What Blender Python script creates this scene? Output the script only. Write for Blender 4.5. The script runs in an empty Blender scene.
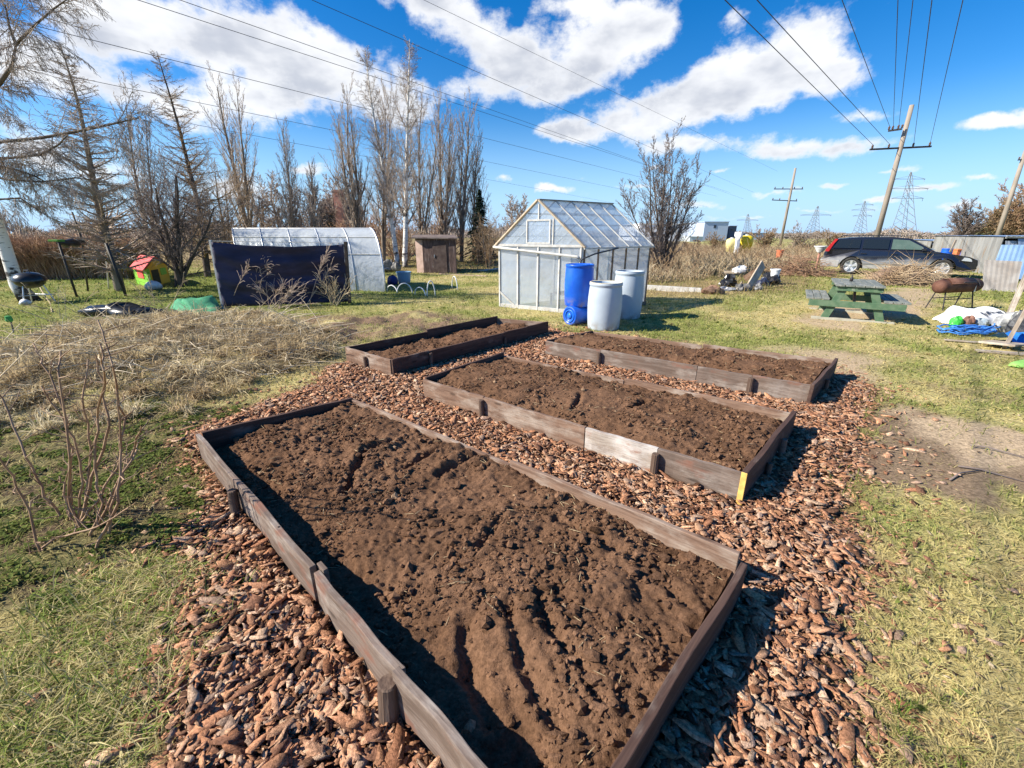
import bpy, math, random
import numpy as np
from mathutils import Vector, Matrix
random.seed(7); RNG = np.random.default_rng(11)
sc = bpy.context.scene
COL = sc.collection
R = math.radians

# ------------------------------------------------------------------ camera
F_PX, PITCH, CAM_H = 430.0, math.atan((384-233)/430.0), 1.65
cam = bpy.data.objects.new('camera', bpy.data.cameras.new('camera'))
COL.objects.link(cam); sc.camera = cam
cam.location = (0, 0, CAM_H); cam.rotation_euler = (math.pi/2-PITCH, 0, 0)
cam.data.sensor_width = 36; cam.data.lens = F_PX/1024*36
cam.data.clip_start = .05; cam.data.clip_end = 6000
CP, SP = math.cos(PITCH), math.sin(PITCH)
# survey helpers: turn a sight line measured in the photograph into a place in the world
def ray(px, py):
    x = (px-512)/F_PX; y = (384-py)/F_PX
    return Vector((x, CP+y*SP, -SP+y*CP))
def G(px, py, z=0.0):
    d = ray(px, py); t = (z-CAM_H)/d.z
    return Vector((d.x*t, d.y*t, z))
def PY(px, py, Y):
    d = ray(px, py); t = Y/d.y
    return Vector((d.x*t, Y, CAM_H+d.z*t))
def PX(P):
    x, y, z = P[0], P[1], P[2]-CAM_H
    zc = y*CP-z*SP; yc = y*SP+z*CP
    return (512+F_PX*x/zc, 384-F_PX*yc/zc)
def HT(bpx, bpy_, tpy):
    return PY(bpx, tpy, G(bpx, bpy_).y).z

# ------------------------------------------------------------------ numpy noise
def _hash(ix, iy, seed):
    n = (ix.astype(np.int64)*374761393 + iy.astype(np.int64)*668265263 + seed*974634777) & 0xffffffff
    n = ((n ^ (n >> 13))*1274126177) & 0xffffffff
    return ((n ^ (n >> 16)) & 0xffff)/65535.0
def vnoise(x, y, seed=0):
    x = np.asarray(x, float); y = np.asarray(y, float)
    ix = np.floor(x); iy = np.floor(y); fx = x-ix; fy = y-iy
    fx = fx*fx*fx*(fx*(fx*6-15)+10); fy = fy*fy*fy*(fy*(fy*6-15)+10)
    a = _hash(ix, iy, seed); b = _hash(ix+1, iy, seed); c = _hash(ix, iy+1, seed); d = _hash(ix+1, iy+1, seed)
    return (a+(b-a)*fx)*(1-fy)+(c+(d-c)*fx)*fy
def fbm(x, y, seed=0, oct=4, gain=.5):
    s = 0; a = 1; t = 0
    ca, sa = math.cos(.6), math.sin(.6)
    for o in range(oct):
        s = s+a*vnoise(x, y, seed+o*17); t += a; a *= gain
        x, y = (ca*x-sa*y)*2.03+3.1, (sa*x+ca*y)*2.03-1.7
    return s/t
def sstep(e0, e1, x):
    t = np.clip((x-e0)/(e1-e0), 0, 1); return t*t*(3-2*t)
def in_poly(x, y, poly):
    x = np.asarray(x); y = np.asarray(y); c = np.zeros(x.shape, bool); n = len(poly)
    for i in range(n):
        x0, y0 = poly[i][0], poly[i][1]; x1, y1 = poly[i-1][0], poly[i-1][1]
        k = ((y0 > y) != (y1 > y)) & (x < (x1-x0)*(y-y0)/((y1-y0) if y1 != y0 else 1e-9)+x0)
        c ^= k
    return c
def poly_dist(x, y, poly):
    """signed distance, negative inside"""
    x = np.asarray(x, float); y = np.asarray(y, float); d = np.full(x.shape, 1e9); n = len(poly)
    for i in range(n):
        ax, ay = poly[i-1][0], poly[i-1][1]; bx, by = poly[i][0], poly[i][1]
        ux, uy = bx-ax, by-ay; L = ux*ux+uy*uy+1e-12
        t = np.clip(((x-ax)*ux+(y-ay)*uy)/L, 0, 1)
        d = np.minimum(d, np.hypot(x-ax-t*ux, y-ay-t*uy))
    return np.where(in_poly(x, y, poly), -d, d)

# ------------------------------------------------------------------ node helper
class NT:
    def __init__(s, tree): s.t = tree; s.n = tree.nodes; s.l = tree.links
    def new(s, typ, **kw):
        nd = s.n.new(typ)
        for k, v in kw.items():
            if k.startswith('i_'):
                key = k[2:].replace('_', ' ')
                s.set(nd, key, v)
            else: setattr(nd, k, v)
        return nd
    def set(s, nd, key, v):
        sock = nd.inputs[int(key) if key.isdigit() else key]
        if isinstance(v, bpy.types.NodeSocket): s.l.new(v, sock)
        else:
            if isinstance(v, (tuple, list)) and len(v) == 3 and sock.type == 'RGBA': v = tuple(v)+(1,)
            sock.default_value = v
    def math(s, op, a, b=0, c=None, clamp=False):
        nd = s.n.new('ShaderNodeMath'); nd.operation = op; nd.use_clamp = clamp
        s.set(nd, '0', a); s.set(nd, '1', b)
        if c is not None: s.set(nd, '2', c)
        return nd.outputs[0]
    def mix(s, f, a, b, mode='MIX'):
        nd = s.n.new('ShaderNodeMix'); nd.data_type = 'RGBA'; nd.blend_type = mode
        s.set(nd, '0', f); s.set(nd, '6', a); s.set(nd, '7', b)
        return nd.outputs[2]
    def ramp(s, f, a, b, c0=0., c1=1.):
        nd = s.n.new('ShaderNodeMapRange'); nd.interpolation_type = 'SMOOTHSTEP'
        s.set(nd, '0', f); s.set(nd, '1', a); s.set(nd, '2', b); s.set(nd, '3', c0); s.set(nd, '4', c1)
        return nd.outputs[0]
    def noise(s, vec, scale, detail=4, rough=.55, dist=0.):
        nd = s.n.new('ShaderNodeTexNoise'); s.l.new(vec, nd.inputs['Vector'])
        s.set(nd, 'Scale', scale); s.set(nd, 'Detail', detail); s.set(nd, 'Roughness', rough); s.set(nd, 'Distortion', dist)
        return nd.outputs[0]
    def bump(s, h, strength, dist=.02):
        nd = s.n.new('ShaderNodeBump'); s.set(nd, 'Height', h); s.set(nd, 'Strength', strength); s.set(nd, 'Distance', dist)
        return nd.outputs[0]
    def scaled(s, vec, sx, sy, sz):
        nd = s.n.new('ShaderNodeMapping'); s.l.new(vec, nd.inputs[0]); nd.inputs['Scale'].default_value = (sx, sy, sz)
        return nd.outputs[0]
def newmat(name):
    m = bpy.data.materials.new(name); m.use_nodes = True
    t = NT(m.node_tree); b = m.node_tree.nodes['Principled BSDF']
    return m, t, b
def nmat(name, c1, c2=None, scale=6., rough=.8, metal=0., bump=.15, bscale=40., stretch=(1, 1, 1), c3=None, s3=2., lo=.35, hi=.65, spec=.3, bdist=.01, lo3=.55, hi3=.7):
    m, t, b = newmat(name)
    tc = t.new('ShaderNodeTexCoord').outputs['Object']
    v = t.scaled(tc, *stretch)
    col = c1+(1,) if len(c1) == 3 else c1
    if c2 is not None:
        col = t.mix(t.ramp(t.noise(v, scale, 6, .6), lo, hi), c1, c2)
    if c3 is not None:
        col = t.mix(t.ramp(t.noise(v, s3, 5, .65), lo3, hi3), col, c3)
    t.set(b, 'Base Color', col); t.set(b, 'Roughness', rough); t.set(b, 'Metallic', metal); t.set(b, 'Specular IOR Level', spec)
    if bump: t.set(b, 'Normal', t.bump(t.noise(v, bscale, 4), bump, bdist))
    return m
def wood(name, c_dark, c_light, c_grey, grey=.5, stain=None, rough=.8):
    """weathered board: the grain runs along the object's own X axis"""
    m, t, b = newmat(name)
    tcn = t.new('ShaderNodeTexCoord'); info = t.new('ShaderNodeObjectInfo')
    off = t.new('ShaderNodeVectorMath', operation='MULTIPLY_ADD')
    t.l.new(tcn.outputs['Object'], off.inputs[0]); off.inputs[1].default_value = (1, 1, 1)
    rnd = t.new('ShaderNodeCombineXYZ'); 
    for i in range(3): t.l.new(t.math('MULTIPLY', info.outputs['Random'], 37.0+11*i), rnd.inputs[i])
    t.l.new(rnd.outputs[0], off.inputs[2])
    v = off.outputs[0]
    fine = t.noise(t.scaled(v, 3, 70, 70), 1.6, 5, .6, .3)
    band = t.noise(t.scaled(v, 1.1, 14, 14), 1.5, 5, .6, .8)
    blot = t.noise(t.scaled(v, 2.2, 5, 5), 1.3, 6, .65)
    col = t.mix(t.ramp(band, .35, .68), c_dark, c_light)
    col = t.mix(t.ramp(blot, .62-grey*.35, .86-grey*.35), col, c_grey)
    col = t.mix(t.ramp(fine, .5, .75, 0, .55), col, tuple(.45*c for c in c_dark))
    if stain:  col = t.mix(t.ramp(t.noise(t.scaled(v, 4, 4, 9), 1.2, 4), .55, .72), col, stain)
    kn = t.new('ShaderNodeTexVoronoi'); t.l.new(t.scaled(v, 2.6, 9, 9), kn.inputs['Vector']); kn.inputs['Scale'].default_value = 1.0
    col = t.mix(t.ramp(kn.outputs['Distance'], .05, .16, .75, 0.), col, tuple(.35*c for c in c_dark))
    t.set(b, 'Base Color', col); t.set(b, 'Roughness', rough); t.set(b, 'Specular IOR Level', .25)
    t.set(b, 'Normal', t.bump(t.math('ADD', fine, t.math('MULTIPLY', band, .6)), .45, .006))
    return m
def attrmat(name, fine_scale=60., rough=.9, transl=0., bump=.0, vary=.35, bscale=80., attr='Col', bdist=.01):
    """pigment stored per point or per piece in the mesh, broken up by fine noise"""
    m, t, b = newmat(name)
    a = t.new('ShaderNodeAttribute', attribute_name=attr).outputs['Color']
    tc = t.new('ShaderNodeTexCoord').outputs['Object']
    n = t.noise(tc, fine_scale, 5, .65)
    sc_ = t.ramp(n, .25, .75, 1-vary, 1+vary)
    mul = t.new('ShaderNodeVectorMath', operation='SCALE'); t.l.new(a, mul.inputs[0]); t.l.new(sc_, mul.inputs['Scale'])
    t.set(b, 'Base Color', mul.outputs[0]); t.set(b, 'Roughness', rough); t.set(b, 'Specular IOR Level', .04)
    if bump: t.set(b, 'Normal', t.bump(t.noise(tc, bscale, 5, .65), bump, bdist))
    if transl:
        tr = t.new('ShaderNodeBsdfTranslucent'); t.l.new(mul.outputs[0], tr.inputs[0])
        mx = t.new('ShaderNodeMixShader'); mx.inputs[0].default_value = transl
        t.l.new(b.outputs[0], mx.inputs[1]); t.l.new(tr.outputs[0], mx.inputs[2])
        t.l.new(mx.outputs[0], m.node_tree.nodes['Material Output'].inputs[0])
    return m
def film(name, col, alpha, rough=.35, grime=(.5, .5, .42), g=.5, transl=.4, wav=0.):
    """clouded plastic sheet: partly see-through"""
    m, t, b = newmat(name)
    tc = t.new('ShaderNodeTexCoord').outputs['Object']
    n = t.noise(tc, 2.3, 6, .65)
    c = t.mix(t.ramp(n, .45, .75, 0, g), col, grime)
    t.set(b, 'Base Color', c); t.set(b, 'Roughness', rough)
    t.set(b, 'Normal', t.bump(t.noise(tc, 4.5, 4), .5, .06))
    tl = t.new('ShaderNodeBsdfTranslucent'); t.l.new(c, tl.inputs[0])
    m1 = t.new('ShaderNodeMixShader'); m1.inputs[0].default_value = transl
    t.l.new(b.outputs[0], m1.inputs[1]); t.l.new(tl.outputs[0], m1.inputs[2])
    tr = t.new('ShaderNodeBsdfTransparent'); tr.inputs[0].default_value = (.95, .97, 1, 1)
    m2 = t.new('ShaderNodeMixShader'); t.l.new(t.ramp(t.noise(tc, 1.1, 4), .3, .7, alpha-.12, alpha+.12), m2.inputs[0])
    t.l.new(tr.outputs[0], m2.inputs[1]); t.l.new(m1.outputs[0], m2.inputs[2])
    t.l.new(m2.outputs[0], m.node_tree.nodes['Material Output'].inputs[0])
    return m

# ------------------------------------------------------------------ object helpers
WM = {}
def tag(o, label=None, cat=None, group=None, kind=None):
    if label: o['label'] = label
    if cat: o['category'] = cat
    if group: o['group'] = group
    if kind: o['kind'] = kind
    return o
def thing(name, label, cat, loc=(0, 0, 0), rotz=0., group=None):
    o = bpy.data.objects.new(name, None); COL.objects.link(o)
    o.location = loc; o.rotation_euler = (0, 0, rotz); o.empty_display_size = .1
    WM[o.name] = Matrix.Translation(Vector(loc)) @ Matrix.Rotation(rotz, 4, 'Z')
    return tag(o, label, cat, group)
def dup(root, loc=None, rotz=None, label=None, group=None, scale=None):
    r = root.copy(); COL.objects.link(r)
    if loc is not None: r.location = loc
    if rotz is not None: r.rotation_euler = (0, 0, rotz)
    if scale is not None: r.scale = (scale,)*3
    if label: r['label'] = label
    if group: r['group'] = group
    for ch in list(root.children):
        c = ch.copy(); COL.objects.link(c); c.parent = r
        for g in list(ch.children):
            d = g.copy(); COL.objects.link(d); d.parent = c
    return r
def link(name, me, mats, parent=None, smooth=False):
    o = bpy.data.objects.new(name, me); COL.objects.link(o)
    for m in (mats if isinstance(mats, (list, tuple)) else [mats]): me.materials.append(m)
    if smooth: me.polygons.foreach_set('use_smooth', np.ones(len(me.polygons), bool))
    if parent is not None: o.parent = parent
    return o
def np_mesh(name, V, Fc, col=None):
    V = np.ascontiguousarray(V, np.float32); Fc = np.ascontiguousarray(Fc, np.int32); k = Fc.shape[1]
    me = bpy.data.meshes.new(name)
    me.vertices.add(len(V)); me.vertices.foreach_set('co', V.ravel())
    me.loops.add(Fc.size); me.loops.foreach_set('vertex_index', Fc.ravel())
    me.polygons.add(len(Fc)); me.polygons.foreach_set('loop_start', np.arange(0, Fc.size, k, dtype=np.int32))
    me.polygons.foreach_set('loop_total', np.full(len(Fc), k, np.int32))
    me.update(calc_edges=True)
    if col is not None:
        a = me.color_attributes.new('Col', 'FLOAT_COLOR', 'POINT')
        c = np.ones((len(V), 4), np.float32); c[:, :3] = col; a.data.foreach_set('color', c.ravel())
    return me
class MB:
    def __init__(s): s.v = []; s.f = []; s.mi = []; s.cur = 0
    def add(s, vs, fs):
        b = len(s.v); s.v += [tuple(v) for v in vs]
        for f in fs: s.f.append(tuple(b+i for i in f)); s.mi.append(s.cur)
        return s
    def box(s, c, size, M=None):
        c = Vector(c); hx, hy, hz = [q/2 for q in size]
        vs = [Vector((x, y, z)) for z in (-hz, hz) for y in (-hy, hy) for x in (-hx, hx)]
        if M is not None: vs = [M @ v for v in vs]
        return s.add([c+v for v in vs], [(0, 2, 3, 1), (4, 5, 7, 6), (0, 1, 5, 4), (2, 6, 7, 3), (0, 4, 6, 2), (1, 3, 7, 5)])
    def beam(s, p0, p1, w, h, up=(0, 0, 1)):
        p0 = Vector(p0); p1 = Vector(p1); d = (p1-p0); L = d.length; d.normalize()
        up = Vector(up); sd = d.cross(up)
        if sd.length < 1e-4: sd = d.cross(Vector((1, 0, 0)))
        sd.normalize(); u = sd.cross(d)
        M = Matrix((d, sd, u)).transposed()
        return s.box((p0+p1)/2, (L, w, h), M)
    def tube(s, pts, rad, n=8, cap=True):
        pts = [Vector(p) for p in pts]
        if not isinstance(rad, (list, tuple)): rad = [rad]*len(pts)
        rings = []; prev = None
        for i, p in enumerate(pts):
            d = (pts[min(i+1, len(pts)-1)]-pts[max(i-1, 0)]).normalized()
            if prev is None:
                a = d.cross(Vector((0, 0, 1)))
                if a.length < .05: a = d.cross(Vector((0, 1, 0)))
            else: a = prev-d*prev.dot(d)
            a.normalize(); prev = a; b = d.cross(a)
            rings.append([p+(a*math.cos(2*math.pi*k/n)+b*math.sin(2*math.pi*k/n))*rad[i] for k in range(n)])
        vs = [v for r in rings for v in r]; fs = []
        for i in range(len(pts)-1):
            for k in range(n): fs.append((i*n+k, i*n+(k+1) % n, (i+1)*n+(k+1) % n, (i+1)*n+k))
        if cap: fs.append(tuple(range(n-1, -1, -1))); fs.append(tuple((len(pts)-1)*n+k for k in range(n)))
        return s.add(vs, fs)
    def lathe(s, prof, n=24, M=None, capb=True, capt=True):
        vs = []; fs = []
        for (r, z) in prof:
            for k in range(n):
                a = 2*math.pi*k/n; v = Vector((r*math.cos(a), r*math.sin(a), z)); vs.append(M @ v if M is not None else v)
        for i in range(len(prof)-1):
            for k in range(n): fs.append((i*n+k, i*n+(k+1) % n, (i+1)*n+(k+1) % n, (i+1)*n+k))
        if capb: fs.append(tuple(range(n-1, -1, -1)))
        if capt: fs.append(tuple((len(prof)-1)*n+k for k in range(n)))
        return s.add(vs, fs)
    def prism(s, outline, vec):
        n = len(outline); a = [Vector(p) for p in outline]; vec = Vector(vec); b = [p+vec for p in a]
        return s.add(a+b, [tuple(range(n-1, -1, -1)), tuple(range(n, 2*n))]+[(i, (i+1) % n, n+(i+1) % n, n+i) for i in range(n)])
    def quad(s, a, b, c, d): return s.add([a, b, c, d], [(0, 1, 2, 3)])
    def slab(s, a, b, c, d, t):
        """four-cornered sheet with thickness t along its normal"""
        a, b, c, d = map(Vector, (a, b, c, d)); nrm = (b-a).cross(d-a).normalized()*t
        return s.prism([a, b, c, d], nrm)
    def blob(s, c, r, rough=.25, n=10, m=7, seed=0, flat=.0):
        """lumpy closed sack or clod"""
        rn = random.Random(seed); c = Vector(c); vs = []; fs = []
        ph = [rn.uniform(0, 6.28) for _ in range(6)]
        for j in range(m+1):
            th = math.pi*j/m
            for k in range(n):
                a = 2*math.pi*k/n
                q = 1+rough*(.5*math.sin(2*a+ph[0]+th*2)+.35*math.sin(3*a+ph[1]-th)+.3*math.sin(5*a+ph[2]+3*th)+rn.uniform(-.3, .3))
                z = math.cos(th)
                if flat and z < -flat: z = -flat
                vs.append(c+Vector((r[0]*q*math.sin(th)*math.cos(a), r[1]*q*math.sin(th)*math.sin(a), r[2]*z*(1 if z < 0 else q))))
        for j in range(m):
            for k in range(n): fs.append((j*n+k, (j+1)*n+k, (j+1)*n+(k+1) % n, j*n+(k+1) % n))
        return s.add(vs, fs)
    def build(s, name, mat, parent=None, world=False, smooth=False, bevel=0., loc=None, sub=0):
        vs = s.v
        if world and parent is not None:
            Mi = WM[parent.name].inverted(); vs = [Mi @ Vector(v) for v in vs]
        o_loc = None
        if loc is not None: vs = [Vector(v)-Vector(loc) for v in vs]
        me = bpy.data.meshes.new(name); me.from_pydata([tuple(v) for v in vs], [], s.f); me.update()
        o = link(name, me, mat, parent, smooth)
        if loc is not None: o.location = loc
        if max(s.mi, default=0): me.polygons.foreach_set('material_index', s.mi)
        WM[o.name] = WM[parent.name] if parent is not None and loc is None else Matrix()
        if bevel:
            bm = o.modifiers.new('bevel', 'BEVEL'); bm.width = bevel; bm.segments = 2; bm.limit_method = 'ANGLE'
        if sub:
            sm = o.modifiers.new('subd', 'SUBSURF'); sm.levels = sub; sm.render_levels = sub
        return o
class SEG:
    """many tapered round sticks in one mesh"""
    def __init__(s): s.a = []
    def add(s, p0, p1, r0, r1): s.a.append((p0[0], p0[1], p0[2], p1[0], p1[1], p1[2], r0, r1))
    def line(s, pts, r0, r1):
        n = len(pts)-1
        for i in range(n): s.add(pts[i], pts[i+1], r0+(r1-r0)*i/n, r0+(r1-r0)*(i+1)/n)
    def mesh(s, name, n=3, origin=(0, 0, 0)):
        A = np.array(s.a, float); p0 = A[:, :3]-np.array(origin); p1 = A[:, 3:6]-np.array(origin); r0 = A[:, 6]; r1 = A[:, 7]
        d = p1-p0; d /= np.linalg.norm(d, axis=1, keepdims=True)+1e-9
        ref = np.where(np.abs(d[:, 2:3]) > .9, np.array([[1., 0, 0]]), np.array([[0, 0, 1.]]))
        u = np.cross(d, ref); u /= np.linalg.norm(u, axis=1, keepdims=True)+1e-9; w = np.cross(d, u)
        V = np.zeros((len(A), 2*n, 3))
        for k in range(n):
            c, si = math.cos(2*math.pi*k/n), math.sin(2*math.pi*k/n)
            o = u*c+w*si
            V[:, k] = p0+o*r0[:, None]; V[:, n+k] = p1+o*r1[:, None]
        fq = np.array([(k, (k+1) % n, n+(k+1) % n, n+k) for k in range(n)])
        Fc = (np.arange(len(A))[:, None, None]*2*n+fq[None]).reshape(-1, 4)
        return np_mesh(name, V.reshape(-1, 3), Fc)
    def build(s, name, mat, parent=None, n=3, origin=(0, 0, 0)):
        return link(name, s.mesh(name, n, origin), mat, parent, smooth=n > 3)

# ------------------------------------------------------------------ light and sky
sc.view_settings.view_transform = 'Standard'; sc.view_settings.look = 'None'; sc.view_settings.gamma = 1
sc.view_settings.exposure = 0.95
SUN_EL, SUN_DIR = R(35.5), Vector((1, .13, 0)).normalized()       # light travels along SUN_DIR
sun = bpy.data.objects.new('sun', bpy.data.lights.new('sun', 'SUN')); COL.objects.link(sun)
sun.data.energy = 5.0; sun.data.angle = R(.53); sun.data.color = (1, .93, .80)
L = Vector((SUN_DIR.x*math.cos(SUN_EL), SUN_DIR.y*math.cos(SUN_EL), -math.sin(SUN_EL)))
sun.rotation_euler = L.to_track_quat('-Z', 'Y').to_euler()
world = bpy.data.worlds.new('World'); sc.world = world; world.use_nodes = True
w = NT(world.node_tree); bg = world.node_tree.nodes['Background']
sky = w.new('ShaderNodeTexSky', sky_type='NISHITA', sun_disc=False, sun_elevation=SUN_EL,
            sun_rotation=math.atan2(-SUN_DIR.x, -SUN_DIR.y), altitude=50., air_density=1.0, dust_density=.35, ozone_density=2.2)
tcw = w.new('ShaderNodeTexCoord').outputs['Generated']
sep = w.new('ShaderNodeSeparateXYZ'); w.l.new(tcw, sep.inputs[0])
az = w.math('ARCTAN2', sep.outputs[0], sep.outputs[1]); el = w.math('ARCSINE', sep.outputs[2])
azel = w.new('ShaderNodeCombineXYZ'); w.l.new(az, azel.inputs[0]); w.l.new(el, azel.inputs[1])
def azel_of(px, py):
    d = ray(px, py).normalized(); return math.atan2(d.x, d.y), math.asin(d.z)
# (centre, half widths as seen in the photograph, weight): each cloud has its own azimuth and height in the sky
CLOUDS = [(120, 25, 110, 45, 1), (235, 35, 130, 55, 1), (330, 70, 85, 45, 1), (270, 100, 90, 34, .9), (390, 105, 52, 34, .9), (170, 95, 90, 36, .8), (30, 60, 90, 60, .8),
          (40, 150, 90, 38, .8), (110, 175, 60, 20, .6), (300, 168, 34, 9, .8), (250, 190, 60, 16, .6), (310, 205, 70, 14, .6), (430, 5, 60, 18, .8),
          (462, 25, 50, 34, .9), (520, 62, 66, 38, 1), (600, 45, 74, 45, 1), (560, 88, 60, 26, .9), (485, 92, 46, 26, .8), (640, 20, 42, 32, .9), (575, 6, 60, 18, .8),
          (805, 34, 52, 34, 1), (762, 70, 80, 36, 1), (690, 108, 80, 28, 1), (620, 124, 70, 22, .9), (568, 131, 38, 12, .8), (835, 68, 36, 30, .9), (730, 92, 90, 28, 1),
          (700, 143, 70, 13, .8), (790, 148, 90, 12, .8), (865, 141, 50, 10, .6), (735, 22, 22, 14, .55), (870, 112, 44, 9, .6),
          (995, 122, 52, 11, 1), (1045, 112, 50, 18, .9), (553, 190, 24, 5, .8), (505, 180, 12, 4, .7), (848, 181, 24, 5, .7), (775, 192, 40, 5, .7), (935, 187, 40, 5, .6), (690, 205, 60, 4, .5),
          (720, 172, 26, 4, .6), (640, 186, 40, 4, .55), (905, 168, 30, 4, .6), (960, 205, 50, 4, .5), (820, 210, 40, 4, .5), (560, 205, 26, 4, .55), (745, 215, 34, 3, .5), (885, 200, 24, 4, .55), (520, 158, 16, 4, .5), (655, 165, 14, 4, .5), (990, 178, 26, 4, .6), (855, 40, 14, 6, .3), (1010, 165, 60, 4, .4)]
dens = None
wn = w.new('ShaderNodeTexNoise'); w.l.new(tcw, wn.inputs['Vector']); wn.inputs['Scale'].default_value = 9; wn.inputs['Detail'].default_value = 7; wn.inputs['Roughness'].default_value = .6
warp = w.new('ShaderNodeVectorMath', operation='MULTIPLY_ADD'); w.l.new(wn.outputs['Color'], warp.inputs[0]); warp.inputs[1].default_value = (.10, .06, 0)
sh = w.new('ShaderNodeVectorMath', operation='SUBTRACT'); w.l.new(azel.outputs[0], sh.inputs[0]); sh.inputs[1].default_value = (.05, .03, 0)
w.l.new(sh.outputs[0], warp.inputs[2])
low = None
for (cx, cy, rx, ry, wt) in CLOUDS:
    a0, e0 = azel_of(cx, cy); a1, _ = azel_of(cx+rx, cy); _, e1 = azel_of(cx, cy-ry); a2, _ = azel_of(cx-rx, cy)
    mp = w.new('ShaderNodeMapping', vector_type='TEXTURE'); w.l.new(warp.outputs[0], mp.inputs[0])
    mp.inputs['Location'].default_value = (a0, e0, 0); mp.inputs['Scale'].default_value = (1.27*(a1-a2)/2, 1.27*(e1-e0), 1)
    gr = w.new('ShaderNodeTexGradient', gradient_type='SPHERICAL'); w.l.new(mp.outputs[0], gr.inputs[0])
    b = w.math('MULTIPLY', gr.outputs[1], wt)
    dens = b if dens is None else w.math('MAXIMUM', dens, b) if wt < .7 else w.math('ADD', w.math('MAXIMUM', dens, b), w.math('MULTIPLY', w.math('MINIMUM', dens, b), .4))
fine = w.noise(w.scaled(tcw, 1, 1, 1.6), 8.5, 11, .64)
d2 = w.math('ADD', dens, w.math('MULTIPLY', w.math('ADD', w.math('SUBTRACT', fine, .5), w.math('MULTIPLY', w.math('SUBTRACT', w.noise(tcw, 17., 6, .6), .5), .35)), 1.75))
cover = w.ramp(d2, .24, .70)
thick = w.ramp(d2, .40, .95)
shade = w.noise(w.scaled(tcw, 1, 1, 2.2), 4.2, 5, .55)
grey = w.math('MULTIPLY', thick, w.ramp(shade, .38, .60), clamp=True)
ccol = w.mix(grey, (8.8, 8.9, 9.1), (5.2, 5.5, 6.2))
hs = w.new('ShaderNodeHueSaturation'); w.l.new(sky.outputs[0], hs.inputs['Color']); hs.inputs['Saturation'].default_value = 1.5; hs.inputs['Value'].default_value = 1.22
tint = w.mix(1.0, hs.outputs[0], (.84, .98, 1.16), 'MULTIPLY')
haz = w.mix(w.ramp(el, -.02, .24, .9, 0.), tint, (4.3, 6.9, 10.3))
final = w.mix(w.math('MULTIPLY', cover, .96), haz, ccol)
w.l.new(final, bg.inputs[0]); bg.inputs[1].default_value = .062
world.cycles.sampling_method = 'MANUAL'; world.cycles.sample_map_resolution = 512

# ------------------------------------------------------------------ beds: measured corners (top edge of the boards)
def isect(a, b, c, d):
    x1, y1, x2, y2, x3, y3, x4, y4 = a[0], a[1], b[0], b[1], c[0], c[1], d[0], d[1]
    t = ((x1-x3)*(y3-y4)-(y1-y3)*(x3-x4))/((x1-x2)*(y3-y4)-(y1-y2)*(x3-x4))
    return Vector((x1+t*(x2-x1), y1+t*(y2-y1), a[2]))
BH = .22
T = lambda x, y, z=BH: G(x, y, z)
b1FL, b1FR, b1NR = T(197, 433), T(352, 397), T(740, 553)
n0 = T(612, 768); dirn = (n0-T(745, 563)).normalized(); b1NL = isect(b1FL, T(485, 766), T(745, 563), n0)
BEDS = {1: [b1FL, b1FR, b1NR, b1NL],
        2: [T(423.5, 379), T(503.5, 353), T(791, 412), T(743, 472)],
        3: [T(345.6, 347), T(497, 318), T(547, 322), T(390.7, 359.6)],
        4: [T(546, 341), T(592.5, 331), T(834, 360), T(811, 385)]}
BEDPOLY = {k: [(p.x, p.y) for p in v] for k, v in BEDS.items()}
MULCH = [(q.x, q.y) for q in (G(*p) for p in [(325, 383), (345, 364), (398, 352), (545, 326), (562, 333), (600, 336), (832, 372), (862, 392), (856, 440), (846, 486), (858, 540), (812, 600), (826, 655), (850, 716), (880, 790), (900, 900),
         (60, 900), (163, 768), (150, 700), (186, 615), (196, 545), (226, 505), (186, 452), (205, 428), (286, 398)])]
def pxpoly(pts): return [(q.x, q.y) for q in (G(*p) for p in pts)]
PATH = pxpoly([(856, 414), (905, 410), (960, 426), (1060, 440), (1080, 500), (1000, 492), (930, 490), (880, 486), (850, 462)])
SANDS = [pxpoly([(800, 322), (826, 310), (866, 296), (905, 288), (935, 290), (940, 300), (906, 318), (880, 325), (850, 330)]),
         pxpoly([(770, 348), (840, 352), (872, 360), (868, 376), (835, 380), (836, 366), (790, 355)])]
TILLED = [pxpoly([(262, 338), (300, 318), (420, 312), (470, 318), (450, 330), (380, 338), (330, 350), (290, 346)])]
HERB = pxpoly([(-60, 440), (60, 410), (150, 400), (250, 405), (225, 440), (190, 460), (215, 500), (185, 550), (120, 570), (60, 620), (-60, 640)])
HEAP = pxpoly([(-40, 372), (20, 345), (90, 330), (170, 322), (270, 318), (330, 333), (345, 350), (320, 366), (250, 382), (160, 398), (60, 402), (-40, 420)])
def soft(x, y, poly, wd, seed, amp=.25, sc_=2.5):
    return 1-sstep(-wd, wd, poly_dist(x, y, poly)+(fbm(x*sc_, y*sc_, seed, 4)-.5)*2*amp)
def ground_h(x, y):
    x = np.asarray(x, float); y = np.asarray(y, float)
    d = np.hypot(x, y)
    near = sstep(.1, .8, poly_dist(x, y, MULCH))
    h = near*(fbm(x*.9, y*.9, 5, 4)-.5)*.07*sstep(80, 20, d)
    h = h+.16*(1-sstep(-.9, .35, poly_dist(x, y, HEAP)))*(.4+1.2*fbm(x*1.3, y*1.3, 9, 4))
    t = np.max([soft(x, y, p, .35, 3) for p in TILLED], axis=0)
    h = h+t*(fbm(x*4, y*4, 21, 4)-.42)*.22
    return h
C_STRAW = np.array([.46, .38, .18]); C_GREEN = np.array([.20, .225, .06]); C_DGREEN = np.array([.05, .085, .018])
C_SOIL = np.array([.115, .078, .052]); C_SAND = np.array([.42, .31, .205]); C_BROWN = np.array([.2, .135, .09])
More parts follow.
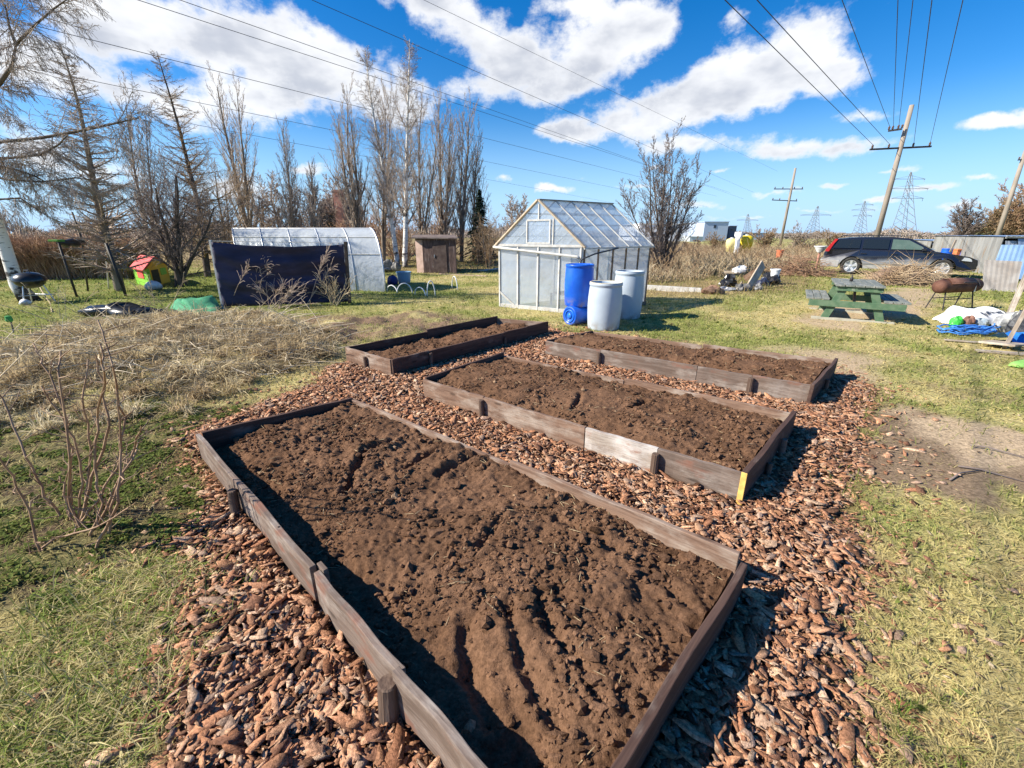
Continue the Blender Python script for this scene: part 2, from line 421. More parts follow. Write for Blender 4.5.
def lerp(a, b, t): return a+(b-a)*np.asarray(t)[:, None]
def ground_col(x, y, fine=0):
    n1 = fbm(x*1.1, y*1.1, 31, 5); n2 = fbm(x*5, y*5, 32, 4); n3 = fbm(x*.22, y*.22, 33, 3)
    g = sstep(.36, .62, n1*.55+n2*.3+n3*.35-.06)
    far = sstep(5, 14, np.hypot(x, y))
    c = lerp(np.tile(C_STRAW, (len(x), 1)), C_GREEN, g*.85)
    c = lerp(c, C_BROWN, sstep(.56, .72, fbm(x*2.3, y*2.3, 35, 5))*.55*(1-.6*far))
    c = lerp(c, C_STRAW*1.05, sstep(.55, .7, fbm(x*.6+8, y*.6, 36, 4))*.5)
    # the far left lawn is greener and darker, rough ground past the boundary is straw brown
    c = lerp(c, np.array([.11, .16, .035]), soft(x, y, [(-30, 9.2), (-6, 8.6), (-4, 11), (-1, 11.5), (-1, 13.5), (-8, 19), (-30, 26)], .9, 41, .6, .8)*.6)
    c = lerp(c, np.array([.26, .185, .105]), soft(x, y, [(3.4, 11.6), (9, 12.8), (13, 20), (20, 30), (60, 200), (-200, 200), (-60, 25), (-12, 22), (0, 19), (2.5, 14)], .8, 42, .5, .8)*.85)
    c = lerp(c, np.array([.085, .08, .035]), soft(x, y, HERB, .25, 43, .3, 4)*.8)
    c = lerp(c, C_SOIL*.8, soft(x, y, HERB, .25, 44, .3, 4)*sstep(.42, .58, fbm(x*6+4, y*6, 45, 4))*.9)
    c = lerp(c, np.array([.34, .26, .15]), soft(x, y, HEAP, .3, 46, .25)*.75*sstep(.34, .56, fbm(x*1.9+5, y*1.9, 74, 4)))
    for i, p in enumerate(TILLED): c = lerp(c, np.array([.2, .135, .09]), soft(x, y, p, .3, 47+i, .4, 1.6)*sstep(.15, .5, fbm(x*2, y*2, 48, 4)))
    pm = soft(x, y, PATH, .14, 51, .45, 2.6)
    c = lerp(c, lerp(np.tile(C_SAND, (len(x), 1)), np.array([.215, .15, .10]), sstep(.42, .6, fbm(x*1.3+2, y*1.9, 53, 4)+.25*sstep(3.9, 3.0, x)*1.0)), pm*.95)
    for i, p in enumerate(SANDS): c = lerp(c, C_SAND, soft(x, y, p, .25, 55+i, .5, 1.0)*.85)
    c = lerp(c, np.array([.16, .085, .05]), 1-sstep(-.05, .25, poly_dist(x, y, MULCH)+(fbm(x*3, y*3, 58, 3)-.5)*.3))
    fd = sstep(60, 220, y)
    c = lerp(c, np.array([.14, .13, .06]), fd)
    return np.clip(c, .005, .9)
tt = np.linspace(-1, 1, 620)
gx = 2.2*np.sinh(tt*math.asinh(1800/2.2)); gy = 3.4+2.2*np.sinh(tt*math.asinh(2200/2.2))
X, Y = np.meshgrid(gx, gy); X = X.ravel(); Y = Y.ravel()
n = len(tt); ii = (np.arange(n-1)[:, None]*n+np.arange(n-1)[None]).ravel()
Fq = np.stack([ii, ii+1, ii+n+1, ii+n], 1)
me = np_mesh('ground', np.stack([X, Y, ground_h(X, Y)], 1), Fq, ground_col(X, Y))
m_ground = attrmat('ground_turf', 38., .95, bump=.6, vary=.45, bscale=55., bdist=.02)
tag(link('ground', me, m_ground, smooth=True), kind='structure')

# ------------------------------------------------------------------ grass
def polar(nb, r0, r1, a0=-66, a1=66, rng=RNG):
    r = np.exp(rng.uniform(math.log(r0), math.log(r1), nb)); a = np.radians(rng.uniform(a0, a1, nb))
    return r*np.sin(a), r*np.cos(a)
def bare_mask(x, y):
    b = 1-sstep(-.12, .28, poly_dist(x, y, MULCH)+(fbm(x*3, y*3, 58, 3)-.5)*.35)
    b = np.maximum(b, soft(x, y, PATH, .14, 51, .45, 2.6)*.94)
    for i, p in enumerate(SANDS): b = np.maximum(b, soft(x, y, p, .25, 55+i, .5, 1.0)*.85)
    for i, p in enumerate(TILLED): b = np.maximum(b, soft(x, y, p, .3, 47+i, .4, 1.6)*.7)
    b = np.maximum(b, soft(x, y, HERB, .2, 43, .3, 4)*.42)
    return b
def blades(x, y, z, length, width, lean, col, curl=.5, rng=RNG):
    nb = len(x); a = rng.uniform(0, 2*math.pi, nb); dx, dy = np.cos(a), np.sin(a); px_, py_ = -dy, dx
    el_ = lean; hx = np.cos(el_); hz = np.sin(el_)
    V = np.zeros((nb, 5, 3)); tw = rng.uniform(-.6, .6, nb)
    mx = x+dx*hx*length*.55; my = y+dy*hx*length*.55; mz = z+hz*length*.55
    ex = mx+dx*length*.45*np.cos(el_-curl); ey = my+dy*length*.45*np.cos(el_-curl); ez = mz+length*.45*np.sin(el_-curl)
    wz = width*.5*tw
    V[:, 0] = np.stack([x+px_*width/2, y+py_*width/2, z-.004], 1); V[:, 1] = np.stack([x-px_*width/2, y-py_*width/2, z-.004], 1)
    V[:, 2] = np.stack([mx+px_*width*.42, my+py_*width*.42, mz+wz], 1); V[:, 3] = np.stack([mx-px_*width*.42, my-py_*width*.42, mz-wz], 1)
    V[:, 4] = np.stack([ex, ey, np.maximum(ez, z+.002)], 1)
    Fb = (np.arange(nb)[:, None, None]*5+np.array([[0, 1, 2], [1, 3, 2], [2, 3, 4]])[None]).reshape(-1, 3)
    return V.reshape(-1, 3), Fb, np.repeat(col, 5, axis=0)
m_grass = attrmat('grass_blades', 9., .75, transl=.35, vary=.18)
NB = 430000
x, y = polar(NB, 1.0, 34.)
keep = RNG.random(NB) > bare_mask(x, y); x, y = x[keep], y[keep]
k = ~in_poly(x, y, [(-.4, 10.4), (1.5, 9.2), (3.4, 10.7), (1.5, 12)]); x, y = x[k], y[k]
d = np.hypot(x, y)
col = ground_col(x, y); u = RNG.random(len(x))
wet = fbm(x*1.1, y*1.1, 31, 5)*.6+fbm(x*.22, y*.22, 33, 3)*.4
isg = (RNG.random(len(x)) < sstep(.38, .62, wet)*.62+.06)
base = np.where(isg[:, None], np.array([.19, .235, .055])+RNG.random((len(x), 1))*np.array([.09, .08, .03]), np.array([.46, .385, .15])+RNG.random((len(x), 1))*np.array([.26, .22, .13]))
col = col*.35+base*.65
ln = RNG.lognormal(math.log(.05), .35, len(x))*(1+d/22); wd = .0028*np.maximum(1, d/2.2)**.9*RNG.uniform(.7, 1.4, len(x))
lean = np.where(isg, RNG.uniform(.35, 1.2, len(x)), RNG.uniform(.0, .6, len(x)))
V, Fb, cc = blades(x, y, ground_h(x, y), ln, wd, lean, col)
tag(link('lawn_grass', np_mesh('lawn_grass', V, Fb, cc), m_grass), 'short patchy lawn of mixed straw and green grass round the beds', 'grass', kind='stuff')
# long dry straw on the heap and in drifts
def in_box_samples(poly, nb, rng=RNG):
    P = np.array(poly); lo, hi = P.min(0), P.max(0)
    x = rng.uniform(lo[0], hi[0], nb*4); y = rng.uniform(lo[1], hi[1], nb*4)
    k = np.where(poly_dist(x, y, poly)+(fbm(x*2, y*2, 71, 3)-.5)*.5 < 0)[0][:nb]
    return x[k], y[k]
x, y = in_box_samples(HEAP, 20000)
k = RNG.random(len(x)) < .12+sstep(.38, .56, fbm(x*1.9+5, y*1.9, 74, 4)); x, y = x[k], y[k]
x2, y2 = in_box_samples(pxpoly([(40, 600), (160, 560), (230, 600), (190, 690), (120, 790), (-60, 790), (-60, 700)]), 6000)
nh = len(x); x = np.concatenate([x, x2]); y = np.concatenate([y, y2])
hz = ground_h(x, y)+RNG.random(len(x))*.10*sstep(.3, .7, fbm(x*1.7, y*1.7, 77, 3)); hz[nh:] = RNG.random(len(x)-nh)*.02
ln = RNG.uniform(.12, .45, len(x)); ln[nh:] *= .35
col = np.array([.56, .45, .27])*RNG.uniform(.5, 1.25, (len(x), 1))*np.array([1, 1, 1])
dk = sstep(.5, .66, fbm(x*1.4, y*1.4, 78, 4)); col = lerp(col, np.array([.2, .14, .09]), dk*.6)
gm_ = (np.arange(len(x)) >= nh) & (RNG.random(len(x)) < .4); col[gm_] = np.array([.24, .30, .07])*RNG.uniform(.7, 1.25, (gm_.sum(), 1)); pm_ = (np.arange(len(x)) >= nh) & ~gm_; col[pm_] = np.array([.58, .49, .25])*RNG.uniform(.6, 1.2, (pm_.sum(), 1))
V, Fb, cc = blades(x, y, hz, ln, RNG.uniform(.004, .010, len(x))*np.where(np.arange(len(x)) < nh, 1, .5), np.where(RNG.random(len(x)) < .14, RNG.uniform(.4, 1.3, len(x)), RNG.uniform(-.05, .4, len(x))), col, curl=.35)
tag(link('dry_straw', np_mesh('dry_straw', V, Fb, cc), m_grass), 'heap of pale dry straw and dead stalks left of the beds', 'straw', kind='stuff')
S = SEG(); rn = random.Random(12)
x, y = in_box_samples(HEAP, 700)
for i in range(len(x)):
    z0 = float(ground_h([x[i]], [y[i]])[0])+rn.uniform(.01, .13); a = rn.gauss(.25, 1.1)+(math.pi if rn.random() < .5 else 0); L_ = rn.uniform(.2, .8); el_ = rn.gauss(.06, .16) if rn.random() < .94 else rn.uniform(.4, 1.2)
    p = Vector((x[i], y[i], z0)); q = p+Vector((math.cos(a)*L_*.5, math.sin(a)*L_*.5, L_*.5*math.sin(el_))); e = q+Vector((math.cos(a+.25)*L_*.5, math.sin(a+.25)*L_*.5, L_*.5*math.sin(el_-.2))); r = rn.uniform(.003, .008)
    S.add(p, q, r, r*.85); S.add(q, e, r*.85, r*.5)
tag(S.build('dead_stalks', nmat('dead_stalk', (.50, .40, .27), (.68, .58, .42), 3, .85, bump=0)), 'loose pale dead stalks strewn over the straw heap', 'stalks', kind='stuff')
def tussocks(name, label, cx, cy, nbl, hmin, hmax, cols, w0, rng):
    m_ = len(cx); rep_ = rng.integers(int(nbl*.5), int(nbl*1.5), m_); x = np.repeat(cx, rep_); y = np.repeat(cy, rep_); n_ = len(x)
    hh = np.repeat(rng.uniform(hmin, hmax, m_), rep_); a = rng.uniform(0, 6.283, n_); rr = hh*.28*np.sqrt(rng.random(n_)); x = x+rr*np.cos(a); y = y+rr*np.sin(a)
    c_ = np.repeat(cols[rng.integers(0, len(cols), m_)], rep_, axis=0)*rng.uniform(.6, 1.25, (n_, 1))
    V, Fb, cc = blades(x, y, ground_h(x, y), hh*rng.uniform(.5, 1.2, n_), w0*np.maximum(1, np.hypot(x, y)/3)*rng.uniform(.7, 1.4, n_), rng.uniform(.25, 1.45, n_), c_, curl=1.0, rng=rng)
    tag(link(name, np_mesh(name, V, Fb, cc), m_grass), label, 'grass tufts', kind='stuff')
x, y = in_box_samples(HEAP, 330)
x2, y2 = in_box_samples(pxpoly([(-60, 400), (60, 380), (180, 385), (250, 380), (200, 420), (60, 430), (-60, 450)]), 60)
tussocks('dry_tussocks', 'pale upright dry grass tussocks on the straw heap at left', np.concatenate([x, x2]), np.concatenate([y, y2]), 110, .10, .30, np.array([[.62, .51, .31], [.54, .42, .25], [.68, .58, .38], [.46, .35, .21]]), .0035, RNG)
x, y = polar(1100, 1.1, 12); k = bare_mask(x, y) < .25; x, y = x[k], y[k]
tussocks('lawn_tufts', 'short green and dry tufts scattered over the lawn', x, y, 34, .03, .085, np.array([[.20, .26, .055], [.48, .40, .19], [.26, .29, .08], [.15, .20, .04], [.54, .46, .24]]), .0028, RNG)
# low leafy weeds: clumps of small rounded leaves
x, y = in_box_samples(HERB, 30000)
x2, y2 = polar(5000, 1.2, 12)
k = (bare_mask(x2, y2) < .3) & (fbm(x2*2.2, y2*2.2, 83, 3) > .58); x = np.concatenate([x, x2[k]]); y = np.concatenate([y, y2[k]])
k = (fbm(x*8, y*8, 81, 4) > .52) & (RNG.random(len(x)) < .75) & (poly_dist(x, y, MULCH) > .04); x, y = x[k], y[k]
nb = len(x); s_ = RNG.uniform(.006, .017, nb); a = RNG.uniform(0, 6.28, nb); tl = RNG.uniform(-.5, .9, nb)
tmpl = np.array([(-1, 0), (-.3, .6), (.6, .5), (1.1, 0), (.6, -.5), (-.3, -.6)])
V = np.zeros((nb, 6, 3))
for i, (tx, ty) in enumerate(tmpl):
    V[:, i, 0] = x+s_*(tx*np.cos(a)-ty*np.sin(a)); V[:, i, 1] = y+s_*(tx*np.sin(a)+ty*np.cos(a))
    V[:, i, 2] = ground_h(x, y)*1+.006+RNG.random(nb)*0+s_*(tx*np.sin(tl)*.9+abs(ty)*.35)+.018*fbm(x*14, y*14, 85, 2)
Fb = (np.arange(nb)[:, None, None]*6+np.array([[0, 1, 2], [0, 2, 3], [0, 3, 4], [0, 4, 5]])[None]).reshape(-1, 3)
col = np.array([.105, .135, .035])*RNG.uniform(.6, 1.8, (nb, 1))+RNG.random((nb, 1))*np.array([.03, .02, .0])
tag(link('ground_weeds', np_mesh('ground_weeds', V.reshape(-1, 3), Fb, np.repeat(col, 6, axis=0)), m_grass), 'low dark green leafy weeds round the bare canes', 'weeds', kind='stuff')

# ------------------------------------------------------------------ bark mulch
def bark_mesh(name, x, y, z, s_, rng, colr=None, stand=.26):
    nb = len(x); npt = 8
    ang = np.linspace(0, 2*math.pi, npt, endpoint=False)[None]+rng.uniform(-.34, .34, (nb, npt))
    rad = rng.uniform(.45, 1.3, (nb, npt)); asp = 1.05+3.2*rng.random(nb)**1.4
    lx = np.cos(ang)*rad*(s_*np.sqrt(asp))[:, None]; ly = np.sin(ang)*rad*(s_/np.sqrt(asp))[:, None]
    th = s_*rng.uniform(.05, .16, nb)
    curv = rng.uniform(-.16, .22, nb)/s_; tw = rng.normal(0, .10, nb)/s_
    warp = curv[:, None]*ly**2+tw[:, None]*lx*ly
    top = np.stack([lx*.97, ly*.96, th[:, None]*rng.uniform(.6, 1.3, (nb, npt))+warp], 2)
    bot = np.stack([lx, ly, -th[:, None]*rng.uniform(.3, .9, (nb, npt))+warp], 2)
    ctr = np.stack([lx.mean(1), ly.mean(1), th*rng.uniform(.4, 1.4, nb)], 1)[:, None]
    Vl = np.concatenate([top, bot, ctr], 1); M = 2*npt+1
    a = rng.uniform(0, 6.283, nb); tx = rng.normal(0, stand, nb); ty = rng.normal(0, stand*1.3, nb)
    ca, sa = np.cos(a)[:, None], np.sin(a)[:, None]; cx, sx = np.cos(tx)[:, None], np.sin(tx)[:, None]; cy, sy = np.cos(ty)[:, None], np.sin(ty)[:, None]
    X0, Y0, Z0 = Vl[:, :, 0], Vl[:, :, 1], Vl[:, :, 2]
    X1, Z1 = X0*cx+Z0*sx, -X0*sx+Z0*cx
    Y2, Z2 = Y0*cy-Z1*sy, Y0*sy+Z1*cy
    V = np.stack([x[:, None]+X1*ca-Y2*sa, y[:, None]+X1*sa+Y2*ca, z[:, None]+Z2], 2)
    tri = []
    for i in range(npt):
        j = (i+1) % npt; tri += [(2*npt, i, j), (i, npt+i, npt+j), (i, npt+j, j)]
    Fb = (np.arange(nb)[:, None, None]*M+np.array(tri)[None]).reshape(-1, 3)
    if colr is None:
        pal = np.array([[.34, .172, .098], [.39, .215, .13], [.28, .132, .074], [.42, .245, .15], [.32, .215, .155], [.12, .064, .04], [.31, .152, .086], [.43, .29, .195], [.20, .10, .062], [.37, .19, .105]])
        colr = pal[rng.integers(0, len(pal), nb)]*rng.uniform(.82, 1.42, (nb, 1))
    c = np.repeat(colr[:, None], M, 1)*rng.uniform(.82, 1.15, (nb, M, 1))
    return np_mesh(name, V.reshape(-1, 3), Fb, c.reshape(-1, 3))
m_bark = attrmat('bark_chips', 95., .9, bump=.9, vary=.55, bscale=170., bdist=.006)
nx = 105000
P = np.array(MULCH); x = RNG.uniform(P[:, 0].min()-.4, P[:, 0].max()+.4, nx*3); y = RNG.uniform(P[:, 1].min()-.4, P[:, 1].max()+.4, nx*3)
sd = poly_dist(x, y, MULCH)+(fbm(x*3, y*3, 58, 3)-.5)*.35
k = (RNG.random(len(x)) > sstep(-.14, .16, sd)*.93+.07*sstep(.1, .75, sd)) & (sd < .7) & (y > .45)
for b, poly in BEDPOLY.items(): k &= poly_dist(x, y, poly) > .035
x, y = x[k][:nx], y[k][:nx]; sd = sd[k][:nx]
s_ = RNG.lognormal(math.log(.0118), .58, len(x)); s_ = np.clip(s_, .0035, .045); s_ *= np.where(np.hypot(x, y) < 2.2, 1.12, 1.0)
z = .002+RNG.random(len(x))**1.5*.042*sstep(.1, -.15, sd)+.012*(fbm(x*5, y*5, 90, 3))
tag(link('bark_mulch', bark_mesh('bark_mulch', x, y, z, s_, RNG), m_bark), 'reddish brown bark mulch covering the paths between the beds', 'bark mulch', kind='stuff')
x, y = polar(5200, 1.2, 11); k = (RNG.random(len(x)) > bare_mask(x, y)*.8) & (poly_dist(x, y, MULCH) > .05); x, y = x[k], y[k]
lc_ = np.array([[.24, .15, .09], [.33, .25, .16], [.16, .10, .065], [.40, .32, .21]])[RNG.integers(0, 4, len(x))]*RNG.uniform(.7, 1.2, (len(x), 1))
tag(link('fallen_leaves', bark_mesh('fallen_leaves', x, y, ground_h(x, y)+.012, RNG.uniform(.004, .012, len(x)), RNG, lc_, .4), m_bark), 'bits of dead leaf and bark strewn over the lawn', 'dead leaves', kind='stuff')
# single big pieces lying on the grass at the right
for i, (px, py, L_) in enumerate([(899, 634, .05), (884, 632, .035), (946, 648, .045), (963, 651, .04), (1013, 590, .06), (872, 690, .065), (905, 748, .085), (928, 560, .04), (866, 655, .045), (108, 640, .05), (118, 678, .035), (186, 612, .05), (134, 662, .03)]):
    g = G(px, py, .014); rng = np.random.default_rng(300+i)
    me = bark_mesh('bark_piece', np.array([0.]), np.array([0.]), np.array([0.]), np.array([L_*.55]), rng, None, .1)
    o = link('bark_piece', me, m_bark); o.location = g
    tag(o, 'loose piece of reddish bark lying on the grass beside the mulch', 'bark', 'loose bark pieces on the grass')

# ------------------------------------------------------------------ raised beds
W_DARK = wood('dark_stained_board', (.062, .034, .026), (.105, .062, .047), (.19, .15, .125), .25)
W_BROWN = wood('brown_weathered_board', (.15, .088, .06), (.26, .165, .115), (.36, .29, .235), .5)
W_GREY = wood('grey_weathered_board', (.125, .088, .068), (.21, .158, .128), (.32, .272, .235), .42, (.20, .10, .07))
W_PALE = wood('pale_bare_board', (.26, .2, .16), (.42, .36, .30), (.55, .51, .47), .7, (.3, .16, .11))
W_END = nmat('fresh_sawn_end', (.72, .5, .14), (.6, .36, .1), 20, .8, bump=.1)
W_STAKE = nmat('dark_round_stake', (.07, .042, .03), (.15, .10, .072), 9, .85, bump=.5, bscale=28, stretch=(2.2, 2.2, .25), c3=(.22, .17, .14), s3=6, lo3=.56, hi3=.75)
def board(bed, a, b, mat, h=.21, t=.03, side=0., ztop=BH, dz=0., name='board', lab=None, end=None):
    """plank standing on edge from a to b (points of its top edge), its own X axis along the grain"""
    a = Vector(a); b = Vector(b); dirv = (b-a); dirv.z = 0; Ln = dirv.length; dirv.normalize()
    nrm = Vector((-dirv.y, dirv.x, 0)); c = (a+b)/2+nrm*side; c.z = ztop+dz-h/2
    rs = random.Random(int(abs(a.x*733+a.y*911)*10)); n = 9
    mb = MB(); vs = []
    for i in range(n+1):
        xx = -Ln/2+Ln*i/n; wy = .004*math.sin(i*1.3+a.x*5); e = rs.uniform(-.0035, .0035) if 0 < i < n else 0
        vs += [(xx, -t/2+wy, -h/2), (xx, t/2+wy, -h/2), (xx, t/2+wy, h/2+e), (xx, -t/2+wy, h/2+e)]
    fs = []
    for i in range(n):
        for k in range(4): fs.append((i*4+k, i*4+(k+1) % 4, (i+1)*4+(k+1) % 4, (i+1)*4+k)[::-1])
    fs += [(0, 1, 2, 3), (n*4+3, n*4+2, n*4+1, n*4)]
    mb.add(vs, fs)
    if end is not None: mb.mi[end-2 if end < 0 else 0] = 0; mb.mi[-2 if end == 0 else -1] = 1
    mats = [mat, W_END] if end is not None else mat
    o = mb.build(name, mats, bed, bevel=.0035)
    o.location = c-Vector(bed.location); o.rotation_euler = (rs.uniform(-.025, .025), rs.uniform(-.006, .006), math.atan2(dirv.y, dirv.x))
    if lab: o['label'] = lab
    return o
def stake(bed, p, ztop, r=.026, tilt=(0, 0), mat=None):
    mb = MB(); mb.tube([(0, 0, 0), (tilt[0]*.5, tilt[1]*.5, ztop*.5), (tilt[0], tilt[1], ztop-.006), (tilt[0], tilt[1], ztop)], [r*1.02, r, r*.97, r*.8], 12)
    o = mb.build('stake', mat or W_STAKE, bed, smooth=False); o.location = Vector((p[0], p[1], -.01))-Vector(bed.location)
    return o
def lerpv(a, b, t): return a+(b-a)*t
def bedroot(k, label):
    c = sum(BEDS[k], Vector())/4; c.z = 0
    return thing('raised_bed', label, 'raised bed', c, 0, 'wooden raised beds on bark mulch')
def outward(a, b, c):
    d = (b-a); nn = Vector((d.y, -d.x, 0)).normalized()
    return -nn if nn.dot(c-a) > 0 else nn
# bed nearest the camera
B = bedroot(1, 'largest raised bed, nearest the camera, with raked furrows in its soil')
A, Bq, Cq, D = BEDS[1]; cen = sum(BEDS[1], Vector())/4
J = [A, T(306, 571), T(308.5, 574), T(393, 669), T(394, 671), D]
J = [lerpv(A, D, (p-A).dot((D-A).normalized())/(D-A).length) for p in J]
ol = outward(A, D, cen)
board(B, J[0], J[1], W_GREY, h=.20, dz=.0)
board(B, J[2], J[3]+(D-A).normalized()*.02, W_GREY, h=.2, dz=-.008)
board(B, J[4]+ol*.012, J[5]+ol*.012, W_GREY, h=.2, dz=.01)
board(B, A-ol*.03, Bq, W_DARK, h=.2, dz=-.004)
M1 = lerpv(Bq, Cq, (T(516, 457)-Bq).length/(Cq-Bq).length)
board(B, Bq, M1, W_BROWN, h=.2, dz=-.02); board(B, M1+(Cq-Bq).normalized()*.004, Cq, W_BROWN, h=.21, dz=.002)
off = (D-A).normalized()*.035
board(B, T(745, 563), isect(A, D, T(745, 563), n0)+off*.2, W_DARK, h=.21, dz=0)
for (px, py, tz) in ((226, 497, .185), (396, 683, .19)):
    q = T(px, py, .15); tpar = (q-A).dot((D-A).normalized()); pp = A+(D-A).normalized()*tpar+ol*.045
    stake(B, pp+ol*.012, tz+.006, .037 if px > 300 else .029, (ol.x*-.012, ol.y*-.012))
for tpar in (1.15, 1.31, 1.62): 
    pp = A+(D-A).normalized()*tpar
    mb = MB(); mb.lathe([(.005, -.001), (.006, .004), (.003, .006)], 8); o = mb.build('bolt', W_STAKE, B); o.location = Vector((pp.x, pp.y, BH))-Vector(B.location)
mb = MB(); mb.box((0, 0, 0), (.07, .022, .12)); o = mb.build('joining_block', W_GREY, B, bevel=.003); pp = J[2]-ol*.031; o.location = Vector((pp.x, pp.y, BH-.055))-Vector(B.location); o.rotation_euler[2] = math.atan2((D-A).y, (D-A).x)
# middle bed
B = bedroot(2, 'middle raised bed with heaped soil and a yellow sawn board end')
A, Bq, Cq, D = BEDS[2]; cen = sum(BEDS[2], Vector())/4; of = outward(A, D, cen)
def along(a, b, q): return a+(b-a).normalized()*((q-a).dot((b-a).normalized()))
q1, q2, q3 = along(A, D, T(481, 398)), along(A, D, T(585, 427)), along(A, D, T(657, 449))
board(B, A, q1, W_BROWN, h=.22, dz=.0); board(B, q1+(D-A).normalized()*.004, q2, W_BROWN, h=.22, dz=-.004)
board(B, q2+(D-A).normalized()*.004, q3, W_PALE, h=.215, dz=-.008, lab='pale grey bare board'); board(B, q3+(D-A).normalized()*.004, D, W_GREY, h=.215, dz=-.004)
board(B, A-of*.03, Bq, W_DARK, h=.22, dz=.012)
board(B, Bq-(Cq-Bq).normalized()*.03, lerpv(Bq, Cq, .52), W_BROWN, h=.2, dz=-.03); board(B, lerpv(Bq, Cq, .523), Cq, W_BROWN, h=.21, dz=-.005)
dd = (D-A).normalized(); ee = (Cq-D).normalized()
board(B, D+dd*.02-ee*.035, Cq+dd*.02+ee*.03, W_DARK, h=.24, t=.036, dz=.012, end=0, lab='dark end board with a yellow sawn end')
stake(B, q1+of*.042, .21, .024); stake(B, q3+of*.044, .2, .027)
stake(B, along(D, Cq, T(778, 430))+dd*.064, .17, .022, mat=W_GREY); stake(B, along(D, Cq, T(764, 448))+dd*.064, .13, .02)
# far left bed
B = bedroot(3, 'dark raised bed, farthest left, with shallow level soil')
A, Bq, Cq, D = BEDS[3]; cen = sum(BEDS[3], Vector())/4
of = outward(A, D, cen); orr = outward(D, Cq, cen); q1 = along(A, D, T(367, 353))
board(B, A, q1, W_BROWN, h=.22); board(B, q1+(D-A).normalized()*.004, D, W_BROWN, h=.22, dz=-.003)
stake(B, q1+of*.04, .19, .022)
r1, r2 = along(D, Cq, T(429, 351)), along(D, Cq, T(504, 333))
board(B, D+orr*.015, r1+orr*.015, W_DARK, h=.23, dz=.005); board(B, r1+orr*.015+(Cq-D).normalized()*.004, r2+orr*.015, W_DARK, h=.23, dz=.0); board(B, r2+orr*.015+(Cq-D).normalized()*.004, Cq+orr*.015, W_DARK, h=.23, dz=.012)
stake(B, r1+orr*.055, .21, .024); stake(B, r2+orr*.055, .16, .02)
l1 = lerpv(A, Bq, .46)
board(B, A-of*.03, l1, W_DARK, h=.22, dz=-.004); board(B, l1+(Bq-A).normalized()*.004, Bq, W_DARK, h=.24, dz=.035)
board(B, Bq-orr*-.0, Cq, W_BROWN, h=.22, dz=-.004)
# far right bed
B = bedroot(4, 'raised bed with grey front boards beside the white barrels')
A, Bq, Cq, D = BEDS[4]; cen = sum(BEDS[4], Vector())/4; of = outward(A, D, cen); dd = (D-A).normalized(); ee = (Cq-D).normalized()
q1, q2, q3 = along(A, D, T(599, 351)), along(A, D, T(697, 367)), along(A, D, T(752, 376))
board(B, A, q1, W_GREY, h=.22); board(B, q1+dd*.004, q2, W_GREY, h=.225, dz=.006); board(B, q2+dd*.004, q3, W_GREY, h=.22, dz=-.002); board(B, q3+dd*.004, D, W_GREY, h=.225, dz=.003)
stake(B, q1+of*.045, .21, .027); stake(B, q3+of*.045, .215, .029)
board(B, A-of*.03, Bq, W_DARK, h=.22, dz=.006)
board(B, Bq-(Cq-Bq).normalized()*.03, lerpv(Bq, Cq, .52), W_BROWN, h=.21, dz=-.01); board(B, lerpv(Bq, Cq, .523), Cq, W_BROWN, h=.21, dz=.0)
board(B, D+dd*.02-ee*.045, Cq+dd*.02+ee*.04, W_DARK, h=.25, t=.034, dz=.02)
stake(B, along(D, Cq, T(822, 373))+dd*.064, .17, .022)

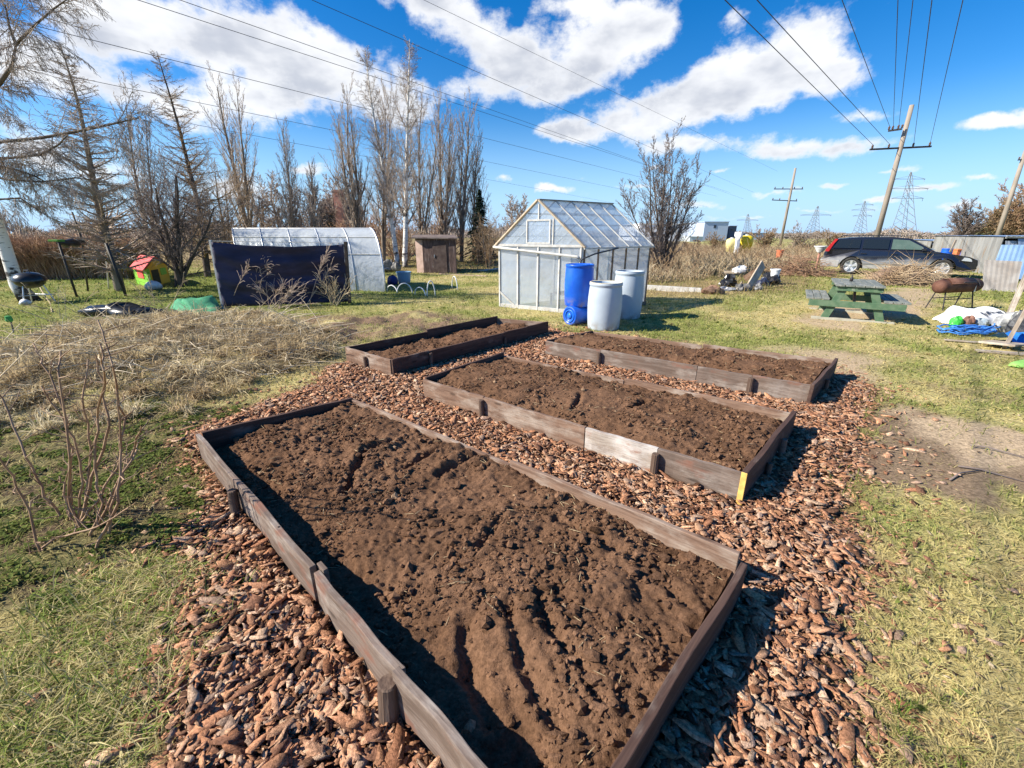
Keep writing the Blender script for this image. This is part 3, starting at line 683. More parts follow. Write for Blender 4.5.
# ------------------------------------------------------------------ soil in the beds
m_soil = attrmat('garden_soil', 70., .95, bump=.9, vary=.35, bscale=150., bdist=.008)
ico_v = []; 
_t = (1+5**.5)/2
for a_, b_ in ((-1, _t), (1, _t), (-1, -_t), (1, -_t)): ico_v += [(a_, b_, 0), (0, a_, b_), (b_, 0, a_)]
ico_v = np.array(ico_v)/math.hypot(1, _t)
def hull_faces(v):
    fs = []
    n = len(v)
    for i in range(n):
        for j in range(i+1, n):
            for k in range(j+1, n):
                nn = np.cross(v[j]-v[i], v[k]-v[i]); s = (v-v[i])@nn
                if (s < 1e-6).all(): fs.append((i, j, k))
                elif (s > -1e-6).all(): fs.append((i, k, j))
    return np.array(fs)
ico_f = hull_faces(ico_v)
def soil(k, label, res, hfun, nclod, seed, grooves=(), inset=.014):
    P = [Vector((p.x, p.y, 0)) for p in BEDS[k]]; cen = sum(P, Vector())/4
    P = [cen+(p-cen)*(1-inset/((p-cen).length)) for p in P]
    Lu = (P[3]-P[0]).length; Lv = (P[1]-P[0]).length; nu = int(Lu/res); nv = int(Lv/res)
    u, v = np.meshgrid(np.linspace(0, 1, nu), np.linspace(0, 1, nv), indexing='ij'); u = u.ravel(); v = v.ravel()
    p0, p1, p2, p3 = [np.array(p[:2]) for p in P]
    def pos(u, v): return (p0[None]*((1-u)*(1-v))[:, None]+p1[None]*((1-u)*v)[:, None]+p2[None]*(u*v)[:, None]+p3[None]*(u*(1-v))[:, None])
    gl = []
    for (pts, dep, wid) in grooves:
        gl.append(([G(px, py, .15)[:2] for px, py in pts], dep, wid))
    def height(x, y, u, v):
        e = np.minimum(np.minimum(u*Lu, (1-u)*Lu), np.minimum(v*Lv, (1-v)*Lv))
        wob = fbm(x*3, y*3, seed, 3); wx = x+(wob-.5)*.14; wy = y+(fbm(x*3+9, y*3, seed+1, 3)-.5)*.14
        h = hfun(u, v, x, y)+(fbm(x*2.6, y*2.6, seed+2, 3)-.5)*.075
        r = fbm(wx*6.5, wy*6.5, seed+3, 5, .55); h = h+(r-.5)*.075
        lump = 1-np.abs(2*fbm(x*15, y*15, seed+4, 4, .6)-1); h = h+(lump-.75)*.022
        h = h+(fbm(x*38, y*38, seed+6, 4, .7)-.5)*.030
        for pts, dep, wid in gl:
            d = np.full(x.shape, 9.)
            for i in range(len(pts)-1):
                ax, ay = pts[i]; bx, by = pts[i+1]; ux, uy = bx-ax, by-ay; LL = ux*ux+uy*uy
                t = np.clip(((x-ax)*ux+(y-ay)*uy)/LL, 0, 1); d = np.minimum(d, np.hypot(x-ax-t*ux, y-ay-t*uy))
            d = d+(fbm(x*11, y*11, seed+8, 3)-.5)*wid*1.1
            h = h-.98*dep*np.exp(-(d/wid)**2)+dep*.3*np.exp(-((d-2.1*wid)/(wid*.9))**2)
        return h-.012*sstep(.05, 0, e)
    xy = pos(u, v); H = height(xy[:, 0], xy[:, 1], u, v)
    hi = .25 if k != 3 else .19
    H = np.where(H > hi-.03, hi-.03+.03*np.tanh((H-hi+.03)/.05), H)
    V = np.column_stack([xy, H])
    i = (np.arange(nu-1)[:, None]*nv+np.arange(nv-1)[None]).ravel()
    Fq = np.concatenate([np.stack([i, i+nv, i+nv+1], 1), np.stack([i, i+nv+1, i+1], 1)])
    rng = np.random.default_rng(seed)
    def scol(x, y):
        q = fbm(x*5, y*5, seed+12, 4)[:, None]; q2 = fbm(x*28, y*28, seed+13, 3)[:, None]
        return np.array([.124, .068, .040])*(.75+.35*q+.3*q2)+np.array([.018, .011, .007])*(q > .52)
    cu, cv = rng.uniform(.01, .99, nclod), rng.uniform(.012, .988, nclod); cxy = pos(cu, cv)
    dens_ = fbm(cxy[:, 0]*4, cxy[:, 1]*4, seed+15, 3); kk = rng.random(nclod) < sstep(.35, .65, dens_)*.9+.1
    cu, cv, cxy = cu[kk], cv[kk], cxy[kk]; nc = len(cu)
    cs = np.clip(rng.lognormal(math.log(.0062), .62, nc), .0025, .03); big = rng.random(nc) < .022; cs = np.where(big, np.clip(cs*2.4, .012, .034), cs); ch = height(cxy[:, 0], cxy[:, 1], cu, cv); ch = np.where(ch > hi-.03, hi-.03+.03*np.tanh((ch-hi+.03)/.05), ch)
    CV = ico_v[None]*cs[:, None, None]*rng.uniform(.55, 1.25, (nc, 12, 1))*rng.uniform(.8, 1.15, (nc, 12, 1))*np.stack([rng.uniform(.8, 1.5, nc), rng.uniform(.7, 1.2, nc), rng.uniform(.5, .95, nc)], 1)[:, None]
    root = rng.random(nc) < .022; ra = rng.uniform(0, 6.283, nc); rl = rng.uniform(.012, .05, nc); sx_ = ico_v[None, :, 0]*rl[:, None]; sy_ = ico_v[None, :, 1]*.0022; RT = np.stack([sx_*np.cos(ra)[:, None]-sy_*np.sin(ra)[:, None], sx_*np.sin(ra)[:, None]+sy_*np.cos(ra)[:, None], ico_v[None, :, 2]*.002+sx_*rng.normal(0, .2, (nc, 1))+.005], 2); CV = np.where(root[:, None, None], RT, CV)
    CV = CV+np.column_stack([cxy, ch+cs*.2])[:, None]
    CF = (np.arange(nc)[:, None, None]*12+ico_f[None]).reshape(-1, 3)+len(V)
    cc = np.repeat(scol(cxy[:, 0], cxy[:, 1])*rng.uniform(.75, 1.35, (nc, 1)), 12, axis=0)
    chip = np.repeat(rng.random(nc) < .012, 12); cc[chip] = [.34, .22, .13]; chip = np.repeat(rng.random(nc) < .05, 12); cc[chip] *= .55; cc[np.repeat(root, 12)] = [.40, .30, .18]
    me = np_mesh('garden_soil', np.concatenate([V, CV.reshape(-1, 3)]), np.concatenate([Fq, CF]), np.concatenate([scol(xy[:, 0], xy[:, 1]), cc]))
    sm = np.zeros(len(Fq)+len(CF), bool); sm[:len(Fq)] = True; 
    o = link('garden_soil', me, m_soil); me.polygons.foreach_set('use_smooth', sm)
    tag(o, label, 'soil', 'soil filling the raised beds', 'stuff')
GR1 = [([(508, 602), (520, 640), (545, 690), (560, 715)], .042, .03), ([(538, 590), (552, 625), (585, 660), (600, 690)], .036, .024), 
       ([(465, 612), (470, 660), (490, 700)], .035, .03), ([(352, 470), (366, 452), (392, 445)], .05, .026), ([(402, 470), (430, 455), (452, 450)], .045, .026),
       ([(440, 475), (468, 462), (500, 455)], .045, .028), ([(345, 490), (352, 475)], .05, .025), ([(560, 520), (600, 540), (640, 555)], .03, .03), ([(480, 545), (500, 520)], .025, .025), ([(668, 580), (690, 600)], .03, .028)]
soil(1, 'dark brown soil raked into furrows in the largest bed', .0085, lambda u, v, x, y: .100+.068*v-.04*v*u*sstep(.5, 1, u)+.012*(1-u)*v-.048*sstep(.36, .05, v), 17000, 101, GR1)
GR2 = [([(528, 400), (548, 392)], .05, .03), ([(573, 418), (580, 402)], .06, .025), ([(632, 415), (645, 408)], .06, .028), ([(735, 430), (748, 428)], .03, .02)]
soil(2, 'heaped dark brown soil in the middle bed', .010, lambda u, v, x, y: .155+.085*np.sin(np.pi*np.clip(v*1.1, 0, 1))*(.65+.5*np.sin(np.pi*u))+.02*(1-u), 11000, 202, GR2)
soil(3, 'level brown soil in the dark far left bed', .014, lambda u, v, x, y: .115+.04*v*0+.03*sstep(.0, .3, u), 4000, 303)
soil(4, 'heaped crumbly soil in the bed by the white barrels', .013, lambda u, v, x, y: .16+.085*np.sin(np.pi*np.clip(v*1.05, 0, 1))*(.8+.25*np.sin(7*u)), 8000, 404)

# ------------------------------------------------------------------ trees
BARK_GREY = nmat('bark_grey_brown', (.15, .12, .095), (.28, .23, .18), 9, .95, bump=.4, bscale=30, stretch=(1, 1, .3))
BARK_DARK = nmat('bark_dark', (.075, .06, .05), (.14, .11, .09), 9, .95, bump=.4, bscale=30, stretch=(1, 1, .3))
TWIG_GREY = nmat('twig_grey', (.30, .235, .19), (.42, .345, .285), 2, .9, bump=0)
TWIG_BROWN = nmat('twig_brown', (.25, .165, .095), (.38, .27, .165), 2, .9, bump=0)
TWIG_RED = nmat('twig_red_brown', (.30, .175, .11), (.42, .27, .175), 2, .9, bump=0)
TWIG_DARK = nmat('twig_dark', (.14, .11, .10), (.24, .195, .175), 2, .9, bump=0)
TWIG_STRAW = nmat('twig_straw', (.42, .33, .20), (.58, .47, .31), 2, .9, bump=0)
NEEDLE = nmat('spruce_needles', (.016, .03, .016), (.04, .06, .026), 5, .85, bump=0)
def birch_mat():
    m, t, b = newmat('birch_bark'); tc = t.new('ShaderNodeTexCoord').outputs['Object']
    n = t.noise(t.scaled(tc, 3, 3, 16), 1.6, 5, .6); n2 = t.noise(t.scaled(tc, 1, 1, 1.6), 2.2, 4)
    sx = t.new('ShaderNodeSeparateXYZ'); t.l.new(tc, sx.inputs[0])
    c = t.mix(t.ramp(n, .57, .66), (.72, .69, .64), (.06, .05, .045))
    lowd = t.math('ADD', t.ramp(sx.outputs[2], .15, 1.3, .34, 0), t.ramp(n2, .5, .75, 0, .3))
    c = t.mix(t.ramp(t.math('ADD', n2, lowd), .72, .86), c, (.05, .043, .038))
    t.set(b, 'Base Color', c); t.set(b, 'Roughness', .8); return m
BIRCH = birch_mat()
class K:
    def __init__(s, **k): s.__dict__.update(k)
def grow(S, rn, p, d, Ln, r, lev, k):
    n = k.steps[lev]; seg = Ln/n; p = Vector(p); d = Vector(d).normalized(); ph = rn.random()*6.28
    for i in range(n):
        t = (i+1)/n
        d = (d+Vector((rn.gauss(0, 1), rn.gauss(0, 1), rn.gauss(0, 1)))*k.wob[lev]+Vector((0, 0, k.trop[lev]))).normalized()
        q = p+d*seg; r0 = max(r*(1-k.taper[lev]*i/n), k.rmin); r1 = max(r*(1-k.taper[lev]*t), k.rmin)
        S[min(lev, len(S)-1)].add(p, q, r0, r1)
        if lev < k.maxlev and t >= k.start[lev]:
            nb = k.nb[lev]; nb = int(nb)+(rn.random() < nb-int(nb))
            for _ in range(nb):
                ph += 2.4+rn.uniform(-.5, .5)
                a = k.ang[lev]*rn.uniform(.75, 1.25)
                ax = d.cross(Vector((0, 0, 1)) if abs(d.z) < .95 else Vector((1, 0, 0))).normalized(); bx = d.cross(ax)
                if k.flat[lev]: sd = (ax if rn.random() < .5 else -ax)*1.0+bx*rn.uniform(-.6, .6); sd.normalize()
                else: sd = ax*math.cos(ph)+bx*math.sin(ph)
                cd = d*math.cos(a)+sd*math.sin(a)
                shape = k.shape(t) if lev == 0 else 1-k.fall[lev]*t
                cl = Ln*k.lr[lev]*shape*rn.uniform(.7, 1.15)
                if cl > .04: grow(S, rn, p+(q-p)*rn.random(), cd, cl, max(r1*k.rr[lev], k.rmin), lev+1, k)
        p = q
    return p
LARCH = K(maxlev=2, steps=(22, 6, 3), wob=(.02, .07, .12), trop=(.0, .03, -.05), taper=(.93, .85, .6), rmin=.004, start=(.12, .12, 9), nb=(7, 3.6, 0), ang=(1.3, .85, 0), lr=(.27, .36, 0),
          shape=lambda t: max(.10, (1.08-t)**.7), fall=(0, .6, 0), rr=(.34, .5), flat=(0, 1, 0))
POPLAR = K(reach=.98, maxlev=3, steps=(14, 9, 5, 3), wob=(.03, .05, .07, .1), trop=(.05, .12, .12, .1), taper=(.9, .85, .8, .5), rmin=.004, start=(.16, .15, .1, 9), nb=(2.5, 1.5, 1.1, 0), ang=(.5, .45, .5, 0), lr=(.40, .32, .45, 0),
           shape=lambda t: 1.05-.72*t, fall=(0, .5, .4), rr=(.5, .55, .6), flat=(0, 0, 0, 0))
SPREAD = K(reach=.85, maxlev=3, steps=(8, 7, 5, 3), wob=(.07, .09, .12, .14), trop=(.06, .05, .03, .02), taper=(.75, .8, .8, .5), rmin=.004, start=(.2, .15, .1, 9), nb=(2, 1.6, 1.4, 0), ang=(.75, .7, .7, 0), lr=(.6, .5, .45, 0),
           shape=lambda t: 1.1-.45*t, fall=(0, .45, .4), rr=(.55, .6, .6), flat=(0, 0, 0, 0))
VASE = K(reach=.9, maxlev=3, steps=(9, 8, 5, 3), wob=(.045, .06, .08, .1), trop=(.008, .06, .06, .04), taper=(.8, .85, .8, .5), rmin=.006, start=(.15, .2, .15, 9), nb=(1.6, 1.4, 1.1, 0), ang=(.58, .55, .55, 0), lr=(.36, .42, .42, 0),
         shape=lambda t: 1.1-.5*t, fall=(0, .5, .4), rr=(.6, .6, .6), flat=(0, 0, 0, 0))
BIRCHK = K(reach=1.0, maxlev=3, steps=(16, 7, 6, 4), wob=(.02, .07, .08, .1), trop=(.02, .06, -.06, -.12), taper=(.92, .88, .8, .5), rmin=.003, start=(.25, .12, .1, 9), nb=(3.4, 2.2, 1.5, 0), ang=(.6, .6, .6, 0), lr=(.27, .45, .5, 0),
           shape=lambda t: max(.1, 1.2-1.0*t), fall=(0, .5, .4), rr=(.4, .5, .6), flat=(0, 0, 0, 0))
BUSH = K(reach=.8, maxlev=3, steps=(6, 5, 4, 3), wob=(.1, .12, .14, .15), trop=(.04, .03, .02, 0), taper=(.7, .7, .6, .5), rmin=.004, start=(.15, .1, .1, 9), nb=(1.5, 1.5, 1.3, 0), ang=(.55, .6, .6, 0), lr=(.6, .5, .5, 0),
         shape=lambda t: 1, fall=(0, .4, .4), rr=(.6, .6, .6), flat=(0, 0, 0, 0))
def tree(label, b, tops, k, r, mt, mc, seed, name='bare_tree', group=None, Y=None, rmin=None, bowed=0.):
    """b: foot, tops: one or several stem ends, all measured; stems at the foot's distance"""
    rn = random.Random(seed); base = G(*b) if Y is None else PY(b[0], b[1], Y); base.z = min(base.z, 0)
    th = thing(name, label, 'shrub' if 'shrub' in name else 'tree', base, 0, group)
    S = [SEG(), SEG(), SEG()] if k is not BUSH else [SEG(), SEG()]
    rm = k.rmin; k.rmin = rmin if rmin else max(rm, .00013*base.length)
    for i, tp in enumerate(tops):
        e = PY(tp[0], tp[1], base.y+(rn.uniform(-.6, .6) if len(tops) > 1 else 0)); st = base+Vector((rn.uniform(-.12, .12), rn.uniform(-.12, .12), -.05)) if len(tops) > 1 else base+Vector((0, 0, -.05))
        d = e-st; rr = r*(1 if i == 0 else rn.uniform(.6, .95))
        grow(S, rn, st, d, d.length*k.__dict__.get('reach', 1), rr, 0, k)
    k.rmin = rm
    if len(S) == 3:
        # trunk and main limbs together, crown of twigs apart
        tr = S[0]; 
        tr.build('trunk', mt, th, 7, base)
        cr = S[1]; cr.a += S[2].a
        cr.build('crown', mc, th, 3, base)
    else:
        S[0].build('stems', mt, th, 5, base); S[1].build('crown', mc, th, 3, base)
    return th
# left side, seen from left to right
tree('tall bare larch with level branches behind the black kettle grill', (120, 291), [(66, 52)], LARCH, .14, BARK_GREY, TWIG_GREY, 1, 'larch_tree')
tree('tall bare larch hung with brown cones behind the playhouse', (208, 277), [(174, 54)], LARCH, .13, BARK_DARK, TWIG_BROWN, 2, 'larch_tree')
tree('dark many-stemmed bare tree right of the playhouse', (181, 286), [(150, 168), (168, 150), (196, 160), (130, 190), (215, 190)], SPREAD, .085, BARK_DARK, TWIG_DARK, 3)
tree('slim bare tree between the two larches', (158, 276), [(128, 92), (140, 110)], POPLAR, .08, BARK_GREY, TWIG_GREY, 4)
tree('short bushy tree at the foot of the cone-hung larch', (230, 272), [(205, 150), (228, 165), (190, 175)], SPREAD, .07, BARK_GREY, TWIG_BROWN, 44)
G1 = 'upright bare poplars behind the tunnel greenhouse'
tree('upright bare poplar, the first right of the cone-hung larch', (252, 268), [(226, 82), (243, 90)], POPLAR, .14, BARK_GREY, TWIG_GREY, 5, 'poplar_tree', G1)
tree('slender poplar rising over the middle of the tunnel greenhouse', (298, 268), [(268, 125), (283, 140)], POPLAR, .09, BARK_GREY, TWIG_GREY, 6, 'poplar_tree', G1)
tree('bare poplar just left of the brick chimney', (322, 268), [(300, 160), (318, 170)], POPLAR, .07, BARK_GREY, TWIG_GREY, 7, 'poplar_tree', G1)
tree('poplar with fanned limbs right of the brick chimney', (361, 266), [(330, 112), (350, 95), (366, 120)], POPLAR, .13, BARK_GREY, TWIG_GREY, 8, 'poplar_tree', G1)
tree('poplar standing between the two white birches', (385, 264), [(372, 100), (392, 92)], POPLAR, .10, BARK_GREY, TWIG_GREY, 9, 'poplar_tree', G1)
tree('poplar behind the left end of the brown shed', (423, 263), [(412, 100), (425, 118)], POPLAR, .12, BARK_GREY, TWIG_GREY, 10, 'poplar_tree', G1)
tree('thick poplar behind the middle of the brown shed', (443, 262), [(436, 98), (450, 112), (444, 130)], POPLAR, .14, BARK_GREY, TWIG_GREY, 11, 'poplar_tree', G1)
tree('poplar behind the right corner of the brown shed', (461, 262), [(456, 104), (470, 118)], POPLAR, .13, BARK_GREY, TWIG_GREY, 12, 'poplar_tree', G1)
tree('poplar left of the dark spruce', (472, 262), [(478, 128), (489, 160)], POPLAR, .10, BARK_GREY, TWIG_GREY, 13, 'poplar_tree', G1)
G2 = 'white-stemmed birches by the blue tub'
tree('white birch leaning left over the blue tub', (398, 266), [(372, 52)], BIRCHK, .14, BIRCH, TWIG_GREY, 14, 'birch_tree', G2)
tree('straight white birch left of the brown shed', (405, 268), [(396, 35)], BIRCHK, .14, BIRCH, TWIG_GREY, 15, 'birch_tree', G2)
# far grey tree belt
for i, (bx, tp, lab) in enumerate([(285, [(275, 178), (292, 186)], 'hazy grey tree far behind the left part of the tunnel greenhouse'), (312, [(305, 186), (322, 190)], 'hazy grey tree far behind the brick chimney'),
                                   (338, [(330, 180), (346, 188)], 'hazy grey tree far behind the red shrubs'), (517, [(512, 200), (524, 206)], 'small brown tree behind the left slope of the greenhouse'),
                                   (262, [(255, 190), (270, 196)], 'hazy grey tree far behind the left end of the tunnel greenhouse')]):
    tree(lab, (bx, 255), tp, SPREAD, .16, BARK_GREY, TWIG_GREY, 60+i, group='far bare trees behind the tunnel greenhouse', Y=34., rmin=.014)
# spruce
def spruce(label, b, tp, Y, wid, seed, mat=NEEDLE, name='spruce_tree', dens=900, lowz=.05):
    rn = np.random.default_rng(seed); base = PY(b[0], b[1], Y); top = PY(tp[0], tp[1], Y); base.z = 0; H = top.z
    th = thing(name, label, 'tree', base)
    mb = MB(); mb.tube([(0, 0, -.1), (0, 0, H*.5), (0, 0, H*.97)], [wid*.08, wid*.05, .01], 7); mb.build('trunk', BARK_DARK, th, smooth=True)
    t = rn.random(dens)**.8*(1-lowz)+lowz; a = np.round(rn.random(dens)*11)/11*6.28+t*9+rn.normal(0, .18, dens); rad = wid*(1.02-t)*rn.uniform(.25, 1.05, dens)*(1+.25*np.sin(a*3+t*23))
    c = np.stack([rad*np.cos(a), rad*np.sin(a), t*H-rad*.25], 1); s = wid*.13*rn.uniform(.6, 1.5, dens)*(1.2-t*.6)
    V = np.zeros((dens, 4, 3)); out = np.stack([np.cos(a), np.sin(a), np.full(dens, -.45)], 1); sd = np.stack([-np.sin(a), np.cos(a), rn.normal(0, .35, dens)], 1)
    V[:, 0] = c-out*s[:, None]; V[:, 1] = c+sd*s[:, None]*.5; V[:, 2] = c+out*s[:, None]*1.3; V[:, 3] = c-sd*s[:, None]*.5
    link('crown', np_mesh('crown', V.reshape(-1, 3), np.arange(dens*4).reshape(-1, 4)), mat, th)
    return th
spruce('dark green spruce left of the greenhouse', (481, 262), (483, 190), 26., 1.15, 3)
tree('brown scrubby tree below the dark spruce', (488, 268), [(480, 222), (492, 215), (498, 228)], BUSH, .05, BARK_GREY, TWIG_BROWN, 70, 'bare_shrub', Y=22.)
# vase shaped tree right of the greenhouse
tree('vase-shaped bare tree right of the greenhouse', (663, 275), [(656, 134), (671, 138), (643, 146), (686, 154), (620, 182), (706, 186), (628, 162), (699, 168), (663, 150), (678, 165)], VASE, .065, BARK_DARK, TWIG_DARK, 21)
# red-brown shrubs
for i, (bx, by, tops, mt_, lab) in enumerate([(362, 272, [(345, 214), (362, 206), (378, 212), (336, 230), (352, 222)], TWIG_RED, 'dense red-brown shrub right of the tunnel greenhouse roof'),
                                              (398, 268, [(392, 205), (410, 212), (422, 222), (380, 218)], TWIG_RED, 'red-brown shrub behind the birches and blue tub'),
                                              (440, 264, [(430, 222), (445, 216), (460, 226)], TWIG_RED, 'red-brown shrub behind the brown shed roof'),
                                              (478, 266, [(468, 232), (484, 226), (495, 240)], TWIG_BROWN, 'brown shrub between shed and greenhouse')]):
    tree(lab, (bx, by), tops+[(q[0]+(-1)**j*9, q[1]+14) for j, q in enumerate(tops)], BUSH, .045, TWIG_GREY, mt_, 80+i, 'bare_shrub', 'bare shrubs round the tunnel greenhouse', Y=(26, 28, 27, 25)[i], rmin=.008)
for i, (bx, tp, lab) in enumerate([(165, [(150, 205), (172, 215), (185, 225)], 'brown twiggy shrub behind the playhouse'), (235, [(215, 215), (240, 222), (255, 235)], 'brown twiggy shrub at the left end of the tunnel greenhouse'),
                                   (110, [(98, 220), (118, 215), (130, 235)], 'brown twiggy shrub behind the leaning dark posts')]):
    tree(lab, (bx, 272), tp, BUSH, .04, TWIG_GREY, TWIG_BROWN, 90+i, 'bare_shrub', 'brown shrubs below the larches', Y=19., rmin=.007)
# big birch at the left edge with drooping twigs reaching over the picture
rn = random.Random(5); base = G(21, 300); YB = base.y
th = thing('birch_tree', 'old white birch beside the black kettle grill, drooping twigs overhead', 'tree', base)
mb = MB(); pts = [base+Vector((.25, 0, -.05)), PY(17, 285, YB), PY(4, 243, YB), PY(-14, 190, YB), PY(-40, 110, YB), PY(-60, 20, YB), PY(-75, -80, YB)]
mb.tube([p-base for p in pts], [.22, .145, .125, .115, .10, .08, .04], 12); mb.build('trunk', BIRCH, th, smooth=True)
S = [SEG(), SEG(), SEG()]
WEEP = K(maxlev=3, steps=(9, 7, 7, 4), wob=(.05, .07, .06, .08), trop=(.01, .0, -.1, -.16), taper=(.85, .85, .7, .5), rmin=.0035, start=(.1, .05, .1, 9), nb=(2.2, 1.9, 1.2, 0), ang=(.6, .6, .6, 0), lr=(.45, .55, .5, 0),
         shape=lambda t: 1.1-.4*t, fall=(0, .5, .4), rr=(.55, .5, .6), flat=(0, 0, 0, 0))
limbs = [([(-40, 110), (0, 83), (12, 66), (16, 45)], .06), ([(16, 45), (20, 40), (34, 26), (52, 10), (66, 0)], .032), ([(16, 45), (9, 25), (5, 4)], .03), ([(-25, 150), (0, 142), (40, 138), (85, 130), (112, 124), (138, 118)], .042),
         ([(-25, 160), (10, 158), (40, 155), (58, 145), (68, 135)], .034), ([(-20, 170), (10, 168), (35, 176), (60, 190)], .03), ([(-15, 175), (10, 180), (40, 182), (75, 178), (98, 180)], .03), ([(-10, 200), (20, 198), (45, 215)], .026),
         ([(-60, 20), (-20, -20), (30, -50), (90, -60)], .05), ([(-60, 20), (-30, -5), (10, -20)], .045)]
for pts, r0 in limbs:
    P = [PY(x, y, YB+(-.12*i if pts[0][0] < 0 else -.4-.1*i)) for i, (x, y) in enumerate(pts)]
    S[0].line(P, r0, r0*.35); tot = sum((P[i+1]-P[i]).length for i in range(len(P)-1))
    for i in range(len(P)-1):
        seg = P[i+1]-P[i]; nn = max(2, int(seg.length/.18))
        for j in range(nn):
            q = P[i]+seg*((j+rn.random())/nn)
            sd = Vector((rn.gauss(0, 1), rn.gauss(0, 1), rn.gauss(-.2, .8))).normalized()
            grow(S, rn, q, seg.normalized()*.5+sd*.8, rn.uniform(.5, 1.35), .010, 1, WEEP)
S[0].build('limbs', BARK_DARK, th, 6, base); cr = S[1]; cr.a += S[2].a; cr.build('crown', TWIG_GREY, th, 3, base)

# ------------------------------------------------------------------ dry hedge, scrub and tree lines
def stems(nb, xyf, hf, rf, rng, lean=.22, bend=.3, branch=2):
    S = SEG()
    for i in range(nb):
        x, y = xyf(rng); z = float(ground_h([x], [y])[0])-.02; h = hf(rng, x, y); r = rf(rng)
        d = Vector((rng.gauss(0, lean), rng.gauss(0, lean), 1)).normalized(); p = Vector((x, y, z)); m = p+d*h*.5
        d2 = (d+Vector((rng.gauss(0, bend), rng.gauss(0, bend), 0))).normalized(); e = m+d2*h*.5
        S.add(p, m, r, r*.8); S.add(m, e, r*.8, r*.4)
        for _ in range(branch):
            q = m+(e-m)*rng.random(); dd = (d2+Vector((rng.gauss(0, .7), rng.gauss(0, .7), rng.uniform(-.1, .4)))).normalized()
            S.add(q, q+dd*h*rng.uniform(.15, .35), r*.6, r*.35)
    return S
rn = random.Random(31)
a0, a1 = G(-60, 281), G(128, 279)
def hx(r):
    t = r.random(); return a0.x+(a1.x-a0.x)*t, a0.y+(a1.y-a0.y)*t+r.uniform(0, 1.1)
S = stems(5200, hx, lambda r, x, y: r.uniform(.9, 1.25)*1.2, lambda r: r.uniform(.008, .016), rn, .16, .25, 3)
th = thing('dry_hedge', 'long brown dry hedge along the boundary at left', 'hedge', (a0+a1)/2); S.build('twigs', TWIG_RED, th, 3, (a0+a1)/2)
scb = [(q.x, q.y) for q in (G(648, 284), G(710, 279), G(790, 269), G(818, 262))]+[(30, 34), (14, 40), (4, 30), (4.4, 17)]
P = np.array(scb)
def sx(r):
    while True:
        x = r.uniform(P[:, 0].min(), P[:, 0].max()); y = P[:, 1].min()+(P[:, 1].max()-P[:, 1].min())*r.random()**1.5
        if in_poly(np.array([x]), np.array([y]), scb)[0]: return x, y
S = stems(7500, sx, lambda r, x, y: r.uniform(.22, .72)*(.5+1.0*float(fbm(np.array([x*.5]), np.array([y*.5]), 7, 3)[0])), lambda r: r.uniform(.008, .016), rn, .4, .5, 3)
tag(S.build('dry_scrub', TWIG_STRAW), 'tangle of dry straw-coloured scrub behind the junk pile', 'scrub', kind='stuff')
S = stems(2600, sx, lambda r, x, y: r.uniform(.3, 1.15)*min(1, max(.3, (y-11.5)/7))*(.45+.9*float(fbm(np.array([x*.35]), np.array([y*.35]), 8, 3)[0])), lambda r: r.uniform(.008, .018), rn, .35, .4, 4)
tag(S.build('bare_undergrowth', TWIG_BROWN), 'grey bare undergrowth rising above the dry scrub', 'undergrowth', kind='stuff')
for i, (bx, Y, tops, mt_, lab) in enumerate([(716, 52, [(709, 237), (716, 234), (722, 238)], TWIG_BROWN, 'brown round shrub in front of the tall blue-grey warehouse block'), (660, 40, [(652, 240), (668, 242)], TWIG_STRAW, 'straw-coloured shrub behind the foot of the vase-shaped tree'),
      (765, 44, [(758, 228), (770, 231), (776, 234)], TWIG_BROWN, 'brown shrub between the yellow tanks and the distant leaning pole'), (800, 40, [(792, 231), (806, 229), (815, 234)], TWIG_GREY, 'grey shrub right of the distant leaning pole'),
      (832, 44, [(826, 232), (840, 234)], TWIG_BROWN, 'brown shrub just above the rear roof of the car'), (690, 38, [(684, 243), (697, 240)], TWIG_BROWN, 'low brown shrub in front of the low grey warehouse')]):
    tree(lab, (bx, 245), tops+[(q[0]+(-1)**j*5, q[1]+5) for j, q in enumerate(tops)], BUSH, .06, TWIG_GREY, mt_, 180+i, 'bare_shrub', 'bare shrubs beyond the scrub', Y=Y, rmin=.014)
# dry grass tufts along the far plots
x, y = polar(26000, 9.5, 40, -62, 40); k = soft(x, y, [(3.4, 11.6), (9, 12.8), (13, 20), (20, 30), (60, 200), (-200, 200), (-60, 25), (-12, 22), (0, 19), (2.5, 14)], .8, 42, .5, .8) > .5; x, y = x[k], y[k]; d = np.hypot(x, y)
k = fbm(x*.8, y*.8, 91, 3) > .45; x, y, d = x[k], y[k], d[k]
V, Fb, cc = blades(x, y, ground_h(x, y), RNG.uniform(.12, .42, len(x)), .004*d/8, RNG.uniform(.7, 1.5, len(x)), np.array([.38, .29, .15])*RNG.uniform(.6, 1.25, (len(x), 1)), curl=.6)
tag(link('dry_grass', np_mesh('dry_grass', V, Fb, cc), m_grass), 'tall dry grass on the far plots behind the beds', 'grass', kind='stuff')
# far tree line on the horizon
S = SEG(); rn = random.Random(77)
for i in range(5200):
    a = rn.uniform(-60, 62); dist = rn.uniform(150, 260); x = dist*math.sin(R(a)); y = dist*math.cos(R(a)); hgt = rn.uniform(1.2, 3.6)*(.5+float(vnoise(np.array([a*.35]), np.array([1.]), 4)[0]))*(1.4 if a < 20 else .75)
    p = Vector((x, y, 0)); m = p+Vector((rn.gauss(0, .4), 0, hgt*.6)); S.add(p, m, .22, .16)
    for _ in range(3): S.add(m, m+Vector((rn.gauss(0, 1.2), rn.gauss(0, .5), hgt*rn.uniform(.1, .5))), .14, .06)
tag(S.build('far_treeline', TWIG_GREY), 'low brown line of far woods on the horizon', 'woods', kind='stuff')
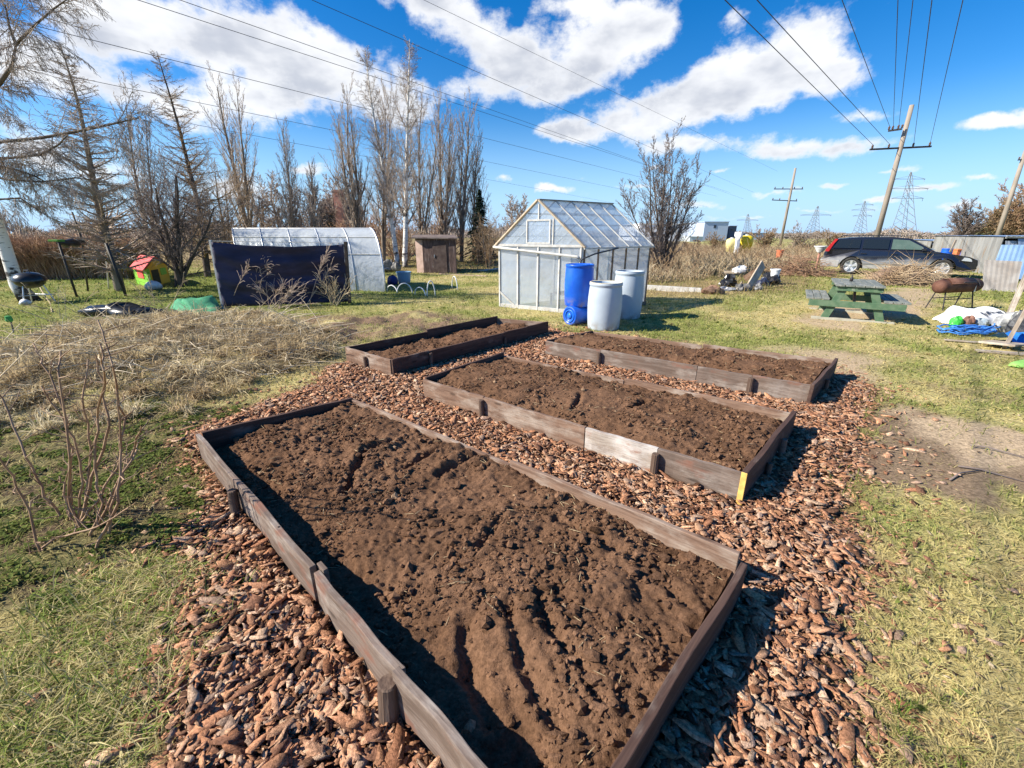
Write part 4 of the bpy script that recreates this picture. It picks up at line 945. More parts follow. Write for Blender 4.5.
# right edge trees
for i, (bx, tp, w_, lab) in enumerate([(992, (990, 208), 3.6, 'dark green pine left of the leaning right-hand pole'), (1018, (1016, 200), 4.2, 'olive pine behind the leaning right-hand pole')]):
    spruce(lab, (bx, 240), tp, 62., w_, 40+i, nmat('pine_needles_%d' % i, (.04, .05, .02), (.10, .085, .035), 3, .9, bump=0), 'pine_tree', 1500, .12)
for i, (bx, tp, mt_, lab) in enumerate([(1006, [(1000, 205), (1010, 198), (1018, 210)], TWIG_BROWN, 'brown bare tree among the pines at right'), (1030, [(1022, 188), (1032, 182), (1040, 195)], TWIG_RED, 'reddish bare tree at the right edge'),
                                        (968, [(962, 210), (973, 213), (966, 205)], TWIG_DARK, 'small dark bare tree by the far lattice mast at right')]):
    tree(lab, (bx, 240), tp, SPREAD, .16, BARK_DARK, mt_, 50+i, Y=56., rmin=.025)

# ------------------------------------------------------------------ greenhouse
M_PAINT = nmat('pale_painted_wood', (.55, .545, .52), (.44, .42, .39), 8, .7, bump=.1, c3=(.34, .29, .23), s3=5, lo3=.6, hi3=.75)
M_CREAM = nmat('cream_bare_wood', (.52, .42, .30), (.42, .33, .23), 10, .8, bump=.15, c3=(.6, .54, .44), s3=4)
M_BROWNW = nmat('brown_frame_wood', (.16, .105, .07), (.25, .18, .13), 9, .85, bump=.2)
F_WALL = film('clouded_wall_film', (.72, .79, .88), .58, .25, (.55, .55, .52), .6, .6)
F_GABLE = film('clear_gable_film', (.70, .80, .92), .5, .25, (.6, .62, .6), .3, .55)
F_ROOF = film('roof_film', (.58, .68, .78), .66, .16, (.36, .42, .46), .5, .3)
FL, FC, BR = G(499.5, 307), G(579.5, 315), G(645, 305)
e1 = (FC-FL); e2 = (BR-FC); BL = FL+e2
zE = (HT(579.5, 315, 243)+HT(499.5, 307, 248))/2; zP = PY(534.7, 201, ((FL+FC)/2).y).z
th = thing('greenhouse', 'small gabled greenhouse clad in clouded plastic on a pale wooden frame', 'greenhouse', (FL+BR)/2)
org = Vector(WM[th.name].translation)
def at(u, v, z): return FL+e1*u+e2*v+Vector((0, 0, z))
uz = Vector((0, 0, 1)); o1 = -e2.normalized(); o2 = e1.normalized()     # outward: gable, side
mb = MB()
for u in (0.012, .25, .5, .75, .985): mb.beam(at(u, .0, 0.02)+o1*.004, at(u, .0, zE)+o1*.004, .045, .04, o1)
mb.beam(at(0, 0, zE)+o1*.012, at(1, 0, zE)+o1*.012, .05, .04, o1); mb.beam(at(0, 0, .05)+o1*.008, at(1, 0, .05)+o1*.008, .09, .03, o1)
mb.beam(at(.015, 0, .36)+o1*.014, at(.24, 0, .03)+o1*.014, .05, .025, o1)
for u in (0.012, .5, .985): mb.beam(at(u, 1, 0), at(u, 1, zE), .045, .04, o1)
mb.beam(at(0, 1, zE), at(1, 1, zE), .05, .04, o1)
for v in (.25, .5, .75): mb.beam(at(.01, v, 0), at(.01, v, zE), .045, .04, o1)
mb.build('wall_frame', M_PAINT, th, True, bevel=.004)
mb = MB()
for v in (.02, .205, .41, .605, .80, .985): mb.beam(at(1, v, 0)+o2*.006, at(1, v, zE-.02)+o2*.006, .04, .035, o2)
mb.beam(at(1, 0, .05)+o2*.01, at(1, 1, .05)+o2*.01, .09, .03, o2)
mb.build('side_frame', M_BROWNW, th, True, bevel=.004)
mb = MB(); mb.quad(at(0, 0, 0), at(1, 0, 0), at(1, 0, zE), at(0, 0, zE)); mb.build('gable_wall_panel', F_WALL, th, True)
mb = MB(); mb.quad(at(1, 0, 0), at(1, 1, 0), at(1, 1, zE), at(1, 0, zE)); mb.build('side_wall_panel', F_WALL, th, True)
mb = MB(); mb.quad(at(0, 1, 0), at(0, 0, 0), at(0, 0, zE), at(0, 1, zE)); mb.build('side_wall_panel', F_WALL, th, True)
mb = MB(); mb.quad(at(1, 1, 0), at(0, 1, 0), at(0, 1, zE), at(1, 1, zE)); mb.build('gable_wall_panel', F_WALL, th, True)
for v in (0, 1):
    mb = MB(); mb.add([at(0, v, zE), at(1, v, zE), at(.5, v, zP)], [(0, 1, 2)]); mb.build('gable_panel', F_GABLE, th, True)
ov = .03
for sgn in (0, 1):
    mb = MB(); ea = lambda v, z=0: at(1.03 if sgn else -.03, v, zE-.04+z); rd = lambda v, z=0: at(.5, v, zP+z)
    mb.quad(ea(-.01, .022), ea(1.01, .022), rd(1.01, .022), rd(-.01, .022)); mb.build('roof_panel', F_ROOF, th, True)
    up = (rd(0)-ea(0)).cross(e2).normalized(); up = up if up.z > 0 else -up
    for v in (.195, .40, .60, .795, .99):
        mb = MB(); mb.beam(ea(v)+up*.024, rd(v)+up*.024, .035, .022, up); mb.build('rafter', M_PAINT, th, True, bevel=.003)
    mb = MB()
    for q in (.25, .5, .75): mb.beam(ea(0)+(rd(0)-ea(0))*q-up*.01, ea(1)+(rd(1)-ea(1))*q-up*.01, .025, .02, up)
    mb.build('purlin', M_PAINT, th, True)
    mb = MB(); mb.beam(ea(-.015)+up*.026, rd(-.015)+up*.026, .06, .035, up); mb.build('verge_board', M_CREAM, th, True, bevel=.004)
    mb = MB(); mb.beam(ea(-.015)-up*.005, ea(1.01)-up*.005, .03, .03); mb.build('eaves_rail', M_PAINT, th, True)
mb = MB(); mb.beam(at(.5, -.015, zP+.03), at(.5, 1.01, zP+.03), .09, .02); mb.build('ridge_cap', nmat('ridge_metal', (.17, .16, .16), (.25, .2, .17), 5, .5, .3), th, True)
# vent in the gable
vz0, vz1 = zE+.05, zE+.05+(zP-zE)*.52
w_ = thing; mb = MB()
for a_, b_ in (((.36, vz0), (.64, vz0)), ((.36, vz1), (.64, vz1)), ((.365, vz0), (.365, vz1)), ((.635, vz0), (.635, vz1))):
    mb.beam(at(a_[0], 0, a_[1])+o1*.016, at(b_[0], 0, b_[1])+o1*.016, .035, .025, o1)
mb.beam(at(.67, 0, zE)+o1*.012, at(.67, 0, zE+(zP-zE)*.6)+o1*.012, .03, .025, o1); mb.beam(at(.5, 0, vz1)+o1*.012, at(.5, 0, zP-.06)+o1*.012, .03, .025, o1)
vf = mb.build('vent_frame', M_PAINT, th, True, bevel=.003)
mb = MB(); mb.quad(at(.37, 0, vz0+.02)+o1*.012, at(.63, 0, vz0+.02)+o1*.012, at(.63, 0, vz1-.02)+o1*.012, at(.37, 0, vz1-.02)+o1*.012)
pn = mb.build('vent_pane', F_GABLE, vf, True)
mb = MB(); mb.tube([at(-.04, 0, zE-.04)+o1*.07, at(.3, 0, zE-.10)+o1*.075, at(.97, 0, zE-.20)+o1*.09, at(1.0, 0, zE-.23)+o1*.09], .028, 10); mb.build('gutter_pipe', M_PAINT, th, True, smooth=True)
mb = MB(); mb.tube([at(1.05, .42, zE-.05), at(1.05, .1, zE-.15), at(1.04, -.03, zE-.23), at(1.03, -.055, zE-.27), at(1.03, -.06, zE-.36)], .016, 8); mb.build('drain_hose', nmat('dark_hose', (.05, .05, .06), rough=.6, bump=0), th, True, smooth=True)
mb = MB(); mb.box(at(.5, .5, .32), (.9, .5, .04), Matrix.Rotation(math.atan2(e2.y, e2.x), 3, 'Z')); mb.beam(at(.3, .4, 0), at(.3, .4, .3), .05, .05); mb.beam(at(.7, .6, 0), at(.7, .6, .3), .05, .05)
o = mb.build('inner_bench', M_BROWNW, th, True)

# ------------------------------------------------------------------ barrels
def plastic(name, c, c2, rough=.45):
    m, t, b = newmat(name); tc = t.new('ShaderNodeTexCoord').outputs['Object']; sx = t.new('ShaderNodeSeparateXYZ'); t.l.new(tc, sx.inputs[0])
    col = t.mix(t.ramp(t.noise(tc, 3.5, 5), .35, .65), c, c2)
    col = t.mix(t.ramp(t.noise(t.scaled(tc, 9, 9, 1.2), 1.5, 6, .7), .62, .8, 0, .35), col, tuple(min(.8, q*1.4+.08) for q in c))
    mud = t.math('MULTIPLY', t.ramp(sx.outputs[2], .22, .0), t.ramp(t.noise(tc, 7, 6, .7), .4, .65))
    col = t.mix(t.math('MULTIPLY', mud, .75), col, (.24, .17, .11))
    t.set(b, 'Base Color', col); t.set(b, 'Roughness', t.ramp(t.noise(tc, 6, 5), .3, .7, rough-.1, rough+.2)); t.set(b, 'Normal', t.bump(t.noise(tc, 5, 3), .12, .02)); t.set(b, 'Specular IOR Level', .4)
    return m
M_BLUE = plastic('blue_plastic', (.006, .085, .50), (.012, .12, .58), .38); M_LBLUE = plastic('pale_blue_plastic', (.43, .49, .55), (.38, .44, .50), .5)
M_WHITE = plastic('white_plastic', (.72, .74, .75), (.6, .62, .64), .55)
def drum(label, p, h, r, mat, openTop=True, group='plastic barrels by the greenhouse', tilt=None, lidmat=None, bulge=1.045):
    th = thing('barrel', label, 'barrel', p, 0, group)
    prof = [(r*.90, 0), (r*.955, .012), (r*.965, .05*h), (r*.985, .1*h), (r*bulge*.985, .34*h), (r*bulge, .5*h), (r*bulge*.985, .68*h), (r*.975, .90*h), (r*.955, .935*h), (r*.995, .945*h), (r*1.0, .985*h), (r*.97, h)]
    if openTop: prof += [(r*.91, h), (r*.90, .96*h), (r*.9, .6*h), (.01, .58*h)]
    else: prof += [(r*.92, h), (r*.9, .975*h), (.01, .972*h)]
    mb = MB(); mb.lathe(prof, 40); mb.build('body', mat, th, smooth=True)
    if not openTop:
        for sx_ in (-1, 1): mb = MB(); mb.lathe([(.045, .97*h), (.045, .995*h), (.03, .998*h)], 16, Matrix.Translation((sx_*r*.55, 0, 0))); mb.build('bung', lidmat or mat, th, smooth=False)
    else:
        mb = MB(); mb.lathe([(r*.965, h*.997), (r*.99, h*1.004), (r*.955, h*1.012), (r*.905, h*1.004)], 40, capb=False, capt=False); mb.build('rim', lidmat or mat, th, smooth=True)
    return th
pb = G(603, 328.5); drum('white barrel in front, straw-coloured rim, nearest the raised bed', pb, HT(603, 326, 281)*1.0, .29, M_LBLUE, lidmat=nmat('straw_rim', (.6, .52, .36), bump=0))
pb2 = G(626, 317.5); drum('pale blue-grey barrel behind the white one, against the greenhouse side', pb2, .93, .285, M_LBLUE)
pbl = G(575, 325.5); pbl2 = pbl+Vector((.07, .22, .345))
drum('tall blue closed barrel standing on a smaller lying barrel', pbl2, PY(577, 264, pbl2.y).z-.345, .265, M_BLUE, False, bulge=1.02)
th = thing('barrel', 'small blue barrel lying on its side under the tall blue one', 'barrel', pbl, 0, 'plastic barrels by the greenhouse')
ax = Vector((.78, .62, 0)).normalized(); q_ = ax.to_track_quat('Z', 'Y').to_matrix().to_4x4()
Mx = Matrix.Translation(Vector((-.12, -.02, .185))) @ q_
mb = MB(); mb.lathe([(.02, .012), (.13, .012), (.135, 0), (.165, 0), (.18, .02), (.185, .2), (.185, .34), (.18, .52), (.165, .54), (.01, .54)], 32, Mx); mb.build('body', M_BLUE, th, smooth=True)
mb = MB(); mb.lathe([(.01, -.004), (.05, -.004), (.055, .012)], 20, Mx); mb.lathe([(.10, -.002), (.115, -.006), (.12, .014)], 24, Mx, False, False); mb.build('end_cap', nmat('blue_cap', (.02, .16, .62), rough=.4, bump=0), th, smooth=True)

# ------------------------------------------------------------------ dark fabric screen
m, t, b = newmat('navy_cloth'); tc = t.new('ShaderNodeTexCoord').outputs['Object']
t.set(b, 'Base Color', t.mix(t.ramp(t.noise(t.scaled(tc, 1, 1, 3), 1.4, 5), .35, .7), (.014, .012, .034), (.036, .032, .075))); t.set(b, 'Roughness', .75); t.set(b, 'Normal', t.bump(t.noise(tc, 260, 2), .25, .004))
M_NAVY = m
pa, pb_ = G(224, 309), G(348, 304); za, zb = PY(212, 242, pa.y).z, PY(343, 243, pb_.y).z
ta, tb = PY(212, 242, pa.y), PY(344, 244, pb_.y)
th = thing('fabric_screen', 'dark navy fabric screen stretched between two posts before the tunnel greenhouse', 'screen', (pa+pb_)/2)
mb = MB(); nu, nv = 60, 24; vs = []
for i in range(nu+1):
    for j in range(nv+1):
        u, v = i/nu, j/nv
        bot = pa.lerp(pb_, u)+Vector((.02, 0, .06)); top = ta.lerp(tb, u)+Vector((0, 0, -.075*math.sin(math.pi*u)**.8))
        p = bot.lerp(top, v); fold = .02*math.sin(v*31+u*9+3*math.sin(u*7))*v*(1-v)*3+.045*math.sin(v*17+2.5*math.sin(u*3.1))*math.sin(math.pi*u)**.5+.05*math.sin(u*5+v*2)*(1-v)*v*2
        vs.append(p+Vector((0, -.03-fold, .006*math.sin(u*19))))
mb.add(vs, [(i*(nv+1)+j, (i+1)*(nv+1)+j, (i+1)*(nv+1)+j+1, i*(nv+1)+j+1) for i in range(nu) for j in range(nv)])
cl = mb.build('cloth', M_NAVY, th, True, smooth=True); sl = cl.modifiers.new('solid', 'SOLIDIFY'); sl.thickness = .006
mb = MB(); mb.beam(pa+Vector((-.02, .0, -.03)), ta+Vector((-.03, 0, .04)), .045, .045); mb.build('post', M_PAINT, th, True, bevel=.004)
mb = MB(); mb.beam(pb_+Vector((.03, .03, -.03)), tb+Vector((.03, .03, .05)), .09, .06); mb.build('post', nmat('dark_post', (.05, .038, .03), (.08, .06, .05), 8), th, True, bevel=.004)
mb = MB(); mb.tube([ta+Vector((0, 0, .02)), tb+Vector((0, 0, .02))], .006, 5); mb.build('top_wire', M_PAINT, th, True)

# ------------------------------------------------------------------ tunnel greenhouse
F_TUN = film('tunnel_polycarbonate', (.66, .70, .74), .86, .25, (.56, .57, .52), .45, .35)
M_ALU = nmat('galvanised_tube', (.62, .63, .65), (.5, .51, .53), 6, .4, .6, bump=0)
fr = G(368, 284); ax = Vector((-1, .10, 0)).normalized(); nf = Vector((.50, -.87, 0)).normalized()
wid = 2.35; base = fr+nf*(wid/2); Rr = PY(349, 228.5, base.y).z
ex = PY(229, 235, base.y+.4); Ltot = abs(ex.x-base.x)*.98
th = thing('tunnel_greenhouse', 'round-topped tunnel greenhouse of clear ribbed plastic behind the navy screen', 'greenhouse', base)
def arch(s_, a, r=1.0):
    return base+ax*s_+nf*(math.cos(a)*wid/2*r)*(1.0)+Vector((0, 0, Rr*r*math.sin(a)**.75 if math.sin(a) > 0 else 0))
mb = MB(); na = 28; vs = [arch(s_*Ltot/4, math.pi*k/na) for s_ in range(5) for k in range(na+1)]
mb.add(vs, [(s_*(na+1)+k, (s_+1)*(na+1)+k, (s_+1)*(na+1)+k+1, s_*(na+1)+k+1) for s_ in range(4) for k in range(na)]); mb.build('cover', F_TUN, th, True, smooth=True)
for s_ in (0, 1):
    mb = MB(); mb.add([arch(s_*Ltot, math.pi*k/na) for k in range(na+1)], [tuple(range(na+1))]); mb.build('end_wall', F_TUN, th, True)
for i in range(6):
    mb = MB(); mb.tube([arch(Ltot*i/5, math.pi*k/na, 1.008) for k in range(na+1)], .014 if i else .024, 6); mb.build('hoop', M_ALU, th, True, smooth=True)
for a in (.52, .95, 1.5, 2.1, 2.62):
    mb = MB(); mb.tube([arch(0, a, 1.004), arch(Ltot, a, 1.004)], .018, 6); mb.build('lengthwise_bar', M_PAINT if a < 1 else M_ALU, th, True)
mb = MB(); d0 = arch(0, 0)
for q0, q1 in (((.28, 0), (.28, 1.25)), ((.72, 0), (.72, 1.25)), ((.28, 1.25), (.72, 1.25)), ((.28, .65), (.72, .65))):
    f = lambda q: base+nf*(wid*(.5-q[0]))+Vector((0, 0, min(q[1], Rr*.8)))-ax*.015
    mb.beam(f(q0), f(q1), .035, .03, ax)
mb.build('door_frame', M_ALU, th, True)

# ------------------------------------------------------------------ brown shed, tub, hoops and clutter at the back left
Ys = 19.6
def PYs(x, y, dy=0): return PY(x, y, Ys+dy)
s0, s1, s2, s3 = G(424.5, 273), G(456.5, 273.5), None, None
zt = PY(440, 238.5, s0.y).z; back = Vector((-.35, 1.9, 0))
M_SHEDW = nmat('shed_boards', (.06, .04, .036), (.14, .095, .085), 5, .9, bump=.4, bscale=18, stretch=(3, 3, .6), c3=(.2, .2, .2), s3=2.5)
M_PINKW = nmat('faded_pink_boards', (.5, .36, .31), (.38, .27, .22), 5, .9, bump=.2)
th = thing('shed', 'small dark brown shed with a faded pink side left of the greenhouse', 'shed', (s0+s1)/2)
mb = MB(); mb.prism([s0, s1, s1+Vector((0, 0, zt)), s0+Vector((0, 0, zt))], Vector((.02, .06, 0))); mb.build('front_wall', M_SHEDW, th, True)
side = s0+Vector((-.36, .20, 0))
mb = MB(); mb.prism([s0+Vector((-.03, .03, 0)), side, side+Vector((0, 0, zt-.05)), s0+Vector((-.03, .03, zt-.05))], Vector((.05, .05, 0))); mb.build('side_wall', M_PINKW, th, True)
mb = MB(); mb.slab(s0+Vector((-.45, -.1, zt)), s1+Vector((.12, -.12, zt-.02)), s1+back+Vector((.1, 0, zt+.1)), side+back+Vector((-.1, 0, zt+.1)), .05); mb.build('roof', nmat('shed_roof', (.11, .08, .075), (.2, .16, .14), 4, .9), th, True)
mb = MB(); mb.prism([s1+Vector((0, .07, 0)), s1+back, s1+back+Vector((0, 0, zt)), s1+Vector((0, .07, zt))], Vector((-.05, 0, 0))); mb.prism([side+Vector((0, .06, 0)), side+back, side+back+Vector((0, 0, zt)), side+Vector((0, .06, zt))], Vector((.05, 0, 0))); mb.prism([side+back, s1+back, s1+back+Vector((0, 0, zt)), side+back+Vector((0, 0, zt))], Vector((0, -.05, 0))); mb.build('rear_walls', M_SHEDW, th, True)
dr = MB(); dr.prism([s0.lerp(s1, .3)+Vector((0, -.03, .02)), s0.lerp(s1, .72)+Vector((0, -.03, .02)), s0.lerp(s1, .72)+Vector((0, -.03, zt*.92)), s0.lerp(s1, .3)+Vector((0, -.03, zt*.92))], Vector((.0, .025, 0)))
d_ = dr.build('door', nmat('shed_door', (.06, .04, .036), (.11, .08, .07), 6, .9), th, True); hb = MB(); hb.box(s0.lerp(s1, .35)+Vector((0, -.045, zt*.5)), (.03, .03, .12)); hb.build('handle', M_ALU, d_, True)
M_TUB = plastic('faded_blue_plastic', (.16, .30, .46), (.22, .36, .5), .55)
def bucket(name, label, cat, p, r0, r1, h, mat, handle=True, group=None, tiltv=None):
    th = thing(name, label, cat, p, 0, group); Mt = Matrix() if tiltv is None else Vector(tiltv).normalized().to_track_quat('Z', 'Y').to_matrix().to_4x4()
    mb = MB(); mb.lathe([(r0*.95, 0), (r0, .01), (r1*.97, h*.9), (r1*1.05, h*.91), (r1*1.05, h), (r1*.95, h), (r0*.92, .02), (.01, .015)], 24, Mt); mb.build('body', mat, th, smooth=False)
    if handle:
        mb = MB(); mb.tube([Mt @ Vector((r1*1.04*math.cos(a), r1*.35*math.sin(a)+.0, h*.93-abs(math.sin(a))*h*.45)) for a in [math.pi*k/10 for k in range(11)]], .006, 5); mb.build('handle', M_ALU, th)
    return th
bucket('tub', 'faded blue round tub beside the birch trunks', 'tub', G(404.5, 283.5), .20, .245, .40, M_TUB, False)
mb = MB(); mb.blob((0, 0, .13), (.2, .18, .17), .25, seed=4, flat=.8); o = mb.build('sack', nmat('navy_sack', (.012, .02, .11), (.02, .03, .16), 8, .5), smooth=True); o.location = G(393, 285); tag(o, 'small dark blue sack left of the faded blue tub', 'sack')
M_HOOP = nmat('white_pipe', (.75, .75, .74), rough=.45, bump=0)
for i, (xa, xb, yt, yb) in enumerate([(374, 381, 284, 290), (386, 398.5, 285, 292), (398, 411.5, 283, 293), (414, 426.5, 287, 295), (428, 434.5, 280.5, 295.5), (451.5, 458, 276, 289)]):
    a, b_ = G(xa, yb), G(xb, yb+.6); m_ = (a+b_)/2; hgt = PY((xa+xb)/2, yt, m_.y).z; d = (b_-a)/2; dv = Vector((d.x, d.y+.12*(-1)**i, 0))
    mb = MB(); mb.tube([-dv*math.cos(math.pi*k/14)*1.0+Vector((0, 0, hgt*math.sin(math.pi*k/14)-.01)) for k in range(15)], .016, 7)
    o = mb.build('plant_hoop', M_HOOP, smooth=True); o.location = (m_.x, m_.y, 0)
    tag(o, ['white half hoop at the left end of the hoop row, beside the navy screen', 'white plant hoop, second from the navy screen', 'tall white plant hoop below the blue tub', 'low white plant hoop, just right of the tall one below the tub',
            'narrow upright white hoop below the brown shed', 'last white hoop of the row, nearest the greenhouse'][i], 'plant hoop', 'white hoops over the vegetable row')
mb = MB(); mb.beam(G(439, 274), G(487, 276.5), .12, .05); o = mb.build('plank', M_PINKW, bevel=.004); tag(o, 'long pale plank on the ground right of the shed', 'plank')
mb = MB(); mb.beam(G(478, 271), G(500, 269.5)+Vector((0, 0, .04)), .14, .06); o = mb.build('plank', M_PAINT); tag(o, 'short pale plank left of the greenhouse', 'plank')
# rubble heap between the tunnel and the birches
cr_ = G(384, 272); M_GREYR = nmat('grey_rubble', (.12, .115, .11), (.24, .23, .215), 4, .9, c3=(.30, .28, .25), s3=3)
th = thing('rubble_heap', 'grey heap of stones and scrap between tunnel greenhouse and birches', 'rubble heap', cr_)
mb = MB()
rn = random.Random(9)
for i in range(22):
    mb.blob((rn.uniform(-1, 1)*.85, rn.uniform(-.4, .5), rn.uniform(.05, .42)), (rn.uniform(.12, .3), rn.uniform(.12, .25), rn.uniform(.08, .2)), .3, 8, 5, i)
mb.build('stones', M_GREYR, th); mb = MB(); mb.blob((-.05, -.45, .3), (.18, .06, .15), .3, 8, 5, 5); mb.build('green_rag', nmat('green_rag', (.10, .22, .06), (.16, .3, .1), 9), th)
# kettle grill
pk = G(38, 303); zk = PY(36, 272, pk.y).z
M_BLACK = nmat('black_enamel', (.012, .012, .013), (.02, .02, .022), 6, .28, bump=0, spec=.5)
th = thing('kettle_grill', 'black kettle grill with lid on thin legs by the old birch', 'grill', pk)
rk = .30; zc = zk-.20
mb = MB(); mb.lathe([(.02, -.19), (.14, -.17), (.26, -.09), (rk, 0)], 28, Matrix.Translation((0, 0, zc)), True, False); mb.build('bowl', M_BLACK, th, smooth=True)
mb = MB(); mb.lathe([(rk*1.03, -.015), (rk*1.03, .02), (rk*.93, .1), (rk*.62, .17), (rk*.2, .2), (.01, .202)], 28, Matrix.Translation((0, 0, zc)), False, False); ld = mb.build('lid', M_BLACK, th, smooth=True)
mb = MB(); mb.tube([(-.07, 0, zc+.195), (-.05, 0, zc+.24), (.05, 0, zc+.24), (.07, 0, zc+.195)], .012, 7); mb.build('handle', M_BLACK, ld)
for a in (.6, 2.7, 4.7):
    mb = MB(); mb.tube([(.2*math.cos(a), .2*math.sin(a), zc-.12), (.32*math.cos(a), .32*math.sin(a), 0)], .014, 7); mb.build('leg', M_ALU, th)
mb = MB(); mb.tube([(-.2, .2, .2), (.36, .1, .2), (0, -.38, .22)], .009, 6); mb.build('leg_brace', M_ALU, th)
mb = MB(); mb.blob((0, 0, .06), (.12, .1, .08), .25, seed=8); o = mb.build('rag', M_WHITE, smooth=True); o.location = G(26, 305); tag(o, 'crumpled white rag on the grass under the kettle grill', 'rag')
mb = MB(); mb.tube([G(40, 290)+Vector((0, 0, .3)), G(44, 297)+Vector((0, 0, .15)), G(50, 303), G(52, 312)], .012, 6); o = mb.build('pale_stick', TWIG_STRAW); tag(o, 'crooked pale stick leaning beside the kettle grill', 'stick')
# dark posts with a folded black canopy
M_DPOST = nmat('dark_steel', (.03, .028, .03), (.05, .045, .045), 6, .6, bump=.05)
pA = G(77, 297); tA = PY(58, 241, pA.y); pB = G(126, 296); tB = PY(106, 243, pB.y)
th = thing('canopy_frame', 'dark garden frame with folded black canopy and a green corner', 'canopy frame', pA)
mb = MB(); mb.tube([pA, tA], .028, 8); mb.build('post', M_DPOST, th, True, smooth=True)
c0, c1 = PY(58, 243, pA.y+.05), PY(86, 242.5, pA.y+.9); bkp = G(88, 291)
mb = MB(); mb.tube([bkp, PY(82, 240, bkp.y), PY(72, 212, bkp.y)], .024, 8); mb.build('post', M_DPOST, th, True, smooth=True)
mb = MB(); mb.tube([c0.lerp(c1, i/8)+Vector((0, 0, .02*math.sin(i*2.2))) for i in range(9)], [.05, .08, .10, .09, .11, .10, .09, .085, .05], 9); mb.build('folded_canopy', M_BLACK, th, True, smooth=True)
mb = MB(); mb.box(c0+Vector((-.02, 0, .06)), (.26, .2, .05)); mb.build('corner_cap', nmat('green_cap', (.10, .26, .05), bump=0), th, True, bevel=.01)
mb = MB(); mb.tube([pB, tB], .034, 8); o = mb.build('leaning_post', M_DPOST, smooth=True); tag(o, 'thick dark steel post leaning left, beside the playhouse', 'post')
mb = MB(); mb.tube([G(109, 289), PY(105, 240, G(109, 289).y)], .022, 7); o = mb.build('leaning_post', M_PAINT, smooth=True); tag(o, 'thin pale post just left of the thick dark leaning post', 'post')
# playhouse
p0, p1 = G(137, 284), G(151, 287.5); p2 = G(171, 282)
def M3(mb, *a): return mb
th = thing('playhouse', 'small plastic playhouse, red roof, lime green side and orange front', 'playhouse', (p0+p2)/2)
M_LIME = nmat('lime_plastic', (.20, .48, .045), (.26, .55, .06), 3, .5, bump=0); M_RED = nmat('coral_red_plastic', (.68, .09, .075), (.75, .13, .10), 3, .5, bump=0); M_ORANGE = nmat('orange_yellow_plastic', (.78, .42, .03), (.8, .5, .05), 3, .5, bump=0)
h_ = .58; bk = p0+(p2-p1); zr = .86
mb = MB()
for k in range(5):
    z0, z1 = h_*k/5+.004, h_*(k+1)/5-.006; mb.prism([p0+Vector((0, 0, z0)), p1+Vector((0, 0, z0)), p1+Vector((0, 0, z1)), p0+Vector((0, 0, z1))], Vector((.03, .05, 0)))
mb.prism([p0+Vector((.02, .04, 0)), p1+Vector((.02, .04, 0)), p1+Vector((.02, .04, h_)), p0+Vector((.02, .04, h_))], Vector((.02, .03, 0))); mb.build('side_wall', M_LIME, th, True)
mb = MB(); pk_ = (p1+p2)/2+Vector((0, 0, zr)); up_ = Vector((0, 0, h_))
mb.prism([p1, p2, p2+up_, pk_, p1+up_], Vector((-.05, .05, 0))); fw = mb.build('front_wall', M_ORANGE, th, True)
nfw = (p2-p1); nfw = Vector((nfw.y, -nfw.x, 0)).normalized()*.014
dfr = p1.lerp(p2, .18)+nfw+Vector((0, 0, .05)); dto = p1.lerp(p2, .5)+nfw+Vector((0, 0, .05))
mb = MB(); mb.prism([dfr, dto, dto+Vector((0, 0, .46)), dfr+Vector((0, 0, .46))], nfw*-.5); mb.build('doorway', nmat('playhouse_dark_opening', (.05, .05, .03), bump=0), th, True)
wfr = p1.lerp(p2, .60)+nfw+Vector((0, 0, .3)); wto = p1.lerp(p2, .88)+nfw+Vector((0, 0, .3)); mb = MB(); mb.prism([wfr, wto, wto+Vector((0, 0, .22)), wfr+Vector((0, 0, .22))], nfw*-.5); mb.build('window', M_LIME, th, True)
sfr = p0.lerp(p1, .3)+Vector((-.012, -.012, .25)); sto = p0.lerp(p1, .72)+Vector((-.012, -.012, .25)); mb = MB(); mb.prism([sfr, sto, sto+Vector((0, 0, .27)), sfr+Vector((0, 0, .27))], Vector((.008, .008, 0))); mb.build('shutter', M_RED, th, True)
mb = MB(); mb.prism([bk+(p2-p1)*0+Vector((0, 0, 0)), p0, p0+up_, (p0+bk)/2+Vector((0, 0, zr)), bk+up_], Vector((.05, -.05, 0))); mb.prism([p2, bk, bk+up_, p2+up_], Vector((-.05, 0, 0))); mb.build('rear_wall', M_LIME, th, True)
rb0 = (p0+bk)/2+Vector((-.05, .05, zr+.03)); rb1 = pk_+Vector((.04, -.06, .03)); dn = Vector((0, 0, -.05))
mb = MB(); mb.slab(p0+up_+(p0-bk)*.12+dn, p1+up_+(p1-p2)*.12+dn+Vector((.04, -.06, 0)), rb1, rb0, .03); mb.slab(bk+up_+(bk-p0)*.12+dn, p2+up_+(p2-p1)*.12+dn+Vector((.04, -.06, 0)), rb1+Vector((0, 0, .002)), rb0+Vector((0, 0, .002)), -.03); mb.build('roof', M_RED, th, True)
mb = MB(); mb.blob((0, 0, .12), (.26, .16, .15), .2, seed=3, flat=.8); o = mb.build('sack', M_WHITE, smooth=True); o.location = G(155, 290); tag(o, 'white sack lying in front of the playhouse', 'sack')
